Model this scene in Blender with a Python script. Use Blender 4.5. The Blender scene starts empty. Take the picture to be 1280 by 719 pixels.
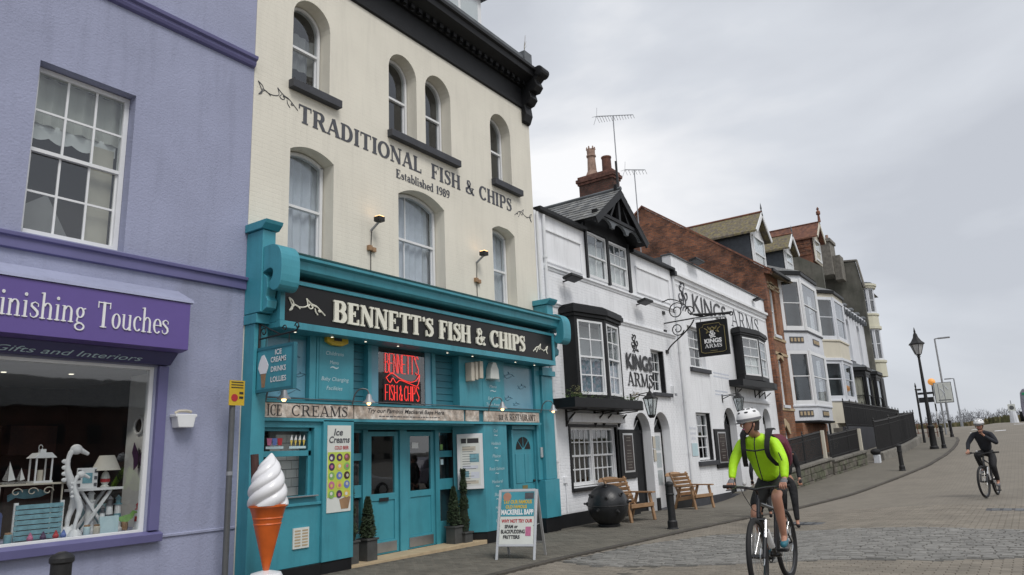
import bpy, bmesh, math, random
from mathutils import Vector, Matrix, noise
random.seed(7)
R = math.radians
S = bpy.context.scene
COL = S.collection

# ------------------------------------------------------------------ camera
cam_d = bpy.data.cameras.new('camera'); cam = bpy.data.objects.new('camera', cam_d); COL.objects.link(cam)
PITCH, ROLL, YAW = R(13.084), R(-2.518), R(55.409)
fw = Vector((math.sin(YAW)*math.cos(PITCH), math.cos(YAW)*math.cos(PITCH), math.sin(PITCH)))
rt = Vector((math.cos(YAW), -math.sin(YAW), 0)); up = rt.cross(fw)
r2 = math.cos(ROLL)*rt + math.sin(ROLL)*up; u2 = -math.sin(ROLL)*rt + math.cos(ROLL)*up
m = Matrix((r2, u2, -fw)).transposed().to_4x4(); m.translation = Vector((0, 0, 1.6)); cam.matrix_world = m
cam_d.sensor_width = 36; cam_d.lens = 25.33; cam_d.clip_end = 3000; cam_d.clip_start = .05
S.camera = cam
# ------------------------------------------------------------------ sky and light
SUN_EL, SUN_AZ = R(52), R(205)          # azimuth measured from +Y towards +X: behind the camera, a little right
w = bpy.data.worlds.new('World'); S.world = w; w.use_nodes = True
nt = w.node_tree; nt.nodes.clear(); N = nt.nodes.new; L = nt.links.new
out = N('ShaderNodeOutputWorld'); bg = N('ShaderNodeBackground'); bg.inputs[1].default_value = .1
sky = N('ShaderNodeTexSky'); sky.sky_type = 'NISHITA'; sky.sun_disc = False; sky.sun_elevation = SUN_EL; sky.sun_rotation = SUN_AZ
tc = N('ShaderNodeTexCoord'); mp = N('ShaderNodeMapping'); mp.inputs['Scale'].default_value = (1, 1, 2.5)
mp.inputs['Rotation'].default_value = (0.1, 0, .6)
n1 = N('ShaderNodeTexNoise'); n1.inputs['Scale'].default_value = 1.7; n1.inputs['Detail'].default_value = 6; n1.inputs['Roughness'].default_value = .48
n1.inputs['Distortion'].default_value = .35
cr = N('ShaderNodeValToRGB'); e = cr.color_ramp.elements
e[0].position = .36; e[0].color = (4.85, 5.08, 5.55, 1); e[1].position = .64; e[1].color = (8.5, 8.5, 8.6, 1)
k = e.new(.49); k.color = (5.9, 6.15, 6.6, 1)
mx = N('ShaderNodeMix'); mx.data_type = 'RGBA'; mx.inputs[0].default_value = .95
L(tc.outputs['Generated'], mp.inputs[0]); L(mp.outputs[0], n1.inputs[0]); L(n1.outputs[0], cr.inputs[0])
L(sky.outputs[0], mx.inputs[6]); L(cr.outputs[0], mx.inputs[7]); L(mx.outputs[2], bg.inputs[0]); L(bg.outputs[0], out.inputs[0])
sd = bpy.data.lights.new('sun', 'SUN'); sd.energy = 1.5; sd.angle = R(24); sd.color = (1, .97, .93)
so = bpy.data.objects.new('sun', sd); COL.objects.link(so)
sv = Vector((math.sin(SUN_AZ)*math.cos(SUN_EL), math.cos(SUN_AZ)*math.cos(SUN_EL), math.sin(SUN_EL)))
so.rotation_euler = sv.to_track_quat('Z', 'Y').to_euler(); so.location = (0, -30, 40)
S.view_settings.view_transform = 'Standard'; S.view_settings.look = 'None'; S.view_settings.exposure = 0.25; S.view_settings.gamma = 1
S.view_settings.use_curve_mapping = False
S.render.engine = 'CYCLES'

# ------------------------------------------------------------------ helpers
def lin(c): return c/12.92 if c <= .04045 else ((c+.055)/1.055)**2.4
def hx(s): return tuple(lin(int(s[i:i+2], 16)/255) for i in (0, 2, 4))
MATS = {}
def mat(name, col, rough=.7, var=.12, vscale=3., bump=0., bscale=60., metal=0., spec=.5, rnd=0., emit=None, dirt=0., col2=None, coat=0.):
    """principled with noise colour variation, fine bump, streaky dirt"""
    if name in MATS: return MATS[name]
    if isinstance(col, str): col = hx(col)
    m = bpy.data.materials.new(name); m.use_nodes = True; t = m.node_tree; b = t.nodes['Principled BSDF']
    N = t.nodes.new; L = t.links.new
    b.inputs['Roughness'].default_value = rough; b.inputs['Metallic'].default_value = metal
    b.inputs['Specular IOR Level'].default_value = spec; b.inputs['Coat Weight'].default_value = coat
    geo = N('ShaderNodeNewGeometry')
    n = N('ShaderNodeTexNoise'); n.inputs['Scale'].default_value = vscale; n.inputs['Detail'].default_value = 5; n.inputs['Roughness'].default_value = .6
    L(geo.outputs['Position'], n.inputs[0])
    mr = N('ShaderNodeMapRange'); mr.inputs[1].default_value = .3; mr.inputs[2].default_value = .7
    mr.inputs[3].default_value = 1-var; mr.inputs[4].default_value = 1+var; L(n.outputs[0], mr.inputs[0])
    mu = N('ShaderNodeVectorMath'); mu.operation = 'SCALE'
    if col2:
        if isinstance(col2, str): col2 = hx(col2)
        n3 = N('ShaderNodeTexNoise'); n3.inputs['Scale'].default_value = vscale*.6; n3.inputs['Detail'].default_value = 6; L(geo.outputs['Position'], n3.inputs[0])
        r3 = N('ShaderNodeMapRange'); r3.inputs[1].default_value = .42; r3.inputs[2].default_value = .6; L(n3.outputs[0], r3.inputs[0])
        cm = N('ShaderNodeMix'); cm.data_type = 'RGBA'; cm.inputs[6].default_value = (*col, 1); cm.inputs[7].default_value = (*col2, 1)
        L(r3.outputs[0], cm.inputs[0]); L(cm.outputs[2], mu.inputs[0])
    else: mu.inputs[0].default_value = col
    sc = mr.outputs[0]
    if rnd:
        oi = N('ShaderNodeObjectInfo'); ad = N('ShaderNodeMath'); ad.operation = 'ADD'; L(geo.outputs['Random Per Island'], ad.inputs[0]); L(oi.outputs['Random'], ad.inputs[1])
        fr = N('ShaderNodeMath'); fr.operation = 'FRACT'; L(ad.outputs[0], fr.inputs[0])
        rr = N('ShaderNodeMapRange'); rr.inputs[3].default_value = 1-rnd; rr.inputs[4].default_value = 1+rnd; L(fr.outputs[0], rr.inputs[0])
        m2 = N('ShaderNodeMath'); m2.operation = 'MULTIPLY'; L(sc, m2.inputs[0]); L(rr.outputs[0], m2.inputs[1]); sc = m2.outputs[0]
    if dirt:
        sp = N('ShaderNodeMapping'); sp.inputs['Scale'].default_value = (5, 5, .5); L(geo.outputs['Position'], sp.inputs[0])
        n4 = N('ShaderNodeTexNoise'); n4.inputs['Scale'].default_value = 1.3; n4.inputs['Detail'].default_value = 7; n4.inputs['Roughness'].default_value = .65; L(sp.outputs[0], n4.inputs[0])
        r4 = N('ShaderNodeMapRange'); r4.inputs[1].default_value = .5; r4.inputs[2].default_value = .78; r4.inputs[3].default_value = 1; r4.inputs[4].default_value = 1-dirt; L(n4.outputs[0], r4.inputs[0])
        m3 = N('ShaderNodeMath'); m3.operation = 'MULTIPLY'; L(sc, m3.inputs[0]); L(r4.outputs[0], m3.inputs[1]); sc = m3.outputs[0]
    L(sc, mu.inputs[3]); L(mu.outputs[0], b.inputs['Base Color'])
    if bump:
        n2 = N('ShaderNodeTexNoise'); n2.inputs['Scale'].default_value = bscale; n2.inputs['Detail'].default_value = 4; L(geo.outputs['Position'], n2.inputs[0])
        bp = N('ShaderNodeBump'); bp.inputs['Strength'].default_value = bump; bp.inputs['Distance'].default_value = .02; L(n2.outputs[0], bp.inputs['Height']); L(bp.outputs[0], b.inputs['Normal'])
    if emit: b.inputs['Emission Color'].default_value = (*emit[0], 1); b.inputs['Emission Strength'].default_value = emit[1]
    MATS[name] = m; return m
def glass_mat(name, tint=(.75, .8, .8), extra=.04):
    if name in MATS: return MATS[name]
    m = bpy.data.materials.new(name); m.use_nodes = True; t = m.node_tree; t.nodes.clear(); N = t.nodes.new; L = t.links.new
    o = N('ShaderNodeOutputMaterial'); mx = N('ShaderNodeMixShader'); tr = N('ShaderNodeBsdfTransparent'); gl = N('ShaderNodeBsdfGlossy')
    tr.inputs[0].default_value = (*tint, 1); gl.inputs['Roughness'].default_value = .02; gl.inputs[0].default_value = (.95, .97, 1, 1)
    fr = N('ShaderNodeFresnel'); fr.inputs[0].default_value = 1.5; ad = N('ShaderNodeMath'); ad.operation = 'ADD'; ad.inputs[1].default_value = extra; ad.use_clamp = True
    n = N('ShaderNodeTexNoise'); n.inputs['Scale'].default_value = 2.2; g = N('ShaderNodeNewGeometry'); bp = N('ShaderNodeBump'); bp.inputs['Strength'].default_value = .035; bp.inputs['Distance'].default_value = .02
    L(g.outputs['Position'], n.inputs[0]); L(n.outputs[0], bp.inputs['Height']); L(bp.outputs[0], gl.inputs['Normal'])
    bf_ = N('ShaderNodeMath'); bf_.operation = 'SUBTRACT'; bf_.inputs[0].default_value = 1; L(g.outputs['Backfacing'], bf_.inputs[1]); mm = N('ShaderNodeMath'); mm.operation = 'MULTIPLY'; L(fr.outputs[0], ad.inputs[0]); L(ad.outputs[0], mm.inputs[0]); L(bf_.outputs[0], mm.inputs[1]); L(mm.outputs[0], mx.inputs[0]); L(tr.outputs[0], mx.inputs[1]); L(gl.outputs[0], mx.inputs[2]); L(mx.outputs[0], o.inputs[0])
    MATS[name] = m; return m
def brick_mat(name, c1, c2, mort, bw=.225, bh=.075, mo=.01, mottled=.5, axis='xz', bump=.4):
    m = bpy.data.materials.new(name); m.use_nodes = True; t = m.node_tree; b = t.nodes['Principled BSDF']; N = t.nodes.new; L = t.links.new
    g = N('ShaderNodeNewGeometry'); s = N('ShaderNodeSeparateXYZ'); c = N('ShaderNodeCombineXYZ'); L(g.outputs['Position'], s.inputs[0])
    if axis == 'diag':
        ad = N('ShaderNodeMath'); ad.operation = 'ADD'; L(s.outputs['X'], ad.inputs[0]); L(s.outputs['Y'], ad.inputs[1]); L(ad.outputs[0], c.inputs[0]); L(s.outputs['Z'], c.inputs[1])
    else:
        L(s.outputs[axis[0].upper()], c.inputs[0]); L(s.outputs[axis[1].upper()], c.inputs[1])
    br = N('ShaderNodeTexBrick'); br.inputs['Scale'].default_value = 1; br.inputs['Brick Width'].default_value = bw; br.inputs['Row Height'].default_value = bh
    br.inputs['Mortar Size'].default_value = mo; br.inputs['Color1'].default_value = (*c1, 1); br.inputs['Color2'].default_value = (*c2, 1); br.inputs['Mortar'].default_value = (*mort, 1)
    br.inputs['Mortar Smooth'].default_value = .2; L(c.outputs[0], br.inputs[0])
    n = N('ShaderNodeTexNoise'); n.inputs['Scale'].default_value = .9; n.inputs['Detail'].default_value = 9; n.inputs['Roughness'].default_value = .75; L(g.outputs['Position'], n.inputs[0])
    mr = N('ShaderNodeMapRange'); mr.inputs[1].default_value = .35; mr.inputs[2].default_value = .65; mr.inputs[3].default_value = 1-mottled; mr.inputs[4].default_value = 1+mottled*.6; L(n.outputs[0], mr.inputs[0])
    v = N('ShaderNodeVectorMath'); v.operation = 'SCALE'; L(br.outputs[0], v.inputs[0]); L(mr.outputs[0], v.inputs[3]); L(v.outputs[0], b.inputs['Base Color'])
    b.inputs['Roughness'].default_value = .9
    bp = N('ShaderNodeBump'); bp.inputs['Strength'].default_value = bump; bp.inputs['Distance'].default_value = .01; bp.invert = True; L(br.outputs['Fac'], bp.inputs['Height']); L(bp.outputs[0], b.inputs['Normal'])
    MATS[name] = m; return m

class MB:
    def __init__(s): s.v = []; s.f = []
    def add(s, v, f):
        o = len(s.v); s.v += [tuple(p) for p in v]; s.f += [tuple(i+o for i in q) for q in f]; return s
    def box(s, x0, x1, y0, y1, z0, z1, M=None):
        v = [Vector(p) for p in ((x0,y0,z0),(x1,y0,z0),(x1,y1,z0),(x0,y1,z0),(x0,y0,z1),(x1,y0,z1),(x1,y1,z1),(x0,y1,z1))]
        if M is not None: v = [M @ p for p in v]
        return s.add(v, [(0,3,2,1),(4,5,6,7),(0,1,5,4),(1,2,6,5),(2,3,7,6),(3,0,4,7)])
    def bar(s, a, b, wx, wz=None, upv=(0, 0, 1)):
        """rectangular bar from a to b"""
        a = Vector(a); b = Vector(b); wz = wz or wx; d = (b-a); ln = d.length; d.normalize(); u = Vector(upv)
        if abs(d.dot(u)) > .99: u = Vector((1, 0, 0))
        x = d.cross(u).normalized(); z = x.cross(d)
        M = Matrix((x, d, z)).transposed().to_4x4(); M.translation = a
        return s.box(-wx/2, wx/2, 0, ln, -wz/2, wz/2, M)
    def prism(s, poly, axis, a0, a1, M=None):
        """poly: 2D points; axis 'y' -> (x,z), 'x' -> (y,z), 'z' -> (x,y)"""
        def P(p, a): return {'y': (p[0], a, p[1]), 'x': (a, p[0], p[1]), 'z': (p[0], p[1], a)}[axis]
        n = len(poly); v = [Vector(P(p, a0)) for p in poly]+[Vector(P(p, a1)) for p in poly]
        if M is not None: v = [M @ p for p in v]
        return s.add(v, [tuple(range(n)), tuple(range(2*n-1, n-1, -1))]+[(i, (i+1) % n, (i+1) % n+n, i+n) for i in range(n)])
    def tube(s, pts, r, n=8, closed=False, cap=True):
        pts = [Vector(p) for p in pts]; k = len(pts); rs = r if isinstance(r, (list, tuple)) else [r]*k
        prev = None; rings = []
        for i, p in enumerate(pts):
            if closed: d = pts[(i+1) % k]-pts[i-1]
            else: d = pts[min(i+1, k-1)]-pts[max(i-1, 0)]
            d.normalize()
            if prev is None:
                u = Vector((0, 0, 1)) if abs(d.z) < .9 else Vector((1, 0, 0)); x = d.cross(u).normalized()
            else: x = (prev-d*prev.dot(d)).normalized()
            prev = x; y = d.cross(x)
            rings.append([p+(x*math.cos(2*math.pi*j/n)+y*math.sin(2*math.pi*j/n))*rs[i] for j in range(n)])
        v = [q for g in rings for q in g]; f = []
        for i in range(k if closed else k-1):
            a = i*n; b = ((i+1) % k)*n
            for j in range(n): f.append((a+j, a+(j+1) % n, b+(j+1) % n, b+j))
        if not closed and cap: f += [tuple(range(n))[::-1], tuple((k-1)*n+j for j in range(n))]
        return s.add(v, f)
    def lathe(s, c, prof, n=16, M=None, sx=1, sy=1):
        c = Vector(c); v = []; f = []
        for (r, z) in prof:
            for j in range(n):
                a = 2*math.pi*j/n; v.append(Vector((r*math.cos(a)*sx, r*math.sin(a)*sy, z)))
        if M is not None: v = [M @ p for p in v]
        v = [p+c for p in v]; k = len(prof)
        for i in range(k-1):
            for j in range(n): f.append((i*n+j, i*n+(j+1) % n, (i+1)*n+(j+1) % n, (i+1)*n+j))
        f += [tuple(range(n))[::-1], tuple((k-1)*n+j for j in range(n))]
        return s.add(v, f)
    def ball(s, c, r, n=12, sc=(1, 1, 1)):
        pr = [(max(.001, math.sin(math.pi*i/n)), -math.cos(math.pi*i/n)) for i in range(n+1)]
        M = Matrix.Diagonal((sc[0]*r, sc[1]*r, sc[2]*r, 1)); return s.lathe(c, pr, n+4, M)
    def build(s, name, mt, parent=None, smooth=False, bevel=0, kind=None, label=None, recalc=True):
        me = bpy.data.meshes.new(name); me.from_pydata([tuple(p) for p in s.v], [], s.f); me.update()
        if recalc:
            b = bmesh.new(); b.from_mesh(me); bmesh.ops.recalc_face_normals(b, faces=b.faces); b.to_mesh(me); b.free()
        if smooth:
            me.polygons.foreach_set('use_smooth', [True]*len(me.polygons))
            try: me.set_sharp_from_angle(angle=R(35))
            except Exception: pass
        return link(name, me, mt, parent, bevel, kind, label)
def link(name, me, mt, parent=None, bevel=0, kind=None, label=None):
    if mt and not me.materials: me.materials.append(MATS[mt] if isinstance(mt, str) else mt)
    o = bpy.data.objects.new(name, me); COL.objects.link(o)
    if parent is not None:
        o.parent = parent; o.matrix_parent_inverse = winv(parent)
    else:
        xs = [v.co for v in me.vertices]
        c = Vector(((min(p.x for p in xs)+max(p.x for p in xs))/2, (min(p.y for p in xs)+max(p.y for p in xs))/2, min(p.z for p in xs)))
        me.transform(Matrix.Translation(-c)); o.location = c
    if bevel:
        md = o.modifiers.new('bevel', 'BEVEL'); md.width = bevel; md.segments = 2; md.limit_method = 'ANGLE'
    if kind: o['kind'] = kind
    if label: o['label'] = label
    return o
def wmat(o):
    M = Matrix.Translation(o.location) @ o.rotation_euler.to_matrix().to_4x4()
    return M if o.parent is None else wmat(o.parent) @ o.matrix_parent_inverse @ M
def winv(o): return wmat(o).inverted()
def thing(name, loc, label, cat, group=None):
    o = bpy.data.objects.new(name, None); COL.objects.link(o); o.location = loc; o.empty_display_size = .2
    o['label'] = label; o['category'] = cat
    if group: o['group'] = group
    return o
def tag(o, label, cat, group=None, kind=None):
    o['label'] = label; o['category'] = cat
    if group: o['group'] = group
    if kind: o['kind'] = kind
    return o
def dup(root, loc=None, rotz=None, label=None):
    def cp(o, par):
        c = o.copy(); COL.objects.link(c)
        if par is not None: c.parent = par
        for ch in list(o.children): cp(ch, c)
        return c
    c = cp(root, None)
    if loc is not None: c.location = loc
    if rotz is not None: c.rotation_euler = (0, 0, rotz)
    if label: c['label'] = label
    return c

# ---- ground height
GX = [-40,8,14,20,25,28,31.3,35,40,46,54,62,75,90,900]; GZ = [0,0,-.08,-.12,-.06,.1,.36,.68,1.0,1.27,1.5,1.75,2.05,2.1,2.1]
def ss(a, b, x):
    t = min(1, max(0, (x-a)/(b-a))); return t*t*(3-2*t)
def interp(x, X, Z):
    if x <= X[0]: return Z[0]
    for i in range(len(X)-1):
        if x <= X[i+1]: return Z[i]+(Z[i+1]-Z[i])*(x-X[i])/(X[i+1]-X[i])
    return Z[-1]
def gz(X, Y):
    z = (interp(X-1, GX, GZ)+2*interp(X, GX, GZ)+interp(X+1, GX, GZ))/4
    z -= .2*ss(19, 24, X)*(1-ss(26, 30, X))*ss(5.5, 8.9, Y)
    z += .16*(1-ss(1.5, 5.0, Y))*(1-ss(26, 36, X))
    z += .45*ss(50, 68, X)*(1-ss(2, 5.5, Y))
    return z

# ---- walls with openings
def outline(x0, x1, z0, z1, rise=0, n=14):
    p = [(x0, z0), (x1, z0)]
    if rise <= 0: return p+[(x1, z1), (x0, z1)]
    w = (x1-x0)/2; cx = (x0+x1)/2; Rr = (w*w+rise*rise)/(2*rise); cz = z1-Rr; a = math.asin(min(1, w/Rr))
    for i in range(n+1):
        t = a-2*a*i/n; p.append((cx+Rr*math.sin(t), cz+Rr*math.cos(t)))
    return p
def arc_z(x, x0, x1, z1, rise):
    if rise <= 0: return z1
    w = (x1-x0)/2; cx = (x0+x1)/2; Rr = (w*w+rise*rise)/(2*rise); return z1-Rr+math.sqrt(max(0, Rr*Rr-(x-cx)**2))
def wall_sheet(x0, x1, z0, z1, y, holes, depth, mt, parent, name='wall', thick=.0, ztop=None):
    """holes: (x0,x1,z0,z1,rise). Face with holes + reveals of given depth. ztop: (left,right) sloping top"""
    bm = bmesh.new()
    def loop(poly):
        vs = [bm.verts.new((p[0], y, p[1])) for p in poly]; return [bm.edges.new((vs[i], vs[(i+1) % len(vs)])) for i in range(len(vs))]
    ed = loop([(x0, z0), (x1, z0), (x1, z1), (x0, z1)])
    for h in holes: ed += loop(outline(*h[:4], h[4] if len(h) > 4 else 0))
    bmesh.ops.triangle_fill(bm, use_beauty=True, use_dissolve=False, edges=ed)
    for h in holes:
        p = outline(*h[:4], h[4] if len(h) > 4 else 0); n = len(p)
        a = [bm.verts.new((q[0], y, q[1])) for q in p]; b = [bm.verts.new((q[0], y+depth, q[1])) for q in p]
        for i in range(n): bm.faces.new((a[i], b[i], b[(i+1) % n], a[(i+1) % n]))
    me = bpy.data.meshes.new(name); bm.to_mesh(me); bm.free()
    return link(name, me, mt, parent)
BRICKMESH = {}
def bricks(x0, x1, z0, z1, y, holes, mt, parent, keep, bw=.225, bh=.075, jo=.01, pr=.004, skip=None):
    """painted brick faces: courses cut to the openings; `keep` nearest ones become objects"""
    mb = MB(); full = []; r = 0; z = z0
    key = (bw, bh, pr, mt)
    if key not in BRICKMESH:
        b = MB(); a = bw-jo; c = bh-jo; e = .003
        b.add([(0,0,0),(a,0,0),(a,0,c),(0,0,c),(e,-pr,e),(a-e,-pr,e),(a-e,-pr,c-e),(e,-pr,c-e)], [(4,5,6,7),(0,1,5,4),(1,2,6,5),(2,3,7,6),(3,0,4,7)])
        me = bpy.data.meshes.new('brick'); me.from_pydata(b.v, [], b.f); me.update(); me.materials.append(MATS[mt]); BRICKMESH[key] = me
    while z+bh <= z1+.001:
        zm = z+bh/2; iv = [(x0, x1)]
        for h in holes:
            hx0, hx1, hz0, hz1 = h[:4]; ri = h[4] if len(h) > 4 else 0
            if zm < hz0-.02 or zm > hz1+.02: continue
            if ri and zm > hz1-ri:
                xs = [hx0+(hx1-hx0)*i/60 for i in range(61)]; ins = [x for x in xs if arc_z(x, hx0, hx1, hz1, ri) > zm-bh*.45]
                if not ins: continue
                a, b = ins[0], ins[-1]
            else: a, b = hx0, hx1
            ni = []
            for (p, q) in iv:
                if b <= p or a >= q: ni.append((p, q)); continue
                if a > p: ni.append((p, a))
                if b < q: ni.append((b, q))
            iv = ni
        off = (bw/2 if r % 2 else 0)
        for (p, q) in iv:
            x = math.floor((p-x0-off)/bw)*bw+x0+off
            while x < q:
                a = max(x, p); b = min(x+bw, q)
                if b-a > .04:
                    if b-a > bw-.001: full.append((a, z))
                    else:
                        A = a; B = b-jo; e = .003; c = bh-jo
                        mb.add([(A,y,z),(B,y,z),(B,y,z+c),(A,y,z+c),(A+e,y-pr,z+e),(B-e,y-pr,z+e),(B-e,y-pr,z+c-e),(A+e,y-pr,z+c-e)], [(4,5,6,7),(0,1,5,4),(1,2,6,5),(2,3,7,6),(3,0,4,7)])
                x += bw
        z += bh; r += 1
    full.sort(key=lambda t: (t[0])**2+y*y+(t[1]-1.6)**2)
    P = winv(parent)
    for (a, zz) in full[:keep]:
        o = bpy.data.objects.new('brick', BRICKMESH[key]); COL.objects.link(o); o.parent = parent; o.matrix_parent_inverse = P; o.location = (a, y, zz)
    for (a, zz) in full[keep:]:
        A = a; B = a+bw-jo; e = .003; c = bh-jo; z = zz
        mb.add([(A,y,z),(B,y,z),(B,y,z+c),(A,y,z+c),(A+e,y-pr,z+e),(B-e,y-pr,z+e),(B-e,y-pr,z+c-e),(A+e,y-pr,z+c-e)], [(4,5,6,7),(0,1,5,4),(1,2,6,5),(2,3,7,6),(3,0,4,7)])
    if mb.v: mb.build('brickwork', mt, parent, kind='stuff', recalc=False)

# ---- sash windows.  T maps (u along wall, d depth inward, z) to world
def T0(x, d, z): return Vector((x, d, z))
def window(parent, x0, x1, z0, z1, y, cols=1, rt=1, rb=1, rise=0, frm='white_paint', fwd=.055, bar=.02, curtain=None, meet=.5, T=None, glass='window_glass', pane=True, curt_d=.14, split=None, sill=None, cz=None, label=None):
    T = T or (lambda u, d, z: Vector((u, y+d, z)))
    F = MB()
    def bx(mb, a0, a1, d0, d1, c0, c1):
        v = [T(*p) for p in ((a0,d0,c0),(a1,d0,c0),(a1,d1,c0),(a0,d1,c0),(a0,d0,c1),(a1,d0,c1),(a1,d1,c1),(a0,d1,c1))]
        mb.add(v, [(0,3,2,1),(4,5,6,7),(0,1,5,4),(1,2,6,5),(2,3,7,6),(3,0,4,7)])
    def poly(mb, pts, d0, d1):
        n = len(pts); v = [T(p[0], d0, p[1]) for p in pts]+[T(p[0], d1, p[1]) for p in pts]
        mb.add(v, [tuple(range(n)), tuple(range(2*n-1, n-1, -1))]+[(i, (i+1) % n, (i+1) % n+n, i+n) for i in range(n)])
    zs = z1-rise
    bx(F, x0, x0+fwd, 0, .09, z0, zs); bx(F, x1-fwd, x1, 0, .09, z0, zs); bx(F, x0+fwd, x1-fwd, -.01, .09, z0, z0+fwd*1.3)
    n = 16
    for i in range(n if rise else 1):      # head, following the arch
        if rise:
            o = outline(x0, x1, z0, z1, rise, n)[2:]; q = outline(x0+fwd, x1-fwd, z0, z1-fwd, max(.02, rise-fwd*.4), n)[2:]
            poly(F, [o[i], o[i+1], q[i+1], q[i]], 0, .09)
        else: bx(F, x0+fwd, x1-fwd, 0, .09, z1-fwd, z1)
    a0, a1 = x0+fwd, x1-fwd; b0, b1 = z0+fwd*1.3, z1-fwd; ri = max(.02, rise-fwd*.4) if rise else 0
    zm = b0+(b1-b0)*meet
    bx(F, a0, a1, .01, .075, zm-.022, zm+.022)
    bx(F, a0, a0+.02, .045, .08, b0, zm-.022); bx(F, a1-.02, a1, .045, .08, b0, zm-.022)
    xs = [a0+(a1-a0)*i/cols for i in range(cols+1)] if not split else [a0]+[a0+(a1-a0)*s for s in split]+[a1]
    def top(x): return arc_z(x, a0, a1, b1, ri) if ri else b1
    for x in xs[1:-1]:
        bx(F, x-bar/2, x+bar/2, .02, .045, zm+.022, top(x)); bx(F, x-bar/2, x+bar/2, .05, .072, b0, zm-.022)
    zt = [zm+.022+(b1-zm-.022)*i/rt for i in range(rt+1)]; zb = [b0+(zm-.022-b0)*i/rb for i in range(rb+1)]
    for z in zt[1:-1]: bx(F, a0, a1, .022, .043, z-bar/2, z+bar/2)
    for z in zb[1:-1]: bx(F, a0, a1, .052, .07, z-bar/2, z+bar/2)
    W = F.build('window', frm, parent, bevel=0, label=label)
    if sill:
        M = MB(); bx(M, x0-.05, x1+.05, -sill[0], .05, z0-sill[1], z0-.002); M.build('sill', sill[2], W)
    jobs = []
    for dd, zz in ((.033, zt), (.06, zb)):
        for j in range(len(zz)-1):
            for i in range(len(xs)-1):
                xa, xb, za, zc = xs[i], xs[i+1], zz[j], zz[j+1]
                if zz is zt and ri and j == len(zz)-2:
                    k = 8; pp = [(xa, za), (xb, za)]+[(xb-(xb-xa)*t/k, max(za+.001, min(zc, top(xb-(xb-xa)*t/k)))) for t in range(k+1)]
                else: pp = [(xa, za), (xb, za), (xb, zc), (xa, zc)]
                jobs.append((pp, dd))
    if pane:
        for pp, dd in jobs:
            M = MB(); poly(M, pp, dd, dd+.004); M.build('pane', glass, W)
    else:
        M = MB()
        for pp, dd in jobs: poly(M, pp, dd, dd+.004)
        M.build('glazing', glass, W)
    if curtain:
        rng = random.Random(int(x0*77+z0*13)); 
        for (ua, ub, mt) in curtain:
            M = MB(); n = max(6, int((ub-ua)*(x1-x0)/.035)); v = []; ph = rng.random()*6; c0, c1 = cz or (z0, z1)
            for j, z in enumerate((c0+.02, c0+(c1-c0)*.35, c0+(c1-c0)*.7, c1-.01)):
                for i in range(n+1):
                    t = i/n; u = x0+(x1-x0)*(ua+(ub-ua)*t)
                    v.append(T(u, curt_d+.022*math.sin(i*1.25+ph)+.012*math.sin(i*.5+ph*2+j*.5), z))
            f = [(j*(n+1)+i, j*(n+1)+i+1, (j+1)*(n+1)+i+1, (j+1)*(n+1)+i) for j in range(3) for i in range(n)]
            M.add(v, f); M.build('curtain', mt, W, smooth=True, recalc=False)
    return W
def Tplane(p0, dir2, nrm2):
    """local u along dir2 from p0, d along -outward normal"""
    p0 = Vector(p0); d = Vector((*dir2, 0)).normalized(); n = Vector((*nrm2, 0)).normalized()
    return lambda u, dd, z: Vector((p0.x, p0.y, 0))+d*u-n*dd+Vector((0, 0, z))

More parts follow.
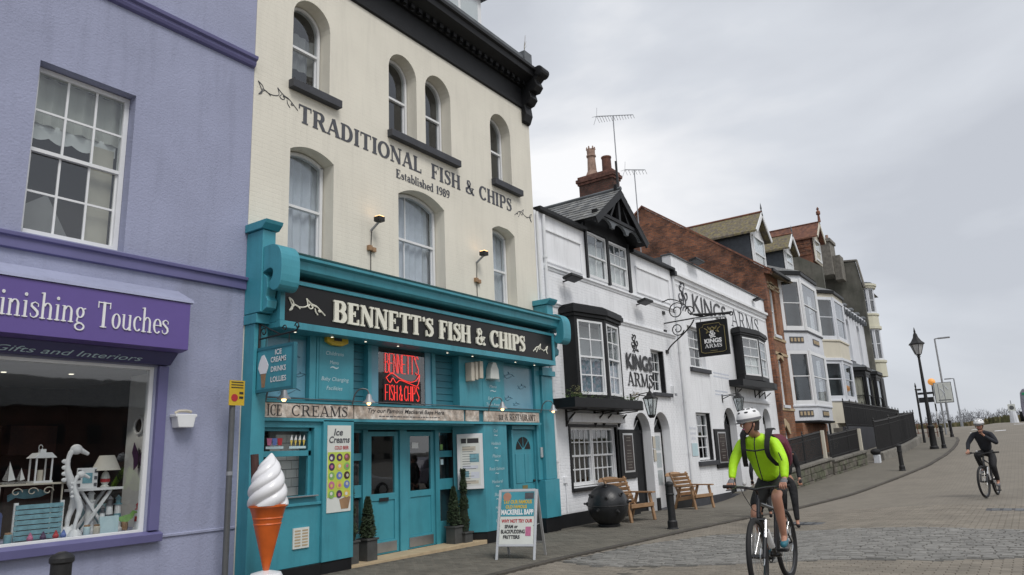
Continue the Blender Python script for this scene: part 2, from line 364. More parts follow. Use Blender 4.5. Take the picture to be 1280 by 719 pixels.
# ---- lettering: stroke-built serif alphabet
K, t_ = .17, .07
def _st(x, w=K, y0=0, y1=1): return [('l', x, y0, x, y1, w)]
def _sb(x, y, hw=.15, h=.06): return [('l', x-hw, y+(h/2 if y < .5 else -h/2), x+hw, y+(h/2 if y < .5 else -h/2), h)]
def _arc(cx, cy, rx, ry, a0, a1, k=K, t=t_, n=18):
    return [('p', [(cx+rx*math.cos(R(a0+(a1-a0)*i/n)), cy+ry*math.sin(R(a0+(a1-a0)*i/n)), t+(k-t)*abs(math.cos(R(a0+(a1-a0)*i/n)))**1.2) for i in range(n+1)])]
SP = [(.5,.70,.05),(.5,.86,.06),(.3,.965,.07),(.12,.86,.12),(.13,.70,.15),(.3,.56,.17),(.46,.42,.17),(.5,.24,.14),(.42,.1,.1),(.28,.035,.07),(.12,.1,.06),(.08,.28,.05)]
GL = {
 'T': (.78, _st(.36)+[('l',.02,.965,.7,.965,.07),('l',.035,.75,.035,1,.05),('l',.685,.75,.685,1,.05)]+_sb(.36,0,.17)),
 'R': (.84, _st(.17)+_sb(.17,0)+_sb(.13,1,.12)+_arc(.4,.74,.19,.225,-90,90)+[('l',.17,.965,.4,.965,.07),('l',.17,.515,.42,.515,.07),('l',.42,.5,.66,.04,.16)]+_sb(.7,0,.11)),
 'A': (.84, [('l',.1,.04,.38,1,.07),('l',.66,.04,.39,1,K),('l',.2,.32,.58,.32,.06)]+_sb(.1,0,.11)+_sb(.67,0,.15)),
 'D': (.84, _st(.17)+_sb(.13,0,.12)+_sb(.13,1,.12)+_arc(.34,.5,.32,.465,-90,90,K)+[('l',.17,.965,.36,.965,.07),('l',.17,.035,.36,.035,.07)]),
 'I': (.42, _st(.18)+_sb(.18,0,.16)+_sb(.18,1,.16)),
 'O': (.86, _arc(.4,.5,.32,.465,0,360,K,.07,28)),
 'N': (.88, _st(.14,.07)+_st(.70,.07)+[('l',.16,.97,.68,.03,K)]+_sb(.14,0,.13)+_sb(.70,1,.13)+_sb(.1,1,.1)),
 'L': (.70, _st(.17)+_sb(.14,0,.13)+_sb(.17,1,.15)+[('l',.17,.035,.62,.035,.07),('l',.6,0,.6,.26,.05)]),
 'F': (.68, _st(.17)+_sb(.17,0,.16)+_sb(.13,1,.12)+[('l',.17,.965,.6,.965,.07),('l',.585,.74,.585,1,.05),('l',.17,.51,.42,.51,.06),('l',.42,.38,.42,.64,.045)]),
 'E': (.74, _st(.17)+_sb(.13,0,.12)+_sb(.13,1,.12)+[('l',.17,.965,.6,.965,.07),('l',.585,.74,.585,1,.05),('l',.17,.51,.42,.51,.06),('l',.42,.38,.42,.64,.045),('l',.17,.035,.64,.035,.07),('l',.62,0,.62,.26,.05)]),
 'S': (.62, [('p', SP),('l',.515,.66,.515,1,.045),('l',.075,0,.075,.32,.045)]),
 'H': (.86, _st(.17)+_st(.66)+_sb(.17,0)+_sb(.17,1)+_sb(.66,0)+_sb(.66,1)+[('l',.17,.51,.66,.51,.065)]),
 'C': (.78, _arc(.4,.5,.31,.465,48,318)+[('l',.655,.66,.655,1,.045)]),
 'G': (.86, _arc(.4,.5,.31,.465,48,320)+[('l',.655,.66,.655,1,.045),('l',.66,.03,.66,.42,.13)]+_sb(.64,.42,.13)),
 'P': (.74, _st(.17)+_sb(.17,0,.16)+_sb(.13,1,.12)+_arc(.4,.72,.2,.245,-90,90)+[('l',.17,.965,.4,.965,.07),('l',.17,.475,.4,.475,.065)]),
 'B': (.80, _st(.17)+_sb(.13,0,.12)+_sb(.13,1,.12)+_arc(.38,.745,.2,.22,-90,90)+_arc(.4,.275,.23,.24,-90,90)+[('l',.17,.965,.4,.965,.07),('l',.17,.52,.4,.52,.06),('l',.17,.035,.42,.035,.07)]),
 'K': (.86, _st(.17)+_sb(.17,0)+_sb(.17,1)+[('l',.2,.42,.62,.96,.07),('l',.36,.62,.68,.04,.16)]+_sb(.62,1,.12)+_sb(.7,0,.13)),
 'M': (1.04, _st(.14,.07)+_st(.84)+[('l',.15,.97,.47,.05,K),('l',.47,.05,.82,.97,.07)]+_sb(.14,0,.12)+_sb(.86,0,.13)+_sb(.1,1,.09)+_sb(.88,1,.11)),
 'U': (.84, _st(.17,K,.3,1)+_st(.66,.07,.3,1)+_arc(.415,.3,.245,.265,180,360,K)+_sb(.17,1)+_sb(.66,1,.12)),
 '&': (.92, [('p',[(.72,.46,.06),(.64,.2,.06),(.5,.06,.07),(.3,.035,.08),(.12,.12,.14),(.11,.3,.15),(.3,.46,.08),(.46,.6,.07),(.5,.78,.09),(.38,.95,.07),(.24,.9,.1),(.23,.74,.14),(.34,.55,.16),(.55,.26,.16),(.72,.05,.12),(.84,.06,.06)]),('l',.6,.47,.82,.47,.05)]),
 "'": (.26, [('p',[(.1,.98,.13),(.15,.88,.12),(.12,.76,.05)])]),
 ' ': (.42, []),
 # lower case, x height .64
 'a': (.60, [('p',[(.1,.5,.1),(.16,.6,.07),(.28,.615,.06),(.4,.56,.1),(.42,.4,.13),(.42,.1,.13),(.5,.02,.06),(.56,.06,.05)])]+_arc(.26,.2,.15,.17,60,330,.12,.06)),
 'b': (.62, _st(.13,.12)+_sb(.08,1,.08)+_arc(.32,.31,.2,.285,-150,150,.13,.06)),
 'c': (.52, _arc(.29,.31,.2,.285,50,315,.13,.06)+[('l',.42,.45,.44,.56,.09)]),
 'd': (.64, _st(.45,.12)+_sb(.4,1,.08)+_sb(.5,0,.07)+_arc(.28,.31,.19,.285,30,330,.13,.06)),
 'e': (.54, _arc(.29,.31,.2,.285,0,315,.13,.06)+[('l',.12,.34,.47,.34,.05)]),
 'g': (.58, _arc(.27,.42,.16,.19,0,360,.12,.06,20)+_arc(.28,-.13,.22,.13,0,360,.1,.07,20)+[('l',.4,.56,.54,.6,.07),('l',.16,.24,.12,.06,.07),('l',.12,.04,.4,.0,.08)]),
 'h': (.68, _st(.14,.12)+_sb(.14,0,.13)+_sb(.09,1,.08)+_st(.5,.12,0,.45)+_arc(.34,.42,.16,.19,0,160,.12,.06)+_sb(.5,0,.13)),
 'i': (.34, _st(.16,.12,0,.62)+_sb(.16,0,.13)+[('l',.05,.6,.16,.6,.05)]+_arc(.15,.85,.035,.04,0,360,.09,.09,10)),
 'l': (.34, _st(.16,.12)+_sb(.16,0,.13)+_sb(.11,1,.08)),
 'n': (.68, _st(.14,.12,0,.62)+_sb(.14,0,.13)+[('l',.03,.6,.14,.6,.05)]+_st(.5,.12,0,.45)+_arc(.34,.42,.16,.19,0,160,.12,.06)+_sb(.5,0,.13)),
 'o': (.58, _arc(.28,.31,.19,.285,0,360,.13,.06,22)),
 's': (.50, [('p',[(x*.82,y*.62,w*.85) for (x,y,w) in SP])]),
 't': (.42, [('p',[(.18,.82,.1),(.18,.5,.12),(.18,.16,.12),(.24,.04,.08),(.34,.08,.05)]),('l',.04,.6,.34,.6,.055)]),
 'u': (.66, _st(.13,.12,.14,.62)+_st(.49,.12,0,.62)+_arc(.29,.17,.17,.145,180,340,.1,.06)+[('l',.03,.6,.13,.6,.05),('l',.39,.6,.49,.6,.05)]+_sb(.53,0,.07)),
 '1': (.5, _st(.26)+_sb(.26,0,.17)+[('l',.1,.82,.24,.96,.07)]),
 '9': (.62, _arc(.3,.7,.2,.265,0,360,.14,.06,20)+[('p',[(.5,.72,.14),(.5,.4,.13),(.4,.12,.1),(.22,.03,.06),(.12,.1,.07)])]),
 '8': (.62, _arc(.3,.75,.16,.215,0,360,.12,.06,20)+_arc(.3,.27,.2,.235,0,360,.14,.06,20)),
}
def text(s, x0, x1, z0, h, parent, mt, P, th=.012, name='lettering', wf=1., fit=True, shear=0):
    """P(u,v,d): d outwards. glyph strokes swept into small prisms, each a hair proud of the last"""
    wt = sum(GL[c][0] for c in s); sx = (x1-x0)/wt if fit else h
    mb = MB(); cx = 0; cnt = 0
    def seg(pts, adv):
        nonlocal cnt
        # offset polygon strip
        q = [(x0+(adv+p[0]+shear*p[1])*sx, z0+p[1]*h, p[2]*min(sx, h)*wf) for p in pts]; n = len(q); Lf = []; Rt = []
        for i in range(n):
            a = q[max(i-1, 0)]; b = q[min(i+1, n-1)]; dx, dz = b[0]-a[0], b[1]-a[1]; l = math.hypot(dx, dz) or 1
            nx, nz = -dz/l, dx/l; Lf.append((q[i][0]+nx*q[i][2]/2, q[i][1]+nz*q[i][2]/2)); Rt.append((q[i][0]-nx*q[i][2]/2, q[i][1]-nz*q[i][2]/2))
        d = th+.0004*(cnt % 9); cnt += 1
        v = []
        for i in range(n): v += [P(*Lf[i], 0.0005), P(*Rt[i], 0.0005), P(*Rt[i], d), P(*Lf[i], d)]
        f = []
        for i in range(n-1):
            a = i*4; b = a+4; f += [(a+3, a+2, b+2, b+3), (a, a+3, b+3, b), (a+2, a+1, b+1, b+2)]
        f += [(0, 1, 2, 3), (n*4-1, n*4-2, n*4-3, n*4-4)]
        mb.add(v, f)
    for c in s:
        wd, st = GL[c]
        for g in st:
            if g[0] == 'l': seg([(g[1], g[2], g[5]), (g[3], g[4], g[5])], cx)
            else: seg(g[1], cx)
        cx += wd
    return mb.build(name, mt, parent, recalc=False)
def FrontP(y): return lambda u, v, d: Vector((u, y-d, v))
def sans(s, x0, x1, z0, h, parent, mt, y=None, M=None, name='lettering', shear=0, bold=0, th=.004):
    """flat print in the built-in font; width fitted to x0..x1; faces -Y unless M given (M maps u,v,n)"""
    c = bpy.data.curves.new(name, 'FONT'); c.body = s; c.size = 1; c.shear = shear; c.offset = bold; c.extrude = 0; c.resolution_u = 3
    o = bpy.data.objects.new(name, c); COL.objects.link(o)
    dg = bpy.context.evaluated_depsgraph_get(); me = bpy.data.meshes.new_from_object(o.evaluated_get(dg)); bpy.data.objects.remove(o); bpy.data.curves.remove(c)
    xs = [v.co.x for v in me.vertices]; a, b = min(xs), max(xs); sx = (x1-x0)/(b-a)
    if M is None: M = lambda u, v, n: Vector((u, y-n, v))
    for v in me.vertices: v.co = M(x0+(v.co.x-a)*sx, z0+v.co.y*h/.7, th)
    me.name = name
    for q in list(me.materials): pass
    me.materials.clear()
    return link(name, me, mt, parent)
def curve_mark(pts, r, parent, mt, P, name='lettering', closed=False, n=6):
    mb = MB()
    for path in pts:
        q = [P(u, v, r*.3) for u, v in path]; mb.tube(q, r, n)
    return mb.build(name, mt, parent, smooth=True)
def smooth_path(p, k=6):
    o = []
    for i in range(len(p)-1):
        a = p[max(i-1, 0)]; b = p[i]; c = p[i+1]; d = p[min(i+2, len(p)-1)]
        for j in range(k):
            t = j/k; o.append(tuple(.5*((2*b[m])+(-a[m]+c[m])*t+(2*a[m]-5*b[m]+4*c[m]-d[m])*t*t+(-a[m]+3*b[m]-3*c[m]+d[m])*t**3) for m in range(len(b))))
    o.append(tuple(p[-1])); return o

# ------------------------------------------------------------------ materials
mat('purple_render', (.315,.335,.465), .85, .09, .9, .4, 45, dirt=.15)
mat('purple_trim', (.13,.125,.27), .5, .08, 2)
mat('purple_sign', (.12,.08,.29), .4, .05, 2)
mat('purple_dark', (.055,.05,.14), .5, .05, 2)
mat('cream_paint', (.74,.705,.61), .75, .05, .8, .12, 40, dirt=.10)
mat('white_brick', (.83,.84,.86), .7, .06, .8, .12, 40, dirt=.18)
mat('white_paint', (.74,.75,.76), .45, .04, 3)
mat('black_paint', (.010,.0105,.012), .5, .2, 4, spec=.3)
mat('dark_stone', (.045,.047,.055), .65, .2, 4, .2, 50)
mat('lead', (.11,.12,.13), .6, .25, 3, .1, 20)
mat('teal', (.054,.288,.36), .45, .10, 2.2, .08, 22, dirt=.24)
mat('teal_dark', (.025,.16,.21), .5, .1, 2)
mat('teal_glass_panel', (.13,.32,.42), .25, .12, 1.5)
mat('teal_roof', (.02,.085,.085), .6, .3, 3)
mat('fascia_black', (.012,.012,.013), .4, .1, 3, spec=.3)
mat('letter_cream', (.78,.77,.66), .5, .03, 3)
mat('letter_grey', (.075,.078,.09), .6, .25, 8)
mat('letter_black', (.03,.03,.033), .5, .1, 3)
mat('letter_white', (.8,.8,.8), .5, .02, 3)
mat('letter_teal_white', (.5,.66,.7), .5, .05, 3)
mat('fish_line', (.08,.2,.27), .5, .1, 3)
mat('driftwood', (.44,.37,.31), .8, .4, 12, .3, 30, col2=(.62,.57,.51))
mat('curtain_blue', (.60,.63,.70), .9, .08, 6)
mat('curtain_white', (.72,.73,.72), .9, .06, 6)
mat('curtain_cream', (.52,.48,.40), .9, .06, 6)
mat('curtain_pattern', (.42,.40,.46), .9, .3, 22, col2=(.2,.3,.36))
mat('blind', (.5,.5,.46), .9, .04, 4)
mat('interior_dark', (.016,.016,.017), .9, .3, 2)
mat('interior_grey', (.25,.25,.25), .9, .1, 2)
mat('tile_white', (.8,.8,.78), .2, .05, 4, rnd=.06)
mat('steel', (.45,.46,.47), .35, .1, 5, metal=.9)
mat('alu', (.6,.61,.62), .35, .06, 5, metal=.6)
mat('grey_metal', (.12,.125,.13), .5, .1, 5, metal=.3)
mat('galv', (.33,.34,.36), .5, .1, 5, metal=.4)
mat('yellow_sign', (.62,.42,.03), .45, .06, 4)
mat('red_print', (.45,.03,.04), .5, .05, 4)
mat('slate', (.12,.125,.13), .6, .3, 6, .2, 30, rnd=.25, col2=(.2,.2,.19))
mat('slate_moss', (.135,.115,.09), .85, .4, 9, .4, 30, col2=(.185,.155,.075), rnd=.3)
mat('slate_blue', (.04,.048,.06), .6, .2, 6, .2, 30, rnd=.2)
mat('terracotta', (.20,.085,.05), .8, .3, 5, .3, 30, rnd=.2, col2=(.13,.055,.04))
mat('pot_buff', (.33,.22,.17), .8, .3, 8)
mat('render_green', (.105,.105,.088), .9, .28, 1.3, .3, 20, dirt=.35, col2=(.15,.145,.125))
mat('stone_grey', (.17,.16,.14), .9, .3, 5, .5, 25, rnd=.2)
mat('stone_moss', (.125,.112,.095), .95, .35, 5, .6, 20, rnd=.22, col2=(.10,.105,.07))
mat('chimney_brick', (.13,.06,.045), .9, .5, 7, .4, 30, rnd=.3)
mat('house_white', (.66,.68,.72), .7, .05, 1, .1, 30, dirt=.15)
mat('house_cream', (.62,.58,.48), .7, .05, 1, .1, 30, dirt=.12)
mat('tower_cream', (.60,.58,.46), .7, .05, 1, .1, 30, dirt=.1)
mat('buff_stone', (.45,.35,.22), .8, .15, 5)
mat('paver', (.215,.190,.155), .9, .20, 1.6, .35, 70, rnd=.10)
mat('pave_paver', (.138,.126,.103), .9, .2, 2.0, .35, 70, rnd=.12)
mat('sett', (.205,.198,.183), .75, .22, 7, .5, 35, rnd=.20)
mat('joint', (.085,.078,.064), .95, .2, 6)
mat('sett_joint', (.10,.097,.088), .95, .2, 6)
mat('kerb', (.075,.066,.055), .85, .2, 6, .3, 50, rnd=.15)
mat('ground', (.16,.15,.13), .95, .15, .4)
mat('grass', (.07,.09,.035), .95, .3, 1.5)
mat('reed', (.20,.155,.085), .95, .35, .8, col2=(.11,.11,.05), rnd=.35)
mat('hazed_tree', (.25,.255,.27), .95, .15, 1, rnd=.2)  # distance haze is mixed into the tree colour
mat('wood', (.32,.19,.10), .55, .25, 5, .2, 30, rnd=.18)
mat('iron', (.012,.012,.013), .55, .3, 8, .15, 40)
mat('mine_iron', (.014,.015,.017), .38, .35, 5, .25, 18)
mat('shrub', (.022,.04,.015), .8, .3, 8, rnd=.5)
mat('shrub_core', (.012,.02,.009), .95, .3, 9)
mat('planter_lead', (.06,.062,.06), .7, .2, 8)
mat('box_green', (.05,.085,.02), .9, .3, 8, rnd=.4)
mat('cone_orange', (.60,.115,.015), .38, .12, 5, .1, 12, coat=.2, dirt=.15)
mat('ice_white', (.80,.80,.82), .3, .02, 4, coat=.3)
mat('flake', (.06,.025,.02), .7, .2, 20)
mat('dim_room_blue', (.05,.06,.07), .9, .3, 1.5)  # dimness of the bay rooms put into the colour
mat('menu_brown', (.035,.022,.02), .5, .1, 5)
mat('neon', (.5,.02,.02), .4, 0, 1, emit=((1, .06, .05), .8))
mat('bulb', (.8,.6,.3), .4, 0, 1, emit=((1, .55, .2), 4))
mat('spot_lens', (.8,.8,.7), .4, 0, 1, emit=((1, .93, .75), 1.3))
mat('lens_dark', (.5,.5,.5), .2, 0, 1)
mat('lime', (.45,.82,.012), .6, .08, 6, 1.0, 9)
mat('cloth_black', (.012,.012,.014), .8, .2, 10, .8, 12)
mat('cloth_navy', (.02,.022,.03), .85, .2, 10)
mat('maroon', (.11,.014,.03), .7, .2, 8, .2, 30)
mat('skin', (.43,.22,.15), .5, .08, 10)
mat('hair', (.03,.02,.015), .7, .2, 20)
mat('grey_cloth', (.16,.16,.17), .8, .1, 10)
mat('rubber', (.010,.010,.011), .75, .1, 10)
mat('bike_black', (.012,.012,.014), .3, .1, 5, coat=.4)
mat('chrome', (.6,.6,.6), .2, .05, 5, metal=.9)
mat('shoe_blue', (.02,.14,.19), .5, .1, 10)
mat('orange_globe', (.85,.38,.10), .4, .03, 5, emit=((1, .4, .08), .25))
mat('bus_grey', (.22,.21,.26), .35, .1, 2, coat=.3)
mat('bus_green', (.02,.25,.12), .4, .05, 2)
mat('sea_blue', (.16,.34,.40), .7, .3, 12)
mat('lamp_shade', (.52,.50,.45), .8, .05, 10)
mat('poster_green', (.50,.62,.09), .5, .1, 4)
mat('poster_white', (.66,.68,.64), .5, .04, 4)
mat('p_purple', (.07,.03,.09), .5, .1, 20); mat('p_pink', (.5,.15,.27), .5, .15, 20); mat('p_yel', (.62,.48,.1), .5, .15, 20)
mat('p_blue', (.13,.2,.5), .5, .15, 20); mat('p_grn', (.22,.42,.12), .5, .15, 20); mat('p_brown', (.2,.09,.05), .5, .15, 20)
mat('gilt', (.22,.18,.07), .5, .2, 10)
mat('car_white', (.7,.7,.7), .25, .03, 3, coat=.6)
glass_mat('window_glass', (.88,.90,.90), .07)
glass_mat('shop_glass', (.94,.95,.95), .05)
glass_mat('lamp_glass', (.9,.92,.92), .12)
brick_mat('red_brick', (.34,.14,.065), (.22,.085,.04), (.20,.16,.12), mottled=.4, axis='xz')
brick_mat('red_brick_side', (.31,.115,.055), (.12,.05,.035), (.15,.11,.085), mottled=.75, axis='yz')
brick_mat('chimney_brick_wall', (.13,.055,.04), (.08,.04,.03), (.07,.055,.045), mottled=.5, axis='yz')
brick_mat('far_pavers', (.213,.190,.155), (.196,.174,.142), (.165,.147,.122), bw=.2, bh=.1, mo=.006, mottled=.14, axis='xy', bump=.1)
brick_mat('far_pave_pavers', (.165,.15,.122), (.148,.135,.11), (.125,.114,.093), bw=.2, bh=.1, mo=.006, mottled=.16, axis='xy', bump=.1)

# ================================================================== GROUND, ROAD, PAVEMENT
KX = [(-12,6.35),(8,6.3),(10.3,6.3),(12,6.2),(14.5,6.1),(17.9,5.75),(20.9,5.3),(25.2,4.75),(27.5,4.4),(29.7,3.95),(32.8,3.4),(36.5,3.1),(40,3.02),(43.4,3.1),(48,3.3),(53,3.7)]
def kerbY(x): return interp(x, [p[0] for p in KX], [p[1] for p in KX])
def sheet(name, xs, ys, dz, mt, kind='structure', zf=None):
    v = []; f = []; ny = None
    for x in xs:
        col = ys(x) if callable(ys) else ys; ny = len(col)
        for y in col: v.append((x, y, (zf or gz)(x, y)+dz))
    for i in range(len(xs)-1):
        for j in range(ny-1): a = i*ny+j; f.append((a, a+ny, a+ny+1, a+1))
    mb = MB(); mb.add(v, f); o = mb.build(name, mt, None, smooth=True, recalc=False); o['kind'] = kind; return o
def fr(a, b, s):
    n = max(1, int(round((b-a)/s))); return [a+(b-a)*i/n for i in range(n+1)]
gxs = [-400,-150,-60]+fr(-30, 100, 2)+[130,170,230,320,450,700,900]
gys = [-600,-300,-150,-80,-50]+fr(-36, 14, 2)+[18,25,40,60,90,150,300,600]
sheet('ground', gxs, gys, -.05, 'ground')
def roady(x):
    k = kerbY(x) if x <= 53 else kerbY(53)+(x-53)**1.35*.9
    return [-16,-11,-7,-4,-2,0,1.2,2.2,3.2]+[3.2+(max(k, 3.3)-3.2)*t for t in (.35, .7, 1)] if k > 3.3 else [-16,-11,-7,-4,-2,0,.8,1.5,2.0,2.4,2.8,k]
NB0, NB1 = 8.0, 20.0        # stretch where pavers are laid one by one
road = sheet('road', fr(-14, 76, 1), roady, 0.0, 'far_pavers')
def pavy(x):
    k = kerbY(x) if x <= 53 else kerbY(53)+(x-53)**1.35*.9
    return [k+.06+(9.35-k)*t/6 for t in range(7)] if k < 9 else [k+.06+t*.4 for t in range(7)]
pavement = sheet('pavement', fr(-12, 58, 1), pavy, .03, 'far_pave_pavers')
# kerb stones, one by one along the near stretch
kr = thing('kerb', (14, 6.1, 0), '', ''); del kr['label'], kr['category']; kr['kind'] = 'structure'
x = -6.0; far = MB(); P = kr
while x < 52:
    ln = .9; x2 = x+ln; a = Vector((x, kerbY(x), 0)); b = Vector((x2, kerbY(x2), 0)); d = (b-a).normalized(); n = Vector((-d.y, d.x, 0))
    m_ = MB(); q = []
    aa = a+d*.006; bb = b-d*.006
    for p, nn in ((aa, -.07), (bb, -.07), (bb, .06), (aa, .06)):
        r = p+n*nn; q.append((r.x, r.y))
    v = [(*p, gz(*p)-.03) for p in q]+[(*p, gz(*p)+.042) for p in q]
    m_.add(v, [(3,2,1,0),(4,5,6,7),(0,1,5,4),(1,2,6,5),(2,3,7,6),(3,0,4,7)])
    m_.build('kerb_stone', 'kerb', kr, bevel=.006 if 6 < x < 24 else 0)
    x = x2
# pavers and setts
def inpoly(x, y, P):
    c = False; n = len(P)
    for i in range(n):
        x1, y1 = P[i]; x2, y2 = P[(i+1) % n]
        if (y1 > y) != (y2 > y) and x < (x2-x1)*(y-y1)/(y2-y1)+x1: c = not c
    return c
SETT = [(9.9,6.15),(12,6.05),(14.2,5.3),(14.8,4.3),(14.9,3.0),(14.7,1.6),(14.6,.5),(14.5,-.4),(13.6,-.8),(12.3,-.6),(11.2,0),(10.4,1.2),(10.25,2.6),(9.95,4.1),(9.6,5.4)]
def pieces(name, items, mt, parent, keep, hgt, stuffname):
    """items: quads (4 corner xy, near to far) laid on the ground; the largest-looking first become objects"""
    items.sort(key=lambda q: (q[0][0][0]**2+q[0][0][1]**2)); P = winv(parent)
    mb = MB(); e = .008
    for idx, (q, base) in enumerate(items):
        cx = sum(p[0] for p in q)/4; cy = sum(p[1] for p in q)/4
        low = [(*p, gz(*p)+base) for p in q]
        topq = []
        for p in q:
            dx, dy = cx-p[0], cy-p[1]; l = math.hypot(dx, dy); t = (p[0]+dx/l*e, p[1]+dy/l*e); topq.append((*t, gz(*t)+base+hgt))
        fs = [(4,5,6,7),(0,1,5,4),(1,2,6,5),(2,3,7,6),(3,0,4,7)]
        if idx < keep:
            me = bpy.data.meshes.new(name); me.from_pydata([(a-cx, b-cy, c) for a, b, c in low+topq], [], fs); me.update(); me.materials.append(MATS[mt])
            o = bpy.data.objects.new(name, me); COL.objects.link(o); o.parent = parent; o.matrix_parent_inverse = P; o.location = (cx, cy, 0)
        else: mb.add(low+topq, fs)
    if mb.v: mb.build(stuffname, mt, parent, kind='stuff', recalc=False)
rng = random.Random(3)
# seen cone on the ground: right of ray through left border, left of ray through right border
def seen(x, y): return y/x < 1.35 and y/x > -.12 and x > 5.5
items = []
for i in range(int((NB1-7.4)/.1)):
    x = 7.4+i*.1; k = kerbY(x)+.07; o = (i % 2)*.1; y = k-o
    while y < 8.55:
        ya = max(y, k); yb = y+.2
        if yb-ya > .05 and seen(x, ya) and not (8.05 < x < 11.3 and ya > 8.6):
            j = .003; r = rng.uniform(-.0015, .0015); items.append((((x+j, ya+j), (x+.1-j, ya+j), (x+.1-j, yb-j), (x+j, yb-j)), .028+r))
        y += .2
pieces('paver', items, 'pave_paver', pavement, 300, .010, 'paving_blocks')
sheet('paving_bed', fr(7.4, NB1, .6), lambda x: [kerbY(x)+.065+(8.75-kerbY(x))*t/4 for t in range(5)], .033, 'joint')
items = []
for i in range(int((NB1-6.2)/.1)):
    x = 6.2+i*.1; k = kerbY(x)-.075; y = -1.9+(i % 2)*.1
    while y < k:
        ya, yb = y, min(y+.2, k)
        if yb-ya > .05 and seen(x, yb) and not inpoly(x+.05, (ya+yb)/2, SETT) and y/x > -.08:
            j = .003; r = rng.uniform(-.0015, .0015); items.append((((x+j, ya+j), (x+.1-j, ya+j), (x+.1-j, yb-j), (x+j, yb-j)), .004+r))
        y += .2
pieces('paver', items, 'paver', road, 300, .010, 'paving_blocks')
sheet('road_bed', fr(6.2, NB1, .6), lambda x: [-2.0+(kerbY(x)-.07+2.0)*t/8 for t in range(9)], .006, 'joint')
# granite setts laid in wavy courses
items = []; i = 0; x = 9.5
while x < 15.0:
    dx = rng.uniform(.115, .15); y = -1.0+rng.random()*.15
    while y < 6.2:
        ln = rng.uniform(.15, .24); wv = lambda yy: .22*math.sin(yy*1.1)+.08*math.sin(yy*2.7+1)
        j = .007
        q = tuple((a+wv(b)+rng.uniform(-.007, .007), b+rng.uniform(-.007, .007)) for a, b in ((x+j, y+j), (x+dx-j, y+j), (x+dx-j, y+ln-j), (x+j, y+ln-j)))
        if all(inpoly(*p, SETT) for p in q): items.append((q, .006+rng.uniform(-.004, .005)))
        y += ln
    x += dx; i += 1
pieces('sett', items, 'sett', road, 300, .016, 'setts')
mb = MB(); cx, cy = 12.2, 2.9
v = [(px, py, gz(px, py)+.0105) for px, py in SETT]; 
bm = bmesh.new(); vs = [bm.verts.new(p) for p in v]; fc = bm.faces.new(vs); bmesh.ops.triangulate(bm, faces=[fc]); bmesh.ops.subdivide_edges(bm, edges=bm.edges[:], cuts=3, use_grid_fill=True)
for q in bm.verts: q.co.z = gz(q.co.x, q.co.y)+.0105
me = bpy.data.meshes.new('sett_bed'); bm.to_mesh(me); bm.free()
for p in me.polygons:
    pass
so_ = link('sett_bed', me, 'sett_joint'); so_['kind'] = 'structure'
# drain covers
def cover(x, y, wx, wy, label):
    z = gz(x, y); mb = MB(); mb.box(x-wx/2, x+wx/2, y-wy/2, y+wy/2, z-.02, z+.016)
    t = thing('drain_cover', (x, y, z), label, 'drain cover')
    mb.build('frame', 'dark_stone', t); m2 = MB()
    for i in range(5): m2.box(x-wx/2+.03, x+wx/2-.03, y-wy/2+.04+i*(wy-.08)/5, y-wy/2+.04+(i+.7)*(wy-.08)/5, z+.016, z+.02)
    m2.build('grid', 'grey_metal', t)
cover(16.3, 3.85, .5, 1.1, 'dark rectangular drain cover in the tan paving beside the near cyclist')
cover(18.6, .45, .6, 1.1, 'dull purple-grey drain cover at the right edge of the paved road')
# white painted crossing lines on the far road
for (x0, y0, x1, y1) in ((57, 3.2, 57.6, 1.2), (64, .8, 64.6, -2.2), (60.5, 4.6, 61, 2.6)):
    mb = MB(); q = [(x0, y0), (x0+.5, y0), (x1+.5, y1), (x1, y1)]; mb.add([(a, b, gz(a, b)+.012) for a, b in q], [(0, 1, 2, 3)]); mb.build('road_line', 'letter_white', None, kind='structure', recalc=False)

# ================================================================== BUILDINGS
W = 8.9
def shell(parent, x0, x1, ztop, yb, mt, y0=None, zb=-.4, t=.22, roof='lead'):
    """side walls, back wall, flat roof and a dark partition behind the windows"""
    y0 = (y0 or W)+.004
    MB().box(x0, x0+t, y0, yb, zb, ztop-.01).build('side_wall', mt, parent); MB().box(x1-t, x1, y0, yb, zb, ztop-.01).build('side_wall', mt, parent)
    MB().box(x0+t, x1-t, yb-t, yb, zb, ztop-.01).build('rear_wall', mt, parent)
    MB().box(x0+t, x1-t, y0+.02, yb-t, ztop-.2, ztop-.02).build('roof_deck', roof, parent)
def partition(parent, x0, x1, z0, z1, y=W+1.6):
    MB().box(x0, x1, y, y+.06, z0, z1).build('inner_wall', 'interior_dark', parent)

# ---------------------------------------------------------------- purple gift shop
ps = thing('gift_shop', (3, W, 0), 'purple rendered gift shop with a large display window, at the left edge', 'shop')
px0, px1 = .6, 6.125
holes = [(3.22, 4.37, 4.29, 6.43), (1.3, 4.88, .88, 2.88)]
wall_sheet(px0, px1, -.3, 9.6, W, holes, .18, 'purple_render', ps)
shell(ps, px0, px1, 9.6, 16, 'purple_render')
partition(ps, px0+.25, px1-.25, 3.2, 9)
mb = MB(); mb.prism([(W-.002,7.60),(W-.05,7.62),(W-.07,7.66),(W-.07,7.70),(W-.11,7.72),(W-.12,7.77),(W-.002,7.80)], 'x', px0, 6.115); mb.build('cornice', 'purple_trim', ps, bevel=.004)
mb = MB(); mb.prism([(W-.002,4.07),(W-.05,4.08),(W-.05,4.2),(W-.085,4.21),(W-.09,4.25),(W-.002,4.28)], 'x', px0, 6.115); mb.build('string_course', 'purple_trim', ps, bevel=.004)
mb = MB(); mb.prism([(W-.002,.80),(W-.02,.805),(W-.02,.83),(W-.002,.84)], 'x', 5.06, 6.115); mb.build('ledge', 'purple_render', ps)
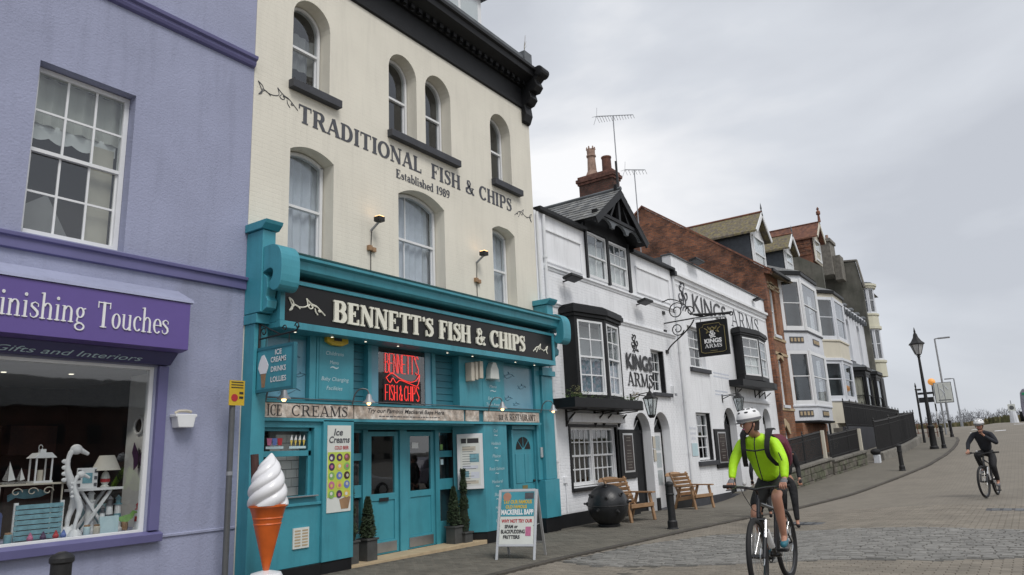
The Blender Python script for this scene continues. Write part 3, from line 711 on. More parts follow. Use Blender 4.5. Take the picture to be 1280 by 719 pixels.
mb = MB(); mb.box(px0, 6.115, W-.025, W-.002, -.3, .18); mb.build('plinth', 'purple_render', ps)
window(ps, 3.225, 4.365, 4.30, 6.42, W+.15, cols=3, rt=2, rb=2, fwd=.06, bar=.026, curtain=[(0, 1, 'blind')], cz=(5.75, 6.4), curt_d=.16, meet=.5)
# half-drawn scalloped blind edge and cream drape
mb = MB(); n = 24; pts = [(3.26+1.06*i/n, 5.62-.05*abs(math.sin(i*math.pi/6))) for i in range(n+1)]
mb.prism([(3.26, 5.80), (4.32, 5.80)]+pts[::-1], 'y', W+.33, W+.336); mb.build('blind_edge', 'curtain_white', ps)
mb = MB(); mb.box(4.02, 4.3, W+.32, W+.36, 4.35, 5.7); mb.build('drape', 'curtain_cream', ps)
mb = MB(); mb.prism([(3.3, 4.36), (3.95, 4.36), (3.62, 4.95), (3.3, 4.7)], 'y', W+.45, W+.5); mb.build('screen', 'interior_grey', ps)
# fascia
sg = MB(); sg.prism([(W-.003,3.90),(W-.06,3.885),(8.47,3.70),(8.45,3.66),(W-.003,3.66)], 'x', px0, 5.09); sg.build('flashing', 'purple_render', ps)
sg = MB(); sg.prism([(W-.003,3.655),(8.47,3.655),(8.47,3.06),(8.60,3.04),(W-.003,3.04)], 'x', px0, 5.05); sg.build('sign_board', 'purple_sign', ps, bevel=.004)
sg = MB(); sg.prism([(W-.003,3.035),(8.63,3.035),(8.80,2.90),(W-.003,2.90)], 'x', px0, 5.02); sg.build('lower_fascia', 'purple_dark', ps)
text('Finishing', 2.80, 3.80, 3.24, .29, ps, 'letter_white', FrontP(8.47), wf=.85)
text('Touches', 3.92, 4.78, 3.22, .30, ps, 'letter_white', FrontP(8.47), wf=.85)
sl = Vector((0, .17, -.135)).normalized(); nn_ = Vector((0, -.135, -.17)).normalized()
sans('Gifts and Interiors', 3.04, 4.62, .03, .075, ps, 'letter_teal_white', M=lambda u, v, n: Vector((u, 8.80, 2.90))-sl*v*1.15+nn_*n, shear=.25)
# shop window surround
mb = MB(); mb.box(4.905, 5.03, W-.06, W-.002, .90, 2.89); mb.box(1.15, 1.28, W-.06, W-.002, .90, 2.89); mb.build('surround', 'purple_trim', ps, bevel=.004)
mb = MB(); mb.prism([(W-.002,.76),(W-.10,.77),(W-.11,.86),(W-.002,.895)], 'x', 1.1, 5.06); mb.build('sill', 'purple_trim', ps, bevel=.004)
F = MB(); F.box(4.83, 4.88, W+.02, W+.09, .88, 2.88); F.box(1.3, 1.35, W+.02, W+.09, .88, 2.88); F.box(1.35, 4.83, W+.02, W+.09, .88, .92); F.box(1.35, 4.83, W+.02, W+.09, 2.84, 2.88)
dw = F.build('display_window', 'white_paint', ps, bevel=.003); MB().box(1.35, 4.83, W+.05, W+.056, .92, 2.84).build('pane', 'shop_glass', dw)
MB().box(1.3, 5.2, W+.142, W+1.1, .62, .90).build('display_shelf', 'purple_render', ps)
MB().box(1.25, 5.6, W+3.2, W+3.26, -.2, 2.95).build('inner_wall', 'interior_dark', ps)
MB().box(1.25, 5.6, W+.142, W+3.2, 2.89, 2.95).build('shop_ceiling', 'interior_grey', ps)
MB().box(5.20, 5.26, W+.142, W+1.2, .5, 2.89).build('side_panel', 'curtain_white', ps)
MB().box(5.30, 5.36, W+1.2, W+3.2, -.2, 2.89).build('side_partition', 'interior_dark', ps)
MB().box(1.24, 1.30, W+.142, W+3.2, -.2, 2.89).build('side_partition', 'interior_dark', ps)
mb = MB()
for i in range(4): mb.box(2.2+i*.72, 2.8+i*.72, W+2.7, W+3.1, 0, 1.2+.5*(i % 2)); mb.box(2.2+i*.72, 2.8+i*.72, W+2.7, W+3.1, 1.9, 2.3)
mb.build('shelving', 'flake', ps)
def spot_light(parent, x, y, z, r=.03, mt='spot_lens'):
    mb = MB(); mb.lathe((x, y, z), [(r*1.4, 0), (r*1.4, -.008), (r*1.05, -.010)], 12); ring = mb.build('spotlight', 'alu', parent)
    MB().lathe((x, y, z-.011), [(r, 0), (r, -.004)], 12).build('lens', mt, ring)
spot_light(ps, 3.72, W+1.4, 2.887); spot_light(ps, 4.42, W+1.2, 2.887)
# things in the window (on the shelf, z .90)
ZS = .901
def dthing(n, x, y, lab, cat, grp=None, z=ZS): return thing(n, (x, W+y, z), lab, cat, grp)
def small_lamp(x, y, z, lab):
    t = dthing('table_lamp', x, y, lab, 'lamp', None, z); Y = W+y
    MB().lathe((x, Y, z), [(.045,0),(.05,.01),(.03,.03),(.045,.06),(.05,.12),(.035,.17),(.012,.19),(.01,.24)], 12).build('base', 'poster_white', t, smooth=True)
    MB().lathe((x, Y, z), [(.052,.06),(.054,.08),(.052,.1)], 12).build('band', 'red_print', t)
    MB().lathe((x, Y, z+.20), [(.165,0),(.085,.18),(.083,.18),(.160,.002)], 20).build('lamp_shade', 'lamp_shade', t, smooth=True)
# white X-legged table
tb = dthing('side_table', 4.42, .5, 'white table with crossed legs standing in the gift shop window under the lamp', 'table')
MB().box(4.22, 4.78, W+.36, W+.64, 1.40, 1.43).build('tabletop', 'white_paint', tb, bevel=.003)
for s in (.42, .58):
    for a, b in ((4.32, 4.66), (4.66, 4.32)): MB().bar((a, W+s+.012*(a > b), ZS), (b, W+s+.012*(a > b), 1.398), .03).build('leg', 'white_paint', tb)
small_lamp(4.62, .5, 1.431, 'small lamp with pleated shade standing on the white table')
pf = dthing('picture_frame', 4.36, .46, 'white square picture frame leaning on the white table', 'picture frame', None, 1.431)
MB().box(4.26, 4.50, W+.44, W+.46, 1.431, 1.67).build('frame', 'white_paint', pf, bevel=.003); MB().box(4.325, 4.435, W+.435, W+.439, 1.49, 1.61).build('picture', 'sea_blue', pf)
mb = MB()
for cx_, cz_ in ((4.285,1.47),(4.475,1.47),(4.285,1.63),(4.475,1.63),(4.285,1.55),(4.475,1.55)): mb.box(cx_-.017, cx_+.017, W+.434, W+.439, cz_-.02, cz_+.02)
mb.build('tiles_pattern', 'letter_grey', pf)
# lantern on a scrolled metal stand
st = dthing('metal_stand', 3.85, .5, 'cream scrolled metal stand carrying a lantern in the gift shop window', 'stand')
MB().box(3.42, 4.12, W+.38, W+.66, 1.50, 1.52).build('top', 'curtain_cream', st, bevel=.003)
for x in (3.45, 4.09):
    for yy in (.4, .64): MB().bar((x, W+yy, ZS), (x, W+yy, 1.5), .014).build('leg', 'curtain_cream', st)
for c in (3.62, 3.78, 3.94):
    MB().tube([(c+.06*math.cos(a/3)*(1-a/26), W+.4, 1.43+.05*math.sin(a/3)*(1-a/26)) for a in range(20)], .006, 5).build('scroll', 'curtain_cream', st)
ln_ = dthing('lantern', 3.88, .5, 'white candle lantern with glass sides on the scrolled stand', 'lantern', None, 1.521)
b = MB(); b.box(3.78, 3.98, W+.40, W+.60, 1.521, 1.545); 
for dx in (3.79, 3.955):
    for dy in (.41, .575): b.box(dx, dx+.015, W+dy, W+dy+.015, 1.545, 1.80)
b.build('frame', 'white_paint', ln_); b = MB(); b.prism([(3.76,1.80),(4.0,1.80),(3.94,1.86),(3.82,1.86)], 'y', W+.39, W+.61); b.box(3.85, 3.91, W+.47, W+.53, 1.86, 1.90); b.build('roof', 'white_paint', ln_)
MB().tube([(3.86+.02*math.cos(a), W+.5, 1.92+.03*math.sin(a)) for a in [i*.5 for i in range(13)]], .004, 5).build('ring', 'white_paint', ln_); MB().lathe((3.88, W+.5, 1.546), [(.03,0),(.03,.12)], 10).build('candle', 'curtain_cream', ln_)
# seahorse ornaments
def seahorse(x, y, z, s, lab, mirror=1):
    t = dthing('seahorse_ornament', x, y, lab, 'ornament', None, z)
    ctl = [(.05,.20,.014),(.085,.15,.018),(.06,.115,.022),(.02,.15,.026),(.015,.25,.034),(.045,.36,.046),(.055,.46,.058),(.02,.57,.058),(-.02,.67,.044),(-.03,.76,.032),(-.01,.84,.036),(.03,.875,.044),(.07,.86,.032)]
    path = smooth_path(ctl, 4); MB().tube([(x+mirror*p[0]*s, W+y, z+(p[1]-.1)*s) for p in path], [p[2]*s*(.62+.07*(i % 4 == 0)) for i, p in enumerate(path)], 12).build('body', 'white_paint', t, smooth=True)
    MB().tube([(x+mirror*.07*s, W+y, z+.765*s), (x+mirror*.145*s, W+y, z+.725*s)], [.026*s, .016*s], 8).build('snout', 'white_paint', t)
    MB().ball((x+mirror*.035*s, W+y, z+.77*s), .047*s, 10, (1.15, .8, 1)).build('head', 'white_paint', t, smooth=True)
    b = MB(); b.lathe((x+mirror*.02*s, W+y, z), [(.09*s, 0), (.085*s, .02*s), (.05*s, .09*s)], 12); b.build('base', 'white_paint', t)
    for k in range(4): MB().ball((x-mirror*(.045+.004*k)*s, W+y, z+(.50+k*.055)*s), .020*s, 6, (1.3, .5, 1)).build('fin', 'white_paint', t, smooth=True)
seahorse(4.14, .35, ZS, 1.28, 'tall white seahorse ornament in the middle of the gift shop window')
seahorse(4.17, .22, ZS, .90, 'shorter white seahorse ornament in front of the tall one')
# small lighthouses
def lighthouse(x, y, s, m1, lab):
    t = dthing('lighthouse_ornament', x, y, lab, 'ornament', 'small lighthouse ornaments in the gift shop window')
    MB().lathe((x, W+y, ZS), [(.05*s,0),(.05*s,.02*s),(.036*s,.04*s),(.026*s,.24*s)], 12).build('tower', 'white_paint', t)
    MB().lathe((x, W+y, ZS+.1*s), [(.0345*s,0),(.031*s,.06*s)], 12).build('band', m1, t)
    MB().lathe((x, W+y, ZS+.24*s), [(.036*s,0),(.036*s,.012*s),(.02*s,.012*s),(.02*s,.05*s),(.03*s,.055*s),(.002,.09*s)], 12).build('lamp_room', m1, t)
lighthouse(4.52, .3, 1., 'letter_grey', 'grey topped small lighthouse ornament left of the green bird'); lighthouse(4.66, .42, 1.3, 'letter_grey', 'taller grey banded lighthouse ornament behind the green bird')
lighthouse(4.96, .32, 1.0, 'red_print', 'red topped small lighthouse ornament in the right corner of the shop window'); lighthouse(4.80, .5, 1.3, 'sea_blue', 'blue banded lighthouse ornament near the right corner of the window')
lighthouse(4.47, .5, 1.55, 'curtain_white', 'plain pale lighthouse ornament beside the white seahorses')
bd = dthing('bird_ornament', 4.80, .25, 'pale green wooden bird ornament on a stand in the window', 'ornament')
MB().prism([(4.66,1.06),(4.72,1.02),(4.80,1.01),(4.86,1.05),(4.88,1.10),(4.93,1.11),(4.89,1.13),(4.86,1.14),(4.83,1.10),(4.76,1.09)], 'y', W+.24, W+.26).build('body', 'p_grn', bd); MB().bar((4.79, W+.25, ZS), (4.79, W+.25, 1.02), .01).build('stand', 'wood', bd)
cr_ = dthing('driftwood_crate', 3.85, .3, 'turquoise slatted driftwood crate on the window floor below the lantern', 'crate')
for i in range(7): MB().box(3.58, 4.06, W+.26+.004*(i % 3), W+.28+.004*(i % 3), .92+i*.055, .965+i*.055).build('slat', 'sea_blue', cr_)
for x in (3.57, 4.04): MB().box(x, x+.04, W+.285, W+.31, ZS, 1.32).build('post', 'white_paint', cr_)
wf_ = dthing('wooden_fish', 3.88, .62, 'turquoise wooden fish hanging under the metal stand', 'ornament', None, 1.36)
MB().prism([(3.62,1.40),(3.70,1.44),(3.80,1.46),(3.95,1.45),(4.05,1.40),(3.95,1.36),(3.80,1.35),(3.70,1.37),(3.63,1.33)], 'y', W+.62, W+.64).build('body', 'sea_blue', wf_)
for i, (x, c) in enumerate(((3.72,'p_pink'),(3.85,'p_purple'),(3.98,'red_print'),(4.06,'p_blue'))):
    o = MB(); o.ball((x, W+.2, ZS+.035), .032, 8); o.prism([(x-.02, ZS+.06), (x+.02, ZS+.06), (x, ZS+.10)], 'y', W+.19, W+.21); o = o.build('figurine', c, None)
    tag(o, ['small pink figurine at the left front of the gift shop window', 'small dark purple figurine between the pink and red ones', 'small red figurine on the gift shop window floor', 'small blue figurine beside the white seahorse foot'][i], 'figurine', 'row of small figurines')
bt = dthing('box_sign', 4.55, .2, 'small pale blue box sign standing on the window floor', 'sign'); MB().box(4.44, 4.66, W+.18, W+.21, ZS, ZS+.2).build('board', 'letter_teal_white', bt)
cl = dthing('wall_mirror', 5.19, .86, 'round beaded mirror on the white side panel of the gift shop window', 'mirror', None, 1.98)
MB().tube([(5.18, W+.86+.11*math.cos(a*.3), 2.20+.11*math.sin(a*.3)) for a in range(21)], .018, 6, closed=True).build('rim', 'white_paint', cl); MB().lathe((5.19, W+.86, 2.20), [(.09,0),(.09,.006)], 16, Matrix.Rotation(R(90), 4, 'Y')).build('glass', 'interior_dark', cl)
bf = dthing('butterfly_ornament', 5.15, .72, 'purple and black butterfly hung beside the round mirror', 'ornament', None, 1.62)
for s, nm in ((1, 'wing'), (-1, 'wing')):
    MB().prism([(W+.72+s*.0,1.78),(W+.72+s*.15,1.98),(W+.72+s*.19,1.85),(W+.72+s*.14,1.76),(W+.72+s*.12,1.62),(W+.72+s*.04,1.68)], 'x', 5.14, 5.148).build(nm, 'p_purple', bf)
MB().tube([(5.144, W+.72, 1.64), (5.144, W+.72, 1.88)], .012, 6).build('body', 'iron', bf)
for i, (x_, s_) in enumerate(((3.42, .9), (3.56, 1.2), (3.68, .8))):
    t = dthing('boat_ornament', x_, .5, ['small silver sailing boat ornament at the left of the scrolled stand', 'taller silver sailing boat ornament left of the lantern', 'smallest silver boat ornament next to the lantern'][i], 'ornament', 'sailing boat ornaments', 1.521)
    MB().prism([(x_-.07*s_,1.55),(x_+.07*s_,1.55),(x_+.05*s_,1.521),(x_-.05*s_,1.521)], 'y', W+.47, W+.53).build('hull', 'chrome', t); MB().prism([(x_,1.555),(x_+.06*s_,1.57),(x_,1.555+.18*s_)], 'y', W+.498, W+.502).build('sail', 'curtain_white', t); MB().prism([(x_-.005,1.555),(x_-.05*s_,1.57),(x_-.005,1.555+.15*s_)], 'y', W+.498, W+.502).build('sail', 'chrome', t)
for i, (x_, y_, c_, nm_) in enumerate(((3.34, .28, 'p_pink', 'pink'), (3.44, .34, 'p_yel', 'yellow'), (3.52, .24, 'sea_blue', 'turquoise'), (4.34, .26, 'letter_teal_white', 'pale blue'), (4.42, .20, 'curtain_cream', 'cream'), (4.72, .55, 'p_blue', 'dark blue'), (4.90, .50, 'wood', 'brown'))):
    t = dthing('candle_jar', x_, y_, nm_+' candle jar among the goods on the gift shop window floor', 'jar', 'candle jars in the gift shop window'); MB().lathe((x_, W+y_, ZS), [(.035,0),(.038,.01),(.038,.09),(.03,.10)], 12).build('jar', c_, t, smooth=True); MB().lathe((x_, W+y_, ZS+.10), [(.033,0),(.033,.018)], 12).build('lid', 'wood', t)
for i, (x_, z_, c_) in enumerate(((3.5, 1.27, 'p_blue'), (3.36, 1.2, 'curtain_cream'), (4.70, 1.20, 'sea_blue'))):
    t = dthing('cushion', x_, .8, ['dark blue cushion behind the crate in the gift shop window', 'cream cushion at the far left of the gift shop window', 'turquoise cushion behind the white table legs'][i], 'cushion', 'cushions in the gift shop window', ZS); MB().box(x_-.17, x_+.17, W+.78, W+.90, ZS, ZS+.32).build('cover', c_, t, bevel=.05)
for i, x_ in enumerate((3.72, 4.30)):
    ld = bpy.data.lights.new('shop_spot', 'SPOT'); ld.energy = 14; ld.spot_size = R(110); ld.color = (1, .93, .82); ld.shadow_soft_size = .04; lo = bpy.data.objects.new('shop_spot', ld); COL.objects.link(lo); lo.location = (x_, W+1.0, 2.84); lo.rotation_euler = (R(-12), 0, 0)
# white wall planter and low services
wl = thing('wall_planter', (5.25, W, 2.1), 'white bowl-shaped uplighter fixed to the purple wall right of the display window', 'wall light')
MB().prism([(5.15,2.12),(5.35,2.12),(5.375,2.25),(5.395,2.25),(5.395,2.29),(5.105,2.29),(5.105,2.25),(5.125,2.25)], 'y', 8.74, W-.002).build('bowl', 'white_paint', wl, bevel=.01)
mb = MB(); mb.tube([(5.12, 8.8, 2.30), (5.16, 8.78, 2.325), (5.25, 8.78, 2.33), (5.34, 8.8, 2.32)], .02, 6); mb.build('rim', 'curtain_cream', wl, smooth=True)
# pole with yellow sign
sp_ = thing('sign_pole', (5.80, 8.6, 0), 'grey metal pole with small yellow no-smoking style notice in front of the purple wall', 'sign pole')
MB().lathe((5.80, 8.6, -.05), [(.038, 0), (.038, 2.74)], 12).build('pole', 'grey_metal', sp_, smooth=True)
MB().box(5.71, 5.94, 8.545, 8.555, 2.40, 2.73).build('notice', 'yellow_sign', sp_); MB().lathe((5.80, 8.6, 1.5), [(.043,0),(.043,.05)], 12).build('clip', 'galv', sp_)
mb = MB(); mb.lathe((5.79, 8.5445, 2.50), [(.05,0),(.05,.003)], 20, Matrix.Rotation(R(90), 4, 'X')); mb.build('symbol', 'red_print', sp_)
mb = MB(); [mb.box(5.735, 5.915, 8.541, 8.544, 2.70-k*.035, 2.712-k*.035) for k in range(3)]; [mb.box(5.86, 5.92, 8.541, 8.544, 2.55-k*.06, 2.58-k*.06) for k in range(2)]; mb.build('print', 'letter_black', sp_)

# ---------------------------------------------------------------- fish and chip shop
bs = thing('fish_and_chip_shop', (10, W, 0), 'tall cream painted brick fish and chip shop with turquoise shopfront', 'shop')
bx0, bx1 = 6.13, 13.95
H = [(6.83,7.62,7.70,9.36,.39),(9.06,9.84,7.64,9.38,.385),(10.10,10.90,7.64,9.38,.39),(12.30,13.10,7.64,9.36,.39),
     (6.84,7.74,4.76,6.66,.13),(9.30,10.62,4.76,6.66,.20),(12.24,13.10,4.72,6.60,.13)]
wall_sheet(bx0, bx1, 3.3, 10.2, W, H, .34, 'cream_paint', bs)
bricks(bx0, bx1, 4.56, 9.9, W, H, 'cream_paint', bs, 300, jo=.005, pr=.0012)
for x in (bx0, bx1-.24): MB().box(x, x+.24, W+.003, 16, -.4, 10.3).build('side_wall', 'cream_paint', bs)
MB().box(bx0, bx1, 16, 16.2, -.4, 10.3).build('rear_wall', 'cream_paint', bs)
MB().box(bx0+.24, bx1-.24, W+.02, 16, 10.1, 10.25).build('roof_deck', 'lead', bs)
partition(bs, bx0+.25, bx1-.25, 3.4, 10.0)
MB().box(bx0+.25, bx1-.25, W+.3, W+1.6, 3.45, 3.5).build('floor', 'interior_dark', bs); MB().box(bx0+.25, bx1-.25, W+.24, W+1.6, 7.1, 7.16).build('floor', 'interior_dark', bs)
for h in H[:4]: window(bs, h[0]+.02, h[1]-.02, h[2]+.04, h[3]-.02, W+.25, cols=1, rt=1, rb=1, rise=.36, fwd=.05, meet=.5, curtain=[(0, 1, 'interior_grey')] if h is H[0] else None, cz=(8.2, 8.9))
dk = [(0, 1, 'curtain_blue')]
window(bs, H[4][0]+.02, H[4][1]-.02, 4.80, 6.64, W+.25, rise=.12, curtain=dk, meet=.48); window(bs, H[5][0]+.02, H[5][1]-.02, 4.80, 6.64, W+.25, cols=2, split=[.33], rise=.18, curtain=dk, meet=.48)
window(bs, H[6][0]+.02, H[6][1]-.02, 4.76, 6.58, W+.25, rise=.12, curtain=dk, meet=.48)
for (a, b, z) in ((6.77,7.80,7.70),(9.02,11.06,7.64),(12.28,13.37,7.64),(6.82,7.86,4.76),(9.22,10.84,4.76),(12.22,13.36,4.70)):
    MB().prism([(W+.24,z+.02),(W-.13,z),(W-.13,z-.14),(W-.0,z-.14),(W+.24,z-.14)], 'x', a, b).build('sill', 'dark_stone', bs, bevel=.006)
text('TRADITIONAL', 6.98, 9.97, 7.05, .31, bs, 'letter_grey', FrontP(W-.003), th=.003, wf=1.45); text('FISH & CHIPS', 10.24, 13.04, 7.05, .31, bs, 'letter_grey', FrontP(W-.003), th=.003, wf=1.45)
text('Established 1989', 9.24, 10.80, 6.76, .17, bs, 'letter_grey', FrontP(W-.003), th=.003, wf=1.5)
def fish_mark(x0, z0, s, P, parent, mt, r, flip=1):
    pth = [[(0,.45),(.12,.3),(.02,.0)], [(.02,.0),(.16,.22),(.30,.12)], [(0,.45),(.1,.12),(.02,0)], [(.12,.26),(.26,.18),(.40,.2),(.5,.3),(.46,.52)], [(.46,.52),(.6,.36),(.74,.3),(.88,.14),(.98,.02)],
           [(.56,.34),(.52,.24),(.58,.18),(.64,.24),(.6,.32),(.74,.28)], [(.70,.22),(.72,.1),(.78,0)]]
    sz = s*.62; pp = [[(x0+(a if flip > 0 else 1-a)*s, z0+b*sz) for a, b in smooth_path(q, 5)] for q in pth]
    pp.append([(x0+((.83+.03*math.cos(k)) if flip > 0 else 1-(.83+.03*math.cos(k)))*s, z0+(.15+.03*math.sin(k))*sz) for k in [i*.7 for i in range(10)]])
    curve_mark(pp, r, parent, mt, P, name='fish_emblem')
fish_mark(6.20, 7.22, .78, FrontP(W-.004), bs, 'letter_grey', .006); fish_mark(13.12, 7.0, .74, FrontP(W-.004), bs, 'letter_grey', .006, -1)
# crowning cornice
cm = MB(); cm.prism([(W-.003,9.88),(W-.05,9.90),(W-.06,9.98),(W-.04,10.00),(W-.04,10.42),(W-.003,10.42)], 'x', bx0, 13.93); cm.build('frieze', 'black_paint', bs)
cm = MB(); cm.prism([(W-.04,10.425),(W-.10,10.43),(W-.12,10.50),(W-.42,10.60),(W-.44,10.72),(W-.50,10.74),(W-.50,10.82),(W+.1,10.95),(W+.1,10.425)], 'x', bx0, 14.0); cm.build('cornice', 'black_paint', bs, bevel=.005)
x = bx0+.08
while x < 13.9: MB().box(x, x+.10, W-.20, W-.125, 10.43, 10.52).build('dentil', 'black_paint', bs); x += .22
cm = MB(); cm.box(bx0, 13.4, W-.30, W-.06, 10.86, 11.12); cm.box(13.4, 13.72, W-.34, W-.02, 10.86, 11.26); cm.build('parapet', 'lead', bs, bevel=.01)
cb = MB(); cb.prism([(W-.02,10.78),(W-.56,10.86),(W-.62,10.74),(W-.55,10.6),(W-.45,10.52),(W-.50,10.38),(W-.40,10.26),(W-.28,10.26),(W-.32,10.10),(W-.22,9.98),(W-.12,9.96),(W-.15,9.72),(W-.08,9.55),(W-.02,9.5)], 'x', 13.62, 13.93); cb.build('console_bracket', 'black_paint', bs, bevel=.012)
cb = MB(); cb.lathe((13.775, W-.56, 10.72), [(.10,-.17),(.13,-.16),(.13,.16),(.10,.17)], 14, Matrix.Rotation(R(90), 4, 'Y')); cb.build('scroll', 'black_paint', bs)
gr_ = thing('weed', (13.6, W-.2, 11.26), 'dry wisp of weed growing on the end of the black cornice', 'weed')
mb = MB()
for k in range(7):
    a = random.uniform(-.2, .2); mb.tube([(13.62, W-.2, 11.24), (13.62+a*.4, W-.2+a*.2, 11.45), (13.62+a+.1, W-.2+a*.5, 11.6+random.random()*.3)], [.006, .004, .002], 4)
mb.build('stalk', 'reed', gr_)
# dormer glimpsed above the cornice
dm = MB(); dm.box(10.9, 12.6, W+.35, W+1.6, 11.0, 12.5); dm.build('dormer', 'white_paint', bs); MB().box(10.8, 12.7, W+.2, W+1.7, 12.5, 12.62).build('dormer_roof', 'lead', bs)
wd_ = MB(); wd_.box(11.05, 11.70, W+.335, W+.348, 11.2, 12.35); wd_.box(11.80, 12.45, W+.335, W+.348, 11.2, 12.35); wd_.build('dormer_pane', 'window_glass', bs)
# mansard
rf = MB(); rf.prism([(W+.1,10.9),(W+1.6,12.3),(W+1.6,10.9)], 'x', bx0, 10.88); rf.prism([(W+.1,10.9),(W+1.6,12.3),(W+1.6,10.9)], 'x', 12.62, 13.9); rf.build('roof', 'slate', bs)
# floodlights on the wall
def wall_spot(x, z, parent_name, lab, zj):
    t = thing('wall_floodlight', (x, W, z), lab, 'floodlight', 'small floodlights on the cream wall')
    b = MB(); b.box(x-.07, x+.07, W-.28, W-.14, z+.02, z+.11, None); b.build('lamp_head', 'iron', t, bevel=.008)
    MB().box(x-.055, x+.055, W-.27, W-.15, z+.112, z+.118).build('lens', 'bulb', t); MB().bar((x, W-.2, z+.02), (x, W-.004, z-.10), .03).build('arm', 'galv', t)
    b = MB(); b.box(x-.10, x-.02, W-.07, W-.003, zj-.04, zj+.05); b.box(x+.0, x+.08, W-.06, W-.003, zj-.05, zj+.03); b.build('junction_box', 'wood', t, bevel=.005)
    MB().tube([(x, W-.02, z-.12), (x-.01, W-.012, zj), (x-.01, W-.012, 4.6)], .008, 5).build('cable', 'iron', t)
wall_spot(8.60, 5.66, '', 'left of two small floodlights on the cream wall, between the curtained windows', 5.22)
wall_spot(11.62, 5.66, '', 'right of two small floodlights on the cream wall, near the narrow window', 5.17)
mb = MB(); mb.tube([(14.02, W-.06, 7.3), (14.03, W-.06, 5.0), (14.04, W-.06, 4.75)], .035, 8); mb.build('downpipe', 'white_paint', bs, smooth=True)

# ---- turquoise shopfront (all parts of the building)
def tb_(x0, x1, y0, y1, z0, z1, name, mt='teal', bev=.004, par=None): return MB().box(x0, x1, y0, y1, z0, z1).build(name, mt, par or bs, bevel=bev)
YS = 8.72   # panel face
tb_(6.14, 6.36, 8.66, W-.003, -.1, 3.56, 'pilaster'); tb_(6.12, 6.40, 8.60, W-.003, 3.565, 3.70, 'pilaster_cap')
tb_(13.50, 14.08, 8.66, W-.003, .26, 1.05, 'pilaster_base'); tb_(13.62, 14.06, 8.70, W-.003, 1.055, 3.30, 'pilaster'); tb_(13.58, 14.12, 8.64, W-.003, 3.305, 3.42, 'pilaster_cap'); tb_(13.64, 14.05, 8.68, W-.003, 3.425, 3.5, 'pilaster_neck')
tb_(13.45, 13.61, 8.78, W-.003, 1.055, 3.3, 'door_post'); tb_(13.49, 14.07, 8.68, W-.003, -.2, .255, 'plinth', 'black_paint')
# kiosk wall with serving hatch
wall_sheet(6.362, 7.43, .20, 2.24, YS+.02, [(6.42, 7.30, 1.16, 2.13)], .12, 'teal', bs, 'kiosk_wall')
tb_(6.365, 7.43, YS-.01, YS+.018, 1.02, 1.06, 'ledge'); tb_(6.14, 7.43, YS-.02, W-.004, -.15, .195, 'plinth', 'black_paint')
tb_(7.432, 8.04, YS-.03, W+.35, .20, 2.24, 'pier'); tb_(7.44, 8.03, YS-.01, W+.34, -.15, .197, 'plinth', 'black_paint')
mb = MB(); mb.box(6.42, 7.30, YS+.09, YS+.14, 1.72, 1.80); mb.box(6.42, 6.47, YS+.09, YS+.14, 1.16, 2.13); mb.box(7.25, 7.30, YS+.09, YS+.14, 1.16, 2.13); mb.box(6.42, 7.3, YS+.09, YS+.14, 2.08, 2.13); kw = mb.build('hatch_frame', 'teal', bs, bevel=.003)
MB().box(6.47, 7.25, YS+.11, YS+.115, 1.80, 2.08).build('pane', 'shop_glass', kw)
MB().box(6.50, 7.34, YS-.05, YS+.12, 1.14, 1.158).build('counter', 'steel', bs, bevel=.003)
MB().box(6.38, 8.0, YS+1.6, YS+1.66, -.2, 3.3).build('kiosk_back', 'interior_dark', bs)
kt = MB().box(7.50, 7.53, YS+.25, YS+1.5, 1.0, 2.1).build('tiled_wall', 'interior_grey', bs)
for i in range(8):
    for j in range(7):
        y0 = YS+.26+j*.17+(.085 if i % 2 else 0); MB().box(7.488, 7.498, y0, y0+.162, 1.02+i*.13, 1.14+i*.13).build('tile', 'tile_white', kt)
kt2 = MB().box(6.9, 7.5, YS+.55, YS+.58, 1.0, 2.1).build('tiled_wall', 'interior_grey', bs)
for i in range(8):
    for j in range(3):
        x0 = 6.91+j*.2+(.1 if i % 2 else 0); MB().box(x0, min(x0+.19, 7.49), YS+.538, YS+.548, 1.02+i*.13, 1.14+i*.13).build('tile', 'tile_white', kt2)
# drinks and cones printed inside the upper pane
def sticker(xc, kind):
    y = YS+.105
    if kind == 0:
        for i, c in enumerate(('p_pink', 'p_blue', 'red_print')): MB().prism([(xc-.12+i*.09,1.88),(xc-.06+i*.09,1.88),(xc-.045+i*.09,1.98),(xc-.135+i*.09,1.98)], 'y', y, y+.003).build('print', c, kw)
    else:
        for i in range(4): MB().prism([(xc-.11+i*.075,1.86),(xc-.13+i*.075,1.95),(xc-.085+i*.075,1.95)], 'y', y, y+.003).build('print', 'p_yel', kw); MB().prism([(xc-.13+i*.075,1.955),(xc-.085+i*.075,1.955),(xc-.10+i*.075,2.03)], 'y', y, y+.003).build('print', 'letter_white', kw)
    MB().box(xc-.15, xc+.15, y-.004, y, 1.83, 1.865).build('print', 'letter_teal_white', kw)
sticker(6.66, 0); sticker(7.06, 1)
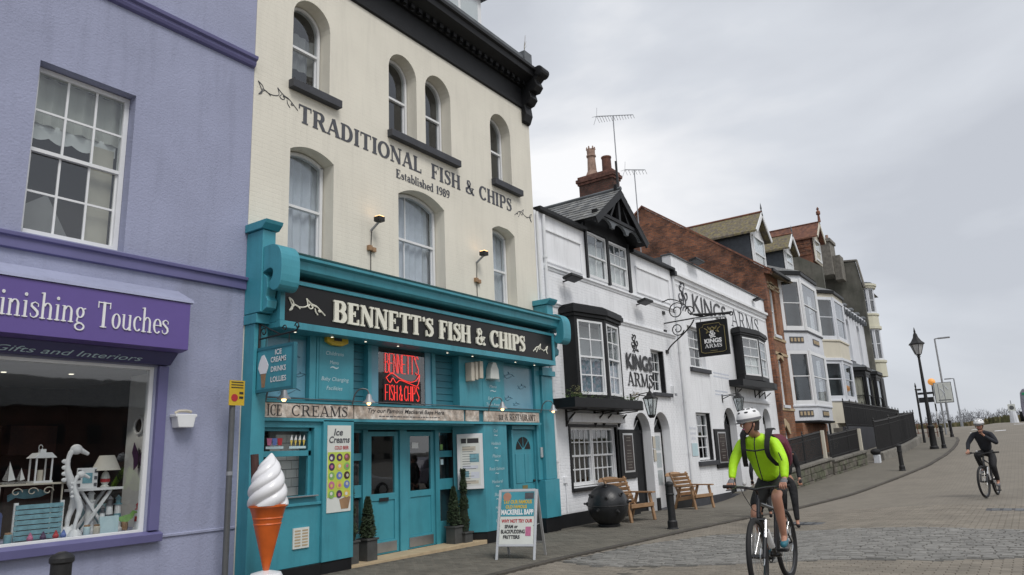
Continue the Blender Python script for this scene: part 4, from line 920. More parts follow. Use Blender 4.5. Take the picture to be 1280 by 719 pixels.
# poster
po = MB().box(7.50, 7.97, YS-.042, YS-.032, .88, 2.16).build('poster', 'poster_white', bs)
MB().box(7.51, 7.96, YS-.046, YS-.043, 1.10, 1.76).build('poster_field', 'poster_green', po)
sans('Ice', 7.62, 7.80, 2.01, .10, po, 'letter_grey', y=YS-.043, shear=.2, bold=.02, name='print'); sans('Creams', 7.53, 7.94, 1.90, .095, po, 'letter_grey', y=YS-.043, shear=.2, bold=.02, name='print'); sans('COLD BEER', 7.64, 7.92, 1.80, .05, po, 'red_print', y=YS-.043, bold=.02, name='print')
cols = ['p_purple','p_purple','p_brown','p_purple','p_yel','p_grn','p_grn','p_blue','flake','p_pink','p_yel','p_blue','p_grn','p_purple','p_yel']
for i in range(15):
    cx, cz = 7.585+(i % 3)*.15, 1.68-(i//3)*.135
    d = MB(); d.lathe((cx, YS-.0465, cz), [(.058,0),(.058,.003)], 18, Matrix.Rotation(R(90), 4, 'X')); d = d.build('print', cols[i], po)
    q = MB(); q.lathe((cx+random.uniform(-.015,.015), YS-.050, cz+random.uniform(-.015,.015)), [(.026,0),(.026,.002)], 9, Matrix.Rotation(R(90), 4, 'X')); q.build('print', random.choice(['poster_white','p_yel','p_pink','curtain_cream']), po)
MB().prism([(7.78,.92),(7.92,.92),(7.965,1.09),(7.90,1.10),(7.74,1.06)], 'y', YS-.045, YS-.043).build('print', 'wood', po)
mt_ = MB().box(6.94, 7.22, YS-.002, YS+.018, .44, .72).build('print_notice', 'poster_white', bs)  # white notice with two columns of buff print
for i in range(2):
    for j in range(6): MB().box(6.965+i*.13, 7.065+i*.13, YS-.006, YS-.003, .47+j*.04, .49+j*.04).build('print_line', 'buff_stone', mt_)
# frieze boards
for (a, b) in ((6.37, 8.035), (8.06, 10.83), (10.90, 11.30), (11.47, 13.45)):
    MB().box(a, b, YS-.015, YS+.02, 2.265, 2.475).build('frieze_board', 'driftwood', bs, bevel=.004)
tb_(6.365, 13.5, YS-.03, YS+.03, 2.48, 2.52, 'moulding'); tb_(6.365, 13.5, YS-.03, YS+.03, 2.215, 2.26, 'moulding')
tb_(6.37, 13.5, YS+.021, YS+.06, 2.261, 2.479, 'backing_board', 'teal_dark')
text('ICE', 6.42, 6.68, 2.29, .16, bs, 'letter_black', FrontP(YS-.015), th=.004, wf=.85); text('CREAMS', 6.84, 7.93, 2.29, .16, bs, 'letter_black', FrontP(YS-.015), th=.004, wf=.85)
sans('Try our Famous Mackerel Baps Here', 8.35, 10.25, 2.375, .07, bs, 'letter_black', y=YS-.016, shear=.25, bold=.01); sans('crafty carpaccio but freshly cooked here', 8.6, 10.05, 2.30, .022, bs, 'letter_grey', y=YS-.016) if 0 else None
mb = MB(); random.seed(5)
x = 8.6
while x < 10.1: wv = random.uniform(.02, .08); mb.box(x, x+wv, YS-.0175, YS-.016, 2.31, 2.325); x += wv+.02
mb.build('small_print', 'letter_grey', bs)
text('BAR', 11.95, 12.1, 2.30, .1, bs, 'letter_black', FrontP(YS-.015), th=.004); text('& RESTAURANT', 12.16, 13.30, 2.30, .13, bs, 'letter_black', FrontP(YS-.015), th=.004, wf=.9)
# upper panels
tb_(6.36, 7.30, YS+.10, YS+.16, 2.53, 3.56, 'backing_board', 'teal'); MB().box(6.42, 7.16, YS+.085, YS+.098, 2.57, 3.44).build('blue_panel', 'teal_glass_panel', bs)
tb_(7.17, 7.29, YS, YS+.09, 2.53, 3.55, 'mullion'); tb_(7.295, 8.045, YS-.01, YS+.16, 2.53, 3.55, 'text_panel')
tb_(7.335, 8.0, YS-.018, YS-.0105, 2.56, 3.5, 'panel_inset', 'teal', .0)
def dolphin(x, z, s, y, mt='fish_line'):
    p = smooth_path([(0,.1),(.12,.02),(.3,.0),(.55,.08),(.8,.2),(1,.16)], 4); q = smooth_path([(0,.1),(.2,.2),(.45,.26),(.75,.26),(1,.16)], 4)
    curve_mark([[(x+a*s, z+b*s) for a, b in p], [(x+a*s, z+b*s) for a, b in q], [(x+.4*s, z+.25*s), (x+.36*s, z+.4*s), (x+.52*s, z+.26*s)], [(x, z+.1*s), (x-.1*s, z+.25*s)], [(x, z+.1*s), (x-.12*s, z+.0*s)]], .006, bs, mt, FrontP(y), name='fish_drawing')
for a in ((6.72, 2.62, .35), (6.98, 2.88, .2), (6.75, 3.12, .3)): dolphin(*a, YS+.085)
for s, a, b, z, h in (('Childrens', 7.46, 7.82, 3.24, .06), ('Menu', 7.54, 7.72, 3.10, .06), ('~', 7.55, 7.72, 2.98, .06), ('Baby Changing', 7.38, 7.93, 2.84, .06), ('Facilities', 7.48, 7.80, 2.70, .06)):
    sans(s, a, b, z, h if s != '~' else .18, bs, 'letter_teal_white', y=YS-.019, shear=.2)
al = MB(); al.prism([(7.42,3.58),(7.86,3.58),(7.86,3.44),(7.74,3.39),(7.54,3.39),(7.42,3.44)], 'y', YS-.09, YS-.0195); al = al.build('alarm_box', 'yellow_sign', bs, bevel=.01)
MB().box(7.56, 7.72, YS-.094, YS-.0905, 3.46, 3.54).build('print', 'letter_black', al)
def cladding(x0, x1, z0, z1, y):
    n = 8
    for i in range(n):
        h = (z1-z0)/n; MB().prism([(y-.016, z0+i*h), (y, z0+i*h), (y, z0+(i+1)*h-.006), (y-.004, z0+(i+1)*h-.006)], 'x', x0, x1).build('board', 'teal_dark', bs)
MB().box(8.05, 10.82, YS+.18, YS+.22, 2.5, 3.57).build('backing_board', 'teal_dark', bs)
cladding(8.06, 8.42, 2.53, 3.5, YS+.17); cladding(10.12, 10.72, 2.53, 3.5, YS+.17)
tb_(8.42, 8.50, YS+.05, YS+.17, 2.53, 3.5, 'mullion'); tb_(10.02, 10.115, YS+.05, YS+.17, 2.53, 3.5, 'mullion'); tb_(10.725, 10.86, YS-.01, YS+.17, 2.53, 3.5, 'mullion')
nf = MB(); nf.box(8.50, 8.68, YS+.08, YS+.10, 2.53, 3.5); nf.box(9.86, 10.02, YS+.08, YS+.10, 2.53, 3.5); nf.build('window_film', 'teal_glass_panel', bs)
MB().box(8.68, 9.86, YS+.14, YS+.16, 2.53, 3.5).build('window_back', 'interior_dark', bs); MB().box(8.682, 9.858, YS+.09, YS+.096, 2.535, 3.49).build('pane', 'window_glass', bs)
ne = thing('neon_sign', (9.27, YS+.07, 2.6), 'red neon window sign reading BENNETT\'S FISH & CHIPS with a fish outline', 'neon sign')
def neon_text(s, x0, x1, z0, h, skew=0):
    # single-stroke tubes
    G = {'B':[[(0,0),(0,1),(.5,.95),(.55,.7),(.4,.55),(0,.52)],[(.4,.55),(.62,.4),(.6,.1),(.4,0),(0,0)]],'E':[[(.6,1),(0,1),(0,0),(.6,0)],[(0,.5),(.5,.5)]],'N':[[(0,0),(0,1),(.6,0),(.6,1)]],
         'T':[[(0,1),(.7,1)],[(.35,1),(.35,0)]],'S':[[(.6,.85),(.4,1),(.1,.95),(.02,.75),(.3,.52),(.6,.3),(.55,.06),(.3,0),(0,.12)]],'F':[[(.6,1),(0,1),(0,0)],[(0,.5),(.5,.5)]],'I':[[(.1,0),(.1,1)]],
         'H':[[(0,0),(0,1)],[(.6,0),(.6,1)],[(0,.5),(.6,.5)]],'C':[[(.6,.85),(.35,1),(.05,.8),(0,.4),(.1,.1),(.4,0),(.62,.15)]],'P':[[(0,0),(0,1),(.5,.95),(.55,.7),(.4,.5),(0,.5)]],'&':[[(.65,.4),(.4,0),(.1,.05),(.05,.3),(.4,.7),(.3,1),(.1,.85),(.65,0)]],"'":[[(.05,1),(0,.8)]],' ':[]}
    Wd = {'I':.3,"'":.2,' ':.3}; tot = sum(Wd.get(c, .8) for c in s); cx = 0; mb = MB()
    for c in s:
        for p in G[c]: mb.tube([(x0+(cx+a)*(x1-x0)/tot, YS+.075, z0+b*h) for a, b in p], .0065, 5)
        cx += Wd.get(c, .8)
    mb.build('lettering', 'neon', ne, smooth=True)
neon_text("BENNETT'S", 8.84, 9.70, 3.07, .33); neon_text('FISH & CHIPS', 8.84, 9.70, 2.60, .26)
mb = MB(); mb.tube([(a, YS+.072, b) for a, b in smooth_path([(8.86,2.98),(9.0,3.06),(9.2,2.98),(9.45,2.93),(9.62,2.98),(9.70,3.08),(9.64,2.88),(9.45,2.90),(9.2,2.95),(9.1,2.9),(9.02,2.98),(8.95,2.90),(8.86,2.98)], 4)], .007, 5); mb.build('fish_outline', 'neon', ne, smooth=True)
mb = MB(); mb.box(8.80, 9.74, YS+.082, YS+.086, 2.56, 2.95); mb.build('back_plate', 'fascia_black', ne)
# right block: canted menu side, text pier, side door
tb_(10.87, 11.46, YS+.0, YS+.25, 2.53, 3.5, 'return_panel', 'teal'); 
mb = MB(); mb.prism([(11.46, YS), (12.22, YS), (12.22, YS+.5), (11.10, YS+.5), (11.16, YS+.42)], 'z', .20, 2.21); mb.build('pier', 'teal', bs, bevel=.004)
mb = MB(); mb.prism([(11.48, YS+.01), (12.22, YS+.01), (12.22, YS+.49), (11.14, YS+.49)], 'z', -.2, .196); mb.build('plinth', 'black_paint', bs)
tb_(11.462, 12.20, YS-.005, YS+.25, 2.53, 3.5, 'text_panel')
for s, a, b, z in (('Gluten Free', 11.55, 12.05, 3.08), ('Menu', 11.68, 11.92, 2.94), ('~', 11.70, 11.90, 2.82), ('Eat In or', 11.62, 11.98, 2.70), ('Take Away', 11.56, 12.04, 2.58)): sans(s, a, b, z, .06 if s != '~' else .15, bs, 'letter_teal_white', y=YS-.006, shear=.2)
zz = 2.06
for i, s in enumerate(('Cod', 'Haddock', 'Plaice', 'Rock Salmon', 'Mackerel', 'Skate', 'Hake', 'Crab')):
    wd = .045*len(s); sans(s, 11.84-wd/2, 11.84+wd/2, zz, .06, bs, 'letter_teal_white', y=YS-.001, shear=.2)
    if i < 7: sans('~', 11.78, 11.90, zz-.11, .13, bs, 'letter_teal_white', y=YS-.001)
    zz -= .245
tb_(12.22, 13.45, YS+.10, YS+.16, 2.53, 3.5, 'backing_board'); MB().box(12.28, 13.38, YS+.085, YS+.098, 2.56, 3.44).build('blue_panel', 'teal_glass_panel', bs); tb_(13.385, 13.60, YS+.02, YS+.12, 2.53, 3.5, 'mullion')
for a in ((12.35, 3.18, .35), (12.85, 2.98, .28), (12.35, 2.72, .25), (12.65, 2.62, .2)): dolphin(*a, YS+.085)
# side door in its recess
tb_(12.225, 13.50, YS+.22, YS+.26, -.1, 2.21, 'backing_board', 'teal_dark'); tb_(12.30, 12.42, YS+.16, YS+.219, .1, 2.1, 'door_post', 'teal'); MB().box(12.425, 12.56, YS+.19, YS+.2, .95, 2.08).build('side_light', 'window_glass', bs); tb_(12.425, 12.56, YS+.18, YS+.219, .1, .94, 'panel')
tb_(12.565, 12.62, YS+.12, YS+.219, .1, 2.12, 'door_post'); tb_(12.565, 13.5, YS+.10, YS+.219, 2.125, 2.21, 'door_head'); tb_(13.43, 13.5, YS+.12, YS+.219, .1, 2.12, 'door_post')
dr = MB().box(12.63, 13.42, YS+.16, YS+.21, .10, 2.11).build('door', 'teal', bs, bevel=.003)
for (a, b, c, d) in ((12.72,12.99,1.02,1.62),(13.06,13.33,1.02,1.62),(12.72,12.99,.22,.86),(13.06,13.33,.22,.86)): MB().box(a, b, YS+.148, YS+.158, c, d).build('panel', 'teal', dr, bevel=.006)
for i in range(4):
    a0, a1 = R(180-i*45-3), R(180-(i+1)*45+3); cx, cz = 13.025, 1.70
    MB().prism([(cx+.05*math.cos((a0+a1)/2), cz+.05*math.sin((a0+a1)/2))]+[(cx+.27*math.cos(a0+(a1-a0)*k/5), cz+.27*math.sin(a0+(a1-a0)*k/5)) for k in range(6)], 'y', YS+.150, YS+.158).build('fan_light', 'interior_dark', dr)
MB().box(12.94, 13.12, YS+.145, YS+.158, .90, .97).build('letter_box', 'gilt', dr); MB().ball((13.36, YS+.13, 1.05), .03, 8).build('handle', 'iron', dr)
MB().box(13.52, 13.60, YS+.02, YS+.055, 1.52, 1.74).build('entry_phone', 'alu', bs, bevel=.006)
# lobby and main doors
YD = 9.27
MB().box(8.045, 11.14, YD-.02, YD+.18, 2.13, 2.21).build('door_head', 'teal', bs); MB().box(8.045, 11.2, YS+.031, YD-.021, 2.19, 2.213).build('lobby_ceiling', 'teal', bs)
def glazed(x0, x1, z0, z1, rails, name='glazed_door', kick=True, lb=None):
    b = MB(); s = .10 if x1-x0 > .5 else .05; b.box(x0, x0+s, YD, YD+.05, z0, z1); b.box(x1-s, x1, YD, YD+.05, z0, z1)
    for (a, c) in rails: b.box(x0+s, x1-s, YD, YD+.05, a, c)
    o = b.build(name, 'teal', bs, bevel=.003)
    return o, s
for (x0, x1) in ((8.88, 9.64), (9.84, 10.60)):
    d, s = glazed(x0, x1, .06, 2.10, [(2.02, 2.10), (.94, 1.05), (.06, .28)])
    MB().box(x0+s, x1-s, YD+.02, YD+.026, 1.05, 2.02).build('pane', 'window_glass', d); MB().box(x0+s, x1-s, YD+.018, YD+.04, .28, .94).build('panel', 'teal', d, bevel=.004)
    MB().box(x0+.06, x1-.06, YD-.008, YD-.002, .09, .25).build('kick_plate', 'steel', d)
MB().box(9.16, 9.38, YD-.012, YD-.002, .92, .98).build('letter_box', 'iron', d)
MB().box(10.0, 10.18, YD+.012, YD+.018, 1.80, 1.90).build('notice', 'letter_white', d)
for (x0, x1) in ((8.76, 8.87), (9.65, 9.83), (10.61, 10.72)): tb_(x0, x1, YD-.03, YD+.08, .0, 2.125, 'door_post')
for (x0, x1) in ((8.045, 8.755), (10.725, 11.14)):
    sw = MB(); 
    for (a, c) in ((2.08, 2.125), (1.62, 1.74), (1.02, 1.22), (0, .45)): sw.box(x0, x1, YD, YD+.05, a, c)
    o = sw.build('side_screen', 'teal', bs, bevel=.003)
    for (a, c) in ((1.74, 2.08), (1.22, 1.62), (.45, 1.02)): MB().box(x0, x1, YD+.02, YD+.026, a, c).build('pane', 'window_glass', o)
MB().box(10.8, 10.87, YD+.012, YD+.018, 1.76, 1.86).build('sticker', 'p_grn', o); MB().box(10.8, 10.88, YD+.012, YD+.018, 1.48, 1.58).build('sticker', 'letter_teal_white', o)
MB().box(8.04, 11.14, YD+1.4, YD+1.45, -.1, 2.3).build('inner_wall', 'interior_dark', bs); MB().box(8.04, 11.14, YD+.18, YD+1.4, 2.14, 2.2).build('inner_ceiling', 'interior_dark', bs)
MB().box(8.0, 8.04, YD+.06, YD+1.4, -.1, 2.3).build('inner_wall', 'interior_dark', bs); MB().box(11.14, 11.2, YD-.05, YD+1.4, -.1, 2.3).build('inner_wall', 'interior_dark', bs)
MB().prism([(10.7, .3), (11.1, .3), (11.1, .75), (10.7, .75)], 'y', YD+.4, YD+.45).build('counter', 'gilt', bs)
MB().prism([(8.05, 8.74), (11.5, 8.74), (11.14, YD-.03), (8.05, YD-.03)], 'z', -.12, .06).build('threshold', 'buff_stone', bs, bevel=.006)
# menu case on the canted side
cdir = Vector((.33, -.42, 0)).normalized(); cn = Vector((-.42, -.33, 0)).normalized(); c0 = Vector((11.13, YS+.42, 0))
Tm = lambda u, d, z: c0+cdir*u-cn*(-d)*-1+Vector((0, 0, z))
def cbox(u0, u1, d0, d1, z0, z1, name, mt, par, bev=0):
    M = Matrix((cdir, cn, Vector((0, 0, 1)))).transposed().to_4x4(); M.translation = c0; return MB().box(u0, u1, d0, d1, z0, z1, M).build(name, mt, par, bevel=bev)
mc = thing('menu_case', tuple(c0+Vector((0, 0, 1))), 'white framed menu case on the canted turquoise wall beside the shop doors', 'menu board')
cbox(.0, .50, .01, .09, 1.0, 2.04, 'case', 'white_paint', mc, .006); cbox(.06, .44, .091, .094, 1.07, 1.97, 'menu_sheet', 'poster_white', mc)
for k, (u0, u1, z0, z1, m_) in enumerate(((.08,.18,1.86,1.95,'letter_black'),(.2,.42,1.86,1.95,'letter_black'),(.10,.36,1.72,1.80,'curtain_cream'),(.24,.42,1.50,1.66,'sea_blue'),(.08,.2,1.52,1.68,'poster_white'),(.10,.40,1.38,1.44,'curtain_blue'),(.08,.22,1.22,1.34,'sea_blue'),(.26,.42,1.20,1.32,'curtain_blue'),(.1,.4,1.10,1.16,'curtain_cream'))): cbox(u0, u1, .0945, .096, z0, z1, 'print', m_, mc)
for k in range(16): cbox(.10, .10+random.uniform(.12, .28), .0962, .0967, 1.10+k*.046, 1.108+k*.046, 'print', 'letter_grey', mc)
# fascia with lettering
tb_(6.40, 13.66, 8.40, 8.46, 3.56, 4.24, 'fascia', 'fascia_black', .0)
mb = MB(); mb.box(6.34, 13.72, 8.365, 8.46, 3.50, 3.60); mb.box(6.34, 6.42, 8.37, 8.459, 3.601, 4.22); mb.box(13.64, 13.72, 8.37, 8.459, 3.601, 4.22); mb.box(6.421, 13.639, 8.375, 8.459, 4.16, 4.22); mb.build('fascia_frame', 'teal', bs, bevel=.005)
tb_(6.34, 13.72, 8.462, W-.004, 3.505, 3.58, 'soffit'); tb_(6.345, 6.40, 8.465, W-.005, 3.585, 4.3, 'fascia_cheek'); tb_(13.66, 13.715, 8.465, W-.005, 3.585, 4.3, 'fascia_cheek')
text("BENNETT'S FISH & CHIPS", 7.32, 12.55, 3.70, .33, bs, 'letter_cream', FrontP(8.40), th=.03, wf=1.5)
fish_mark(6.50, 3.76, .68, FrontP(8.395), bs, 'letter_cream', .011); fish_mark(12.85, 3.74, .60, FrontP(8.395), bs, 'letter_cream', .010, -1)
mb = MB(); mb.prism([(8.68,4.325),(8.30,4.325),(8.26,4.36),(8.24,4.48),(8.18,4.50),(8.18,4.55),(W-.004,4.56),(W-.004,4.225),(8.68,4.225)], 'x', 6.34, 13.72); mb.build('cornice', 'teal', bs, bevel=.005)
mb = MB(); mb.prism([(8.17,4.552),(8.17,4.575),(W-.003,4.74),(W-.003,4.565)], 'x', 6.33, 13.73); mb.build('cornice_roof', 'teal_roof', bs)
# consoles at both ends
def console(x0, x1, sgn):
    mb = MB(); mb.box(x0, x1, 8.52, W-.004, 3.71, 4.92); mb.build('console_block', 'teal', bs, bevel=.008)
    mb = MB(); mb.prism([(8.50,4.93),(8.42,5.0),(8.40,5.05),(W-.004,5.05),(W-.004,4.93)], 'x', x0-.04, x1+.04); mb.build('console_cap', 'teal', bs, bevel=.006)
    pr = [(8.515,4.66),(8.30,4.66),(8.17,4.58),(8.11,4.42),(8.12,4.10),(8.20,3.99),(8.32,4.0),(8.37,4.10),(8.31,4.18),(8.30,4.28),(8.38,4.32),(8.515,4.28)]
    a, b = (x0+.02, x1+.12) if sgn < 0 else (x0-.02, x1+.05)
    mb = MB(); mb.prism(smooth_path(pr, 3), 'x', a, b); mb.build('scroll', 'teal', bs, bevel=.006)
    pr = [(8.515,4.26),(8.44,4.2),(8.42,4.05),(8.45,3.93),(8.40,3.86),(8.42,3.76),(8.515,3.72)]
    mb = MB(); mb.prism(pr, 'x', x0+.03, x1-.03); mb.build('scroll_foot', 'teal', bs, bevel=.006)
console(6.12, 6.34, -1); console(13.73, 13.98, 1)
for x, y in ((6.75,8.55),(7.45,8.55),(8.15,8.55),(8.9,8.55),(10.2,8.55),(10.95,8.55),(12.4,8.55),(13.2,8.6)): spot_light(bs, x, y, 3.503, .018)
# alarm bell box, ventilator
mb = MB(); mb.prism([(11.56,3.10),(11.86,3.10),(11.84,3.30),(11.76,3.44),(11.66,3.44),(11.58,3.30)], 'y', YS-.14, YS-.007); mb.build('alarm_box', 'poster_white', bs, bevel=.015)
mb = MB(); mb.box(10.92, 11.02, YS-.16, YS-.003, 3.02, 3.38); mb.box(11.06, 11.13, YS-.16, YS-.003, 3.05, 3.40); mb.box(11.17, 11.27, YS-.18, YS-.003, 3.08, 3.42); mb.build('speaker', 'curtain_cream', bs, bevel=.01)
# swan-neck lamps over the frieze
def swan(x, lab, z=2.52):
    t = thing('swan_neck_lamp', (x, YS, z), lab, 'lamp', 'swan-neck lamps above the frieze')
    y = YS-.03
    pts = [(x-.12, y, z-.04), (x-.12, y-.06, z+.12), (x-.09, y-.14, z+.20), (x-.02, y-.22, z+.19), (x, y-.25, z+.12)]
    MB().tube(smooth_path(pts, 4), .012, 6).build('arm', 'grey_metal', t, smooth=True); MB().lathe((x, y-.25, z-.02), [(.10,0),(.095,.012),(.05,.06),(.04,.11),(.02,.14)], 14).build('lamp_shade', 'galv', t, smooth=True)
    MB().ball((x, y-.25, z-.025), .033, 8).build('bulb', 'bulb', t, smooth=True)
swan(6.50, 'left of the swan-neck lamps, over the words ICE CREAMS'); swan(8.12, 'swan-neck lamp at the left end of the mackerel frieze board')
swan(11.72, 'swan-neck lamp at the left end of the restaurant frieze board'); swan(13.62, 'rightmost swan-neck lamp, on the turquoise end pilaster')
mb = MB(); mb.tube([(6.2, YS-.05, 2.54), (13.9, YS-.05, 2.54)], .008, 5); mb.build('cable', 'grey_metal', bs)
# hanging ice cream sign on scrolled bracket, perpendicular to the wall
hs = thing('hanging_sign', (6.22, 8.3, 2.6), 'turquoise hanging sign reading ICE CREAMS DRINKS LOLLIES with a whipped cone', 'sign')
MB().box(6.20, 6.24, 7.88, 8.68, 2.60, 3.20).build('board', 'teal', hs, bevel=.004); 
mb = MB(); 
for (y0, y1, z0, z1) in ((7.86,8.70,3.17,3.21),(7.86,8.70,2.585,2.625),(7.86,7.90,2.626,3.169),(8.66,8.70,2.626,3.169)): mb.box(6.19, 6.25, y0, y1, z0, z1)
mb.build('frame', 'teal_dark', hs)
PX = lambda u, v, n: Vector((6.198-n, 8.68-u, v))
for s, a, b, z in (('ICE', .42, .56, 3.08), ('CREAMS', .33, .66, 2.98), ('DRINKS', .34, .66, 2.85), ('LOLLIES', .34, .67, 2.71)): sans(s, a, b, z, .07, hs, 'letter_white', M=PX, bold=.02)
MB().prism([(8.62,2.92),(8.60,3.0),(8.55,3.09),(8.50,3.10),(8.44,3.02),(8.40,2.95),(8.41,2.90),(8.44,2.84),(8.57,2.84)], 'x', 6.192, 6.198).build('picture', 'ice_white', hs); MB().prism([(8.56,2.835),(8.45,2.835),(8.47,2.65),(8.53,2.65)], 'x', 6.192, 6.198).build('picture', 'wood', hs)
hb = thing('sign_bracket', (6.22, W, 3.2), 'black scrolled iron bracket holding the turquoise hanging sign', 'bracket')
mb = MB(); mb.tube([(6.22, 8.655, 3.10), (6.22, 8.655, 3.58)], .02, 6); mb.tube([(6.22, 8.66, 3.34), (6.22, 7.86, 3.36), (6.22, 7.80, 3.42)], .013, 6); mb.tube([(6.22, 8.66, 3.56), (6.22, 8.2, 3.36)], .011, 6)
for c, rr in ((8.56, .07), (8.1, .05), (7.84, .05)): mb.tube([(6.22, c+rr*math.cos(a*.5)*(1-a/18), 3.43+rr*math.sin(a*.5)*(1-a/18)) for a in range(14)], .009, 5)
for y in (8.5, 8.0): mb.tube([(6.22, y, 3.21), (6.22, y, 3.35)], .006, 5)
mb.build('bracket', 'iron', hb, smooth=True)

# ---------------------------------------------------------------- white pub, near half
ka = thing('white_pub', (18, W, 0), 'white painted pub with black bow window, black gabled dormer and two arched doorways', 'pub')
kx0, kx1 = 13.96, 22.36
H = [(15.05,17.42,.80,2.20),(18.50,19.62,-.3,2.62,.5),(19.86,21.0,-.3,2.66,.5),(20.08,21.06,3.24,4.54),(16.42,18.98,6.14,7.35)]
wall_sheet(kx0, kx1, -.35, 7.36, W, [(15.05,17.42,.80,2.20),(18.50,19.62,-.28,2.62,.5),(19.86,21.0,-.28,2.66,.5),(20.08,21.06,3.24,4.54),(16.42,18.98,6.14,7.34)], .30, 'white_brick', ka)
bricks(kx0+.05, kx1-.05, .26, 5.05, W, [h for h in H[:4]]+[(14.9,17.75,2.25,5.05)], 'white_brick', ka, 300)
bricks(kx0+.05, kx1-.05, 5.19, 5.95, W, [], 'white_brick', ka, 0)
shell(ka, kx0, kx1, 7.36, 15, 'white_brick'); partition(ka, kx0+.25, kx1-.25, 2.7, 7.0, W+1.3); partition(ka, kx0+.25, 18.45, -.3, 2.7, W+1.5)
def mould(parent, x0, x1, z0, z1, d=.07, mt='white_brick', name='string_course'): MB().prism([(W-.003,z0-.02),(W-d*.4,z0),(W-d*.5,(z0+z1)/2),(W-d,(z0+z1)/2+.01),(W-d,z1-.01),(W-.003,z1+.02)], 'x', x0, x1).build(name, mt, parent, bevel=.004)
mould(ka, kx0+.3, kx1-.02, 5.95, 6.06); mould(ka, kx0+.3, 14.95, 5.06, 5.17); mould(ka, 17.75, 22.1, 5.06, 5.17)
for (a, b, c, d) in ((14.36,16.18,6.13,6.99),(19.46,22.0,6.18,7.01)):
    for (p, q, r, s_) in ((a,b,d-.05,d),(a,b,c,c+.05),(a,a+.05,c+.051,d-.051),(b-.05,b,c+.051,d-.051)): MB().box(p, q, W-.035, W-.003, r, s_).build('panel_moulding', 'white_brick', ka, bevel=.006)
MB().box(kx0+.1, 16.38, W-.14, W+.34, 7.365, 7.46).build('coping', 'black_paint', ka, bevel=.006); MB().box(19.2, kx1, W-.14, W+.34, 7.365, 7.46).build('coping', 'black_paint', ka, bevel=.006)
for (a, b) in ((kx0+.15, 18.49), (19.63, 19.85), (21.01, kx1-.02)): MB().box(a, b, W-.03, W-.002, -.35, .24).build('plinth', 'black_paint', ka)
# ground floor window
MB().box(14.98, 15.05, W-.03, W+.05, .78, 2.26).build('window_surround', 'black_paint', ka); MB().box(17.42, 17.49, W-.03, W+.05, .78, 2.26).build('window_surround', 'black_paint', ka); MB().box(15.05, 17.42, W-.03, W+.05, 2.2, 2.26).build('window_surround', 'black_paint', ka)
MB().box(14.98, 17.49, W-.10, W+.05, .70, .778).build('sill', 'black_paint', ka, bevel=.005)
window(ka, 15.10, 16.22, .82, 2.19, W+.08, cols=4, rt=2, rb=2, fwd=.06, bar=.03, meet=.5); window(ka, 16.24, 17.40, .82, 2.19, W+.08, cols=4, rt=2, rb=2, fwd=.06, bar=.03, meet=.5)
MB().box(14.95, 17.72, W-.16, W-.003, 2.30, 2.52).build('lintel', 'white_brick', ka, bevel=.01)
# bow window
def bow(parent, pts, zb, zt, zw0, zw1, cap=True, curtain='curtain_pattern', cols=2, y=W):
    fr_ = thing('bow', (0, 0, 0), '', ''); bpy.data.objects.remove(fr_)
    cx = sum(p[0] for p in pts)/len(pts)
    def grow(k): return [(cx+(p[0]-cx)*(1+k), W-(W-p[1])*(1+k*1.6) if p[1] < W-.01 else W-.003) for p in pts]
    def plate(k, z0, z1, nm): MB().prism(grow(k), 'z', z0, z1).build(nm, 'black_paint', parent, bevel=.006)
    plate(0, zb, zw0, 'apron'); plate(0, zw1, zt-.30, 'head'); 
    if cap: plate(.05, zt-.299, zt-.22, 'cornice'); plate(.11, zt-.219, zt-.10, 'cornice'); plate(.08, zt-.099, zt-.04, 'cap'); plate(-.02, zt-.039, zt+.02, 'cap')
    for i in range(len(pts)-1):
        a, b = Vector((*pts[i], 0)), Vector((*pts[i+1], 0)); d = (b-a); ln = d.length; d.normalize(); n = Vector((d.y, -d.x, 0))
        T = lambda u, dd, z, a=a, d=d, n=n: a+d*u-n*dd+Vector((0, 0, z))
        if ln > .5: window(parent, .10, ln-.10, zw0, zw1, 0, cols=cols, rt=2, rb=2, fwd=.05, bar=.03, T=T, curtain=[(0, 1, curtain)], cz=(zw0, (zw0+zw1)/2+.02), curt_d=.10)
        M = MB()
        for (u0, u1) in ((0, .098), (ln-.098, ln)) if ln > .5 else ((0, ln),):
            v = [T(u, dd, z) for z in (zw0, zw1) for u, dd in ((u0, 0), (u1, 0), (u1, .09), (u0, .09))]
            M.add(v, [(3,2,1,0),(4,5,6,7),(0,1,5,4),(1,2,6,5),(2,3,7,6),(3,0,4,7)])
        M.build('mullion', 'black_paint', parent)
bow(ka, [(14.95, W), (14.90, 8.50), (16.02, 8.27), (17.08, 8.40), (17.42, W)], 2.80, 5.12, 2.93, 4.74)
wb = thing('window_box', (15.9, 8.4, 2.6), 'long black window box with sparse plants under the near bow window', 'window box')
MB().prism([(14.22, W-.003), (14.22, 8.22), (17.3, 8.02), (17.75, 8.2), (17.75, W-.003)], 'z', 2.60, 2.82).build('box', 'black_paint', wb, bevel=.008)
def leaves(n, fx, size, parent, mt, name='foliage', seed=1, elong=1.6):
    rg = random.Random(seed); mb = MB()
    for i in range(n):
        c = Vector(fx(rg)); a = Vector((rg.gauss(0, 1), rg.gauss(0, 1), rg.gauss(0, 1))).normalized(); b = a.orthogonal().normalized(); s = size*rg.uniform(.5, 1.3)
        mb.add([c-a*s*elong, c+b*s*.6, c+a*s*elong, c-b*s*.6], [(0, 1, 2, 3)])
    return mb.build(name, mt, parent, recalc=False)
leaves(500, lambda r: (r.uniform(14.3, 17.65), r.uniform(8.25, 8.6), 2.83+abs(r.gauss(0, .07))), .022, wb, 'box_green', 'plants')
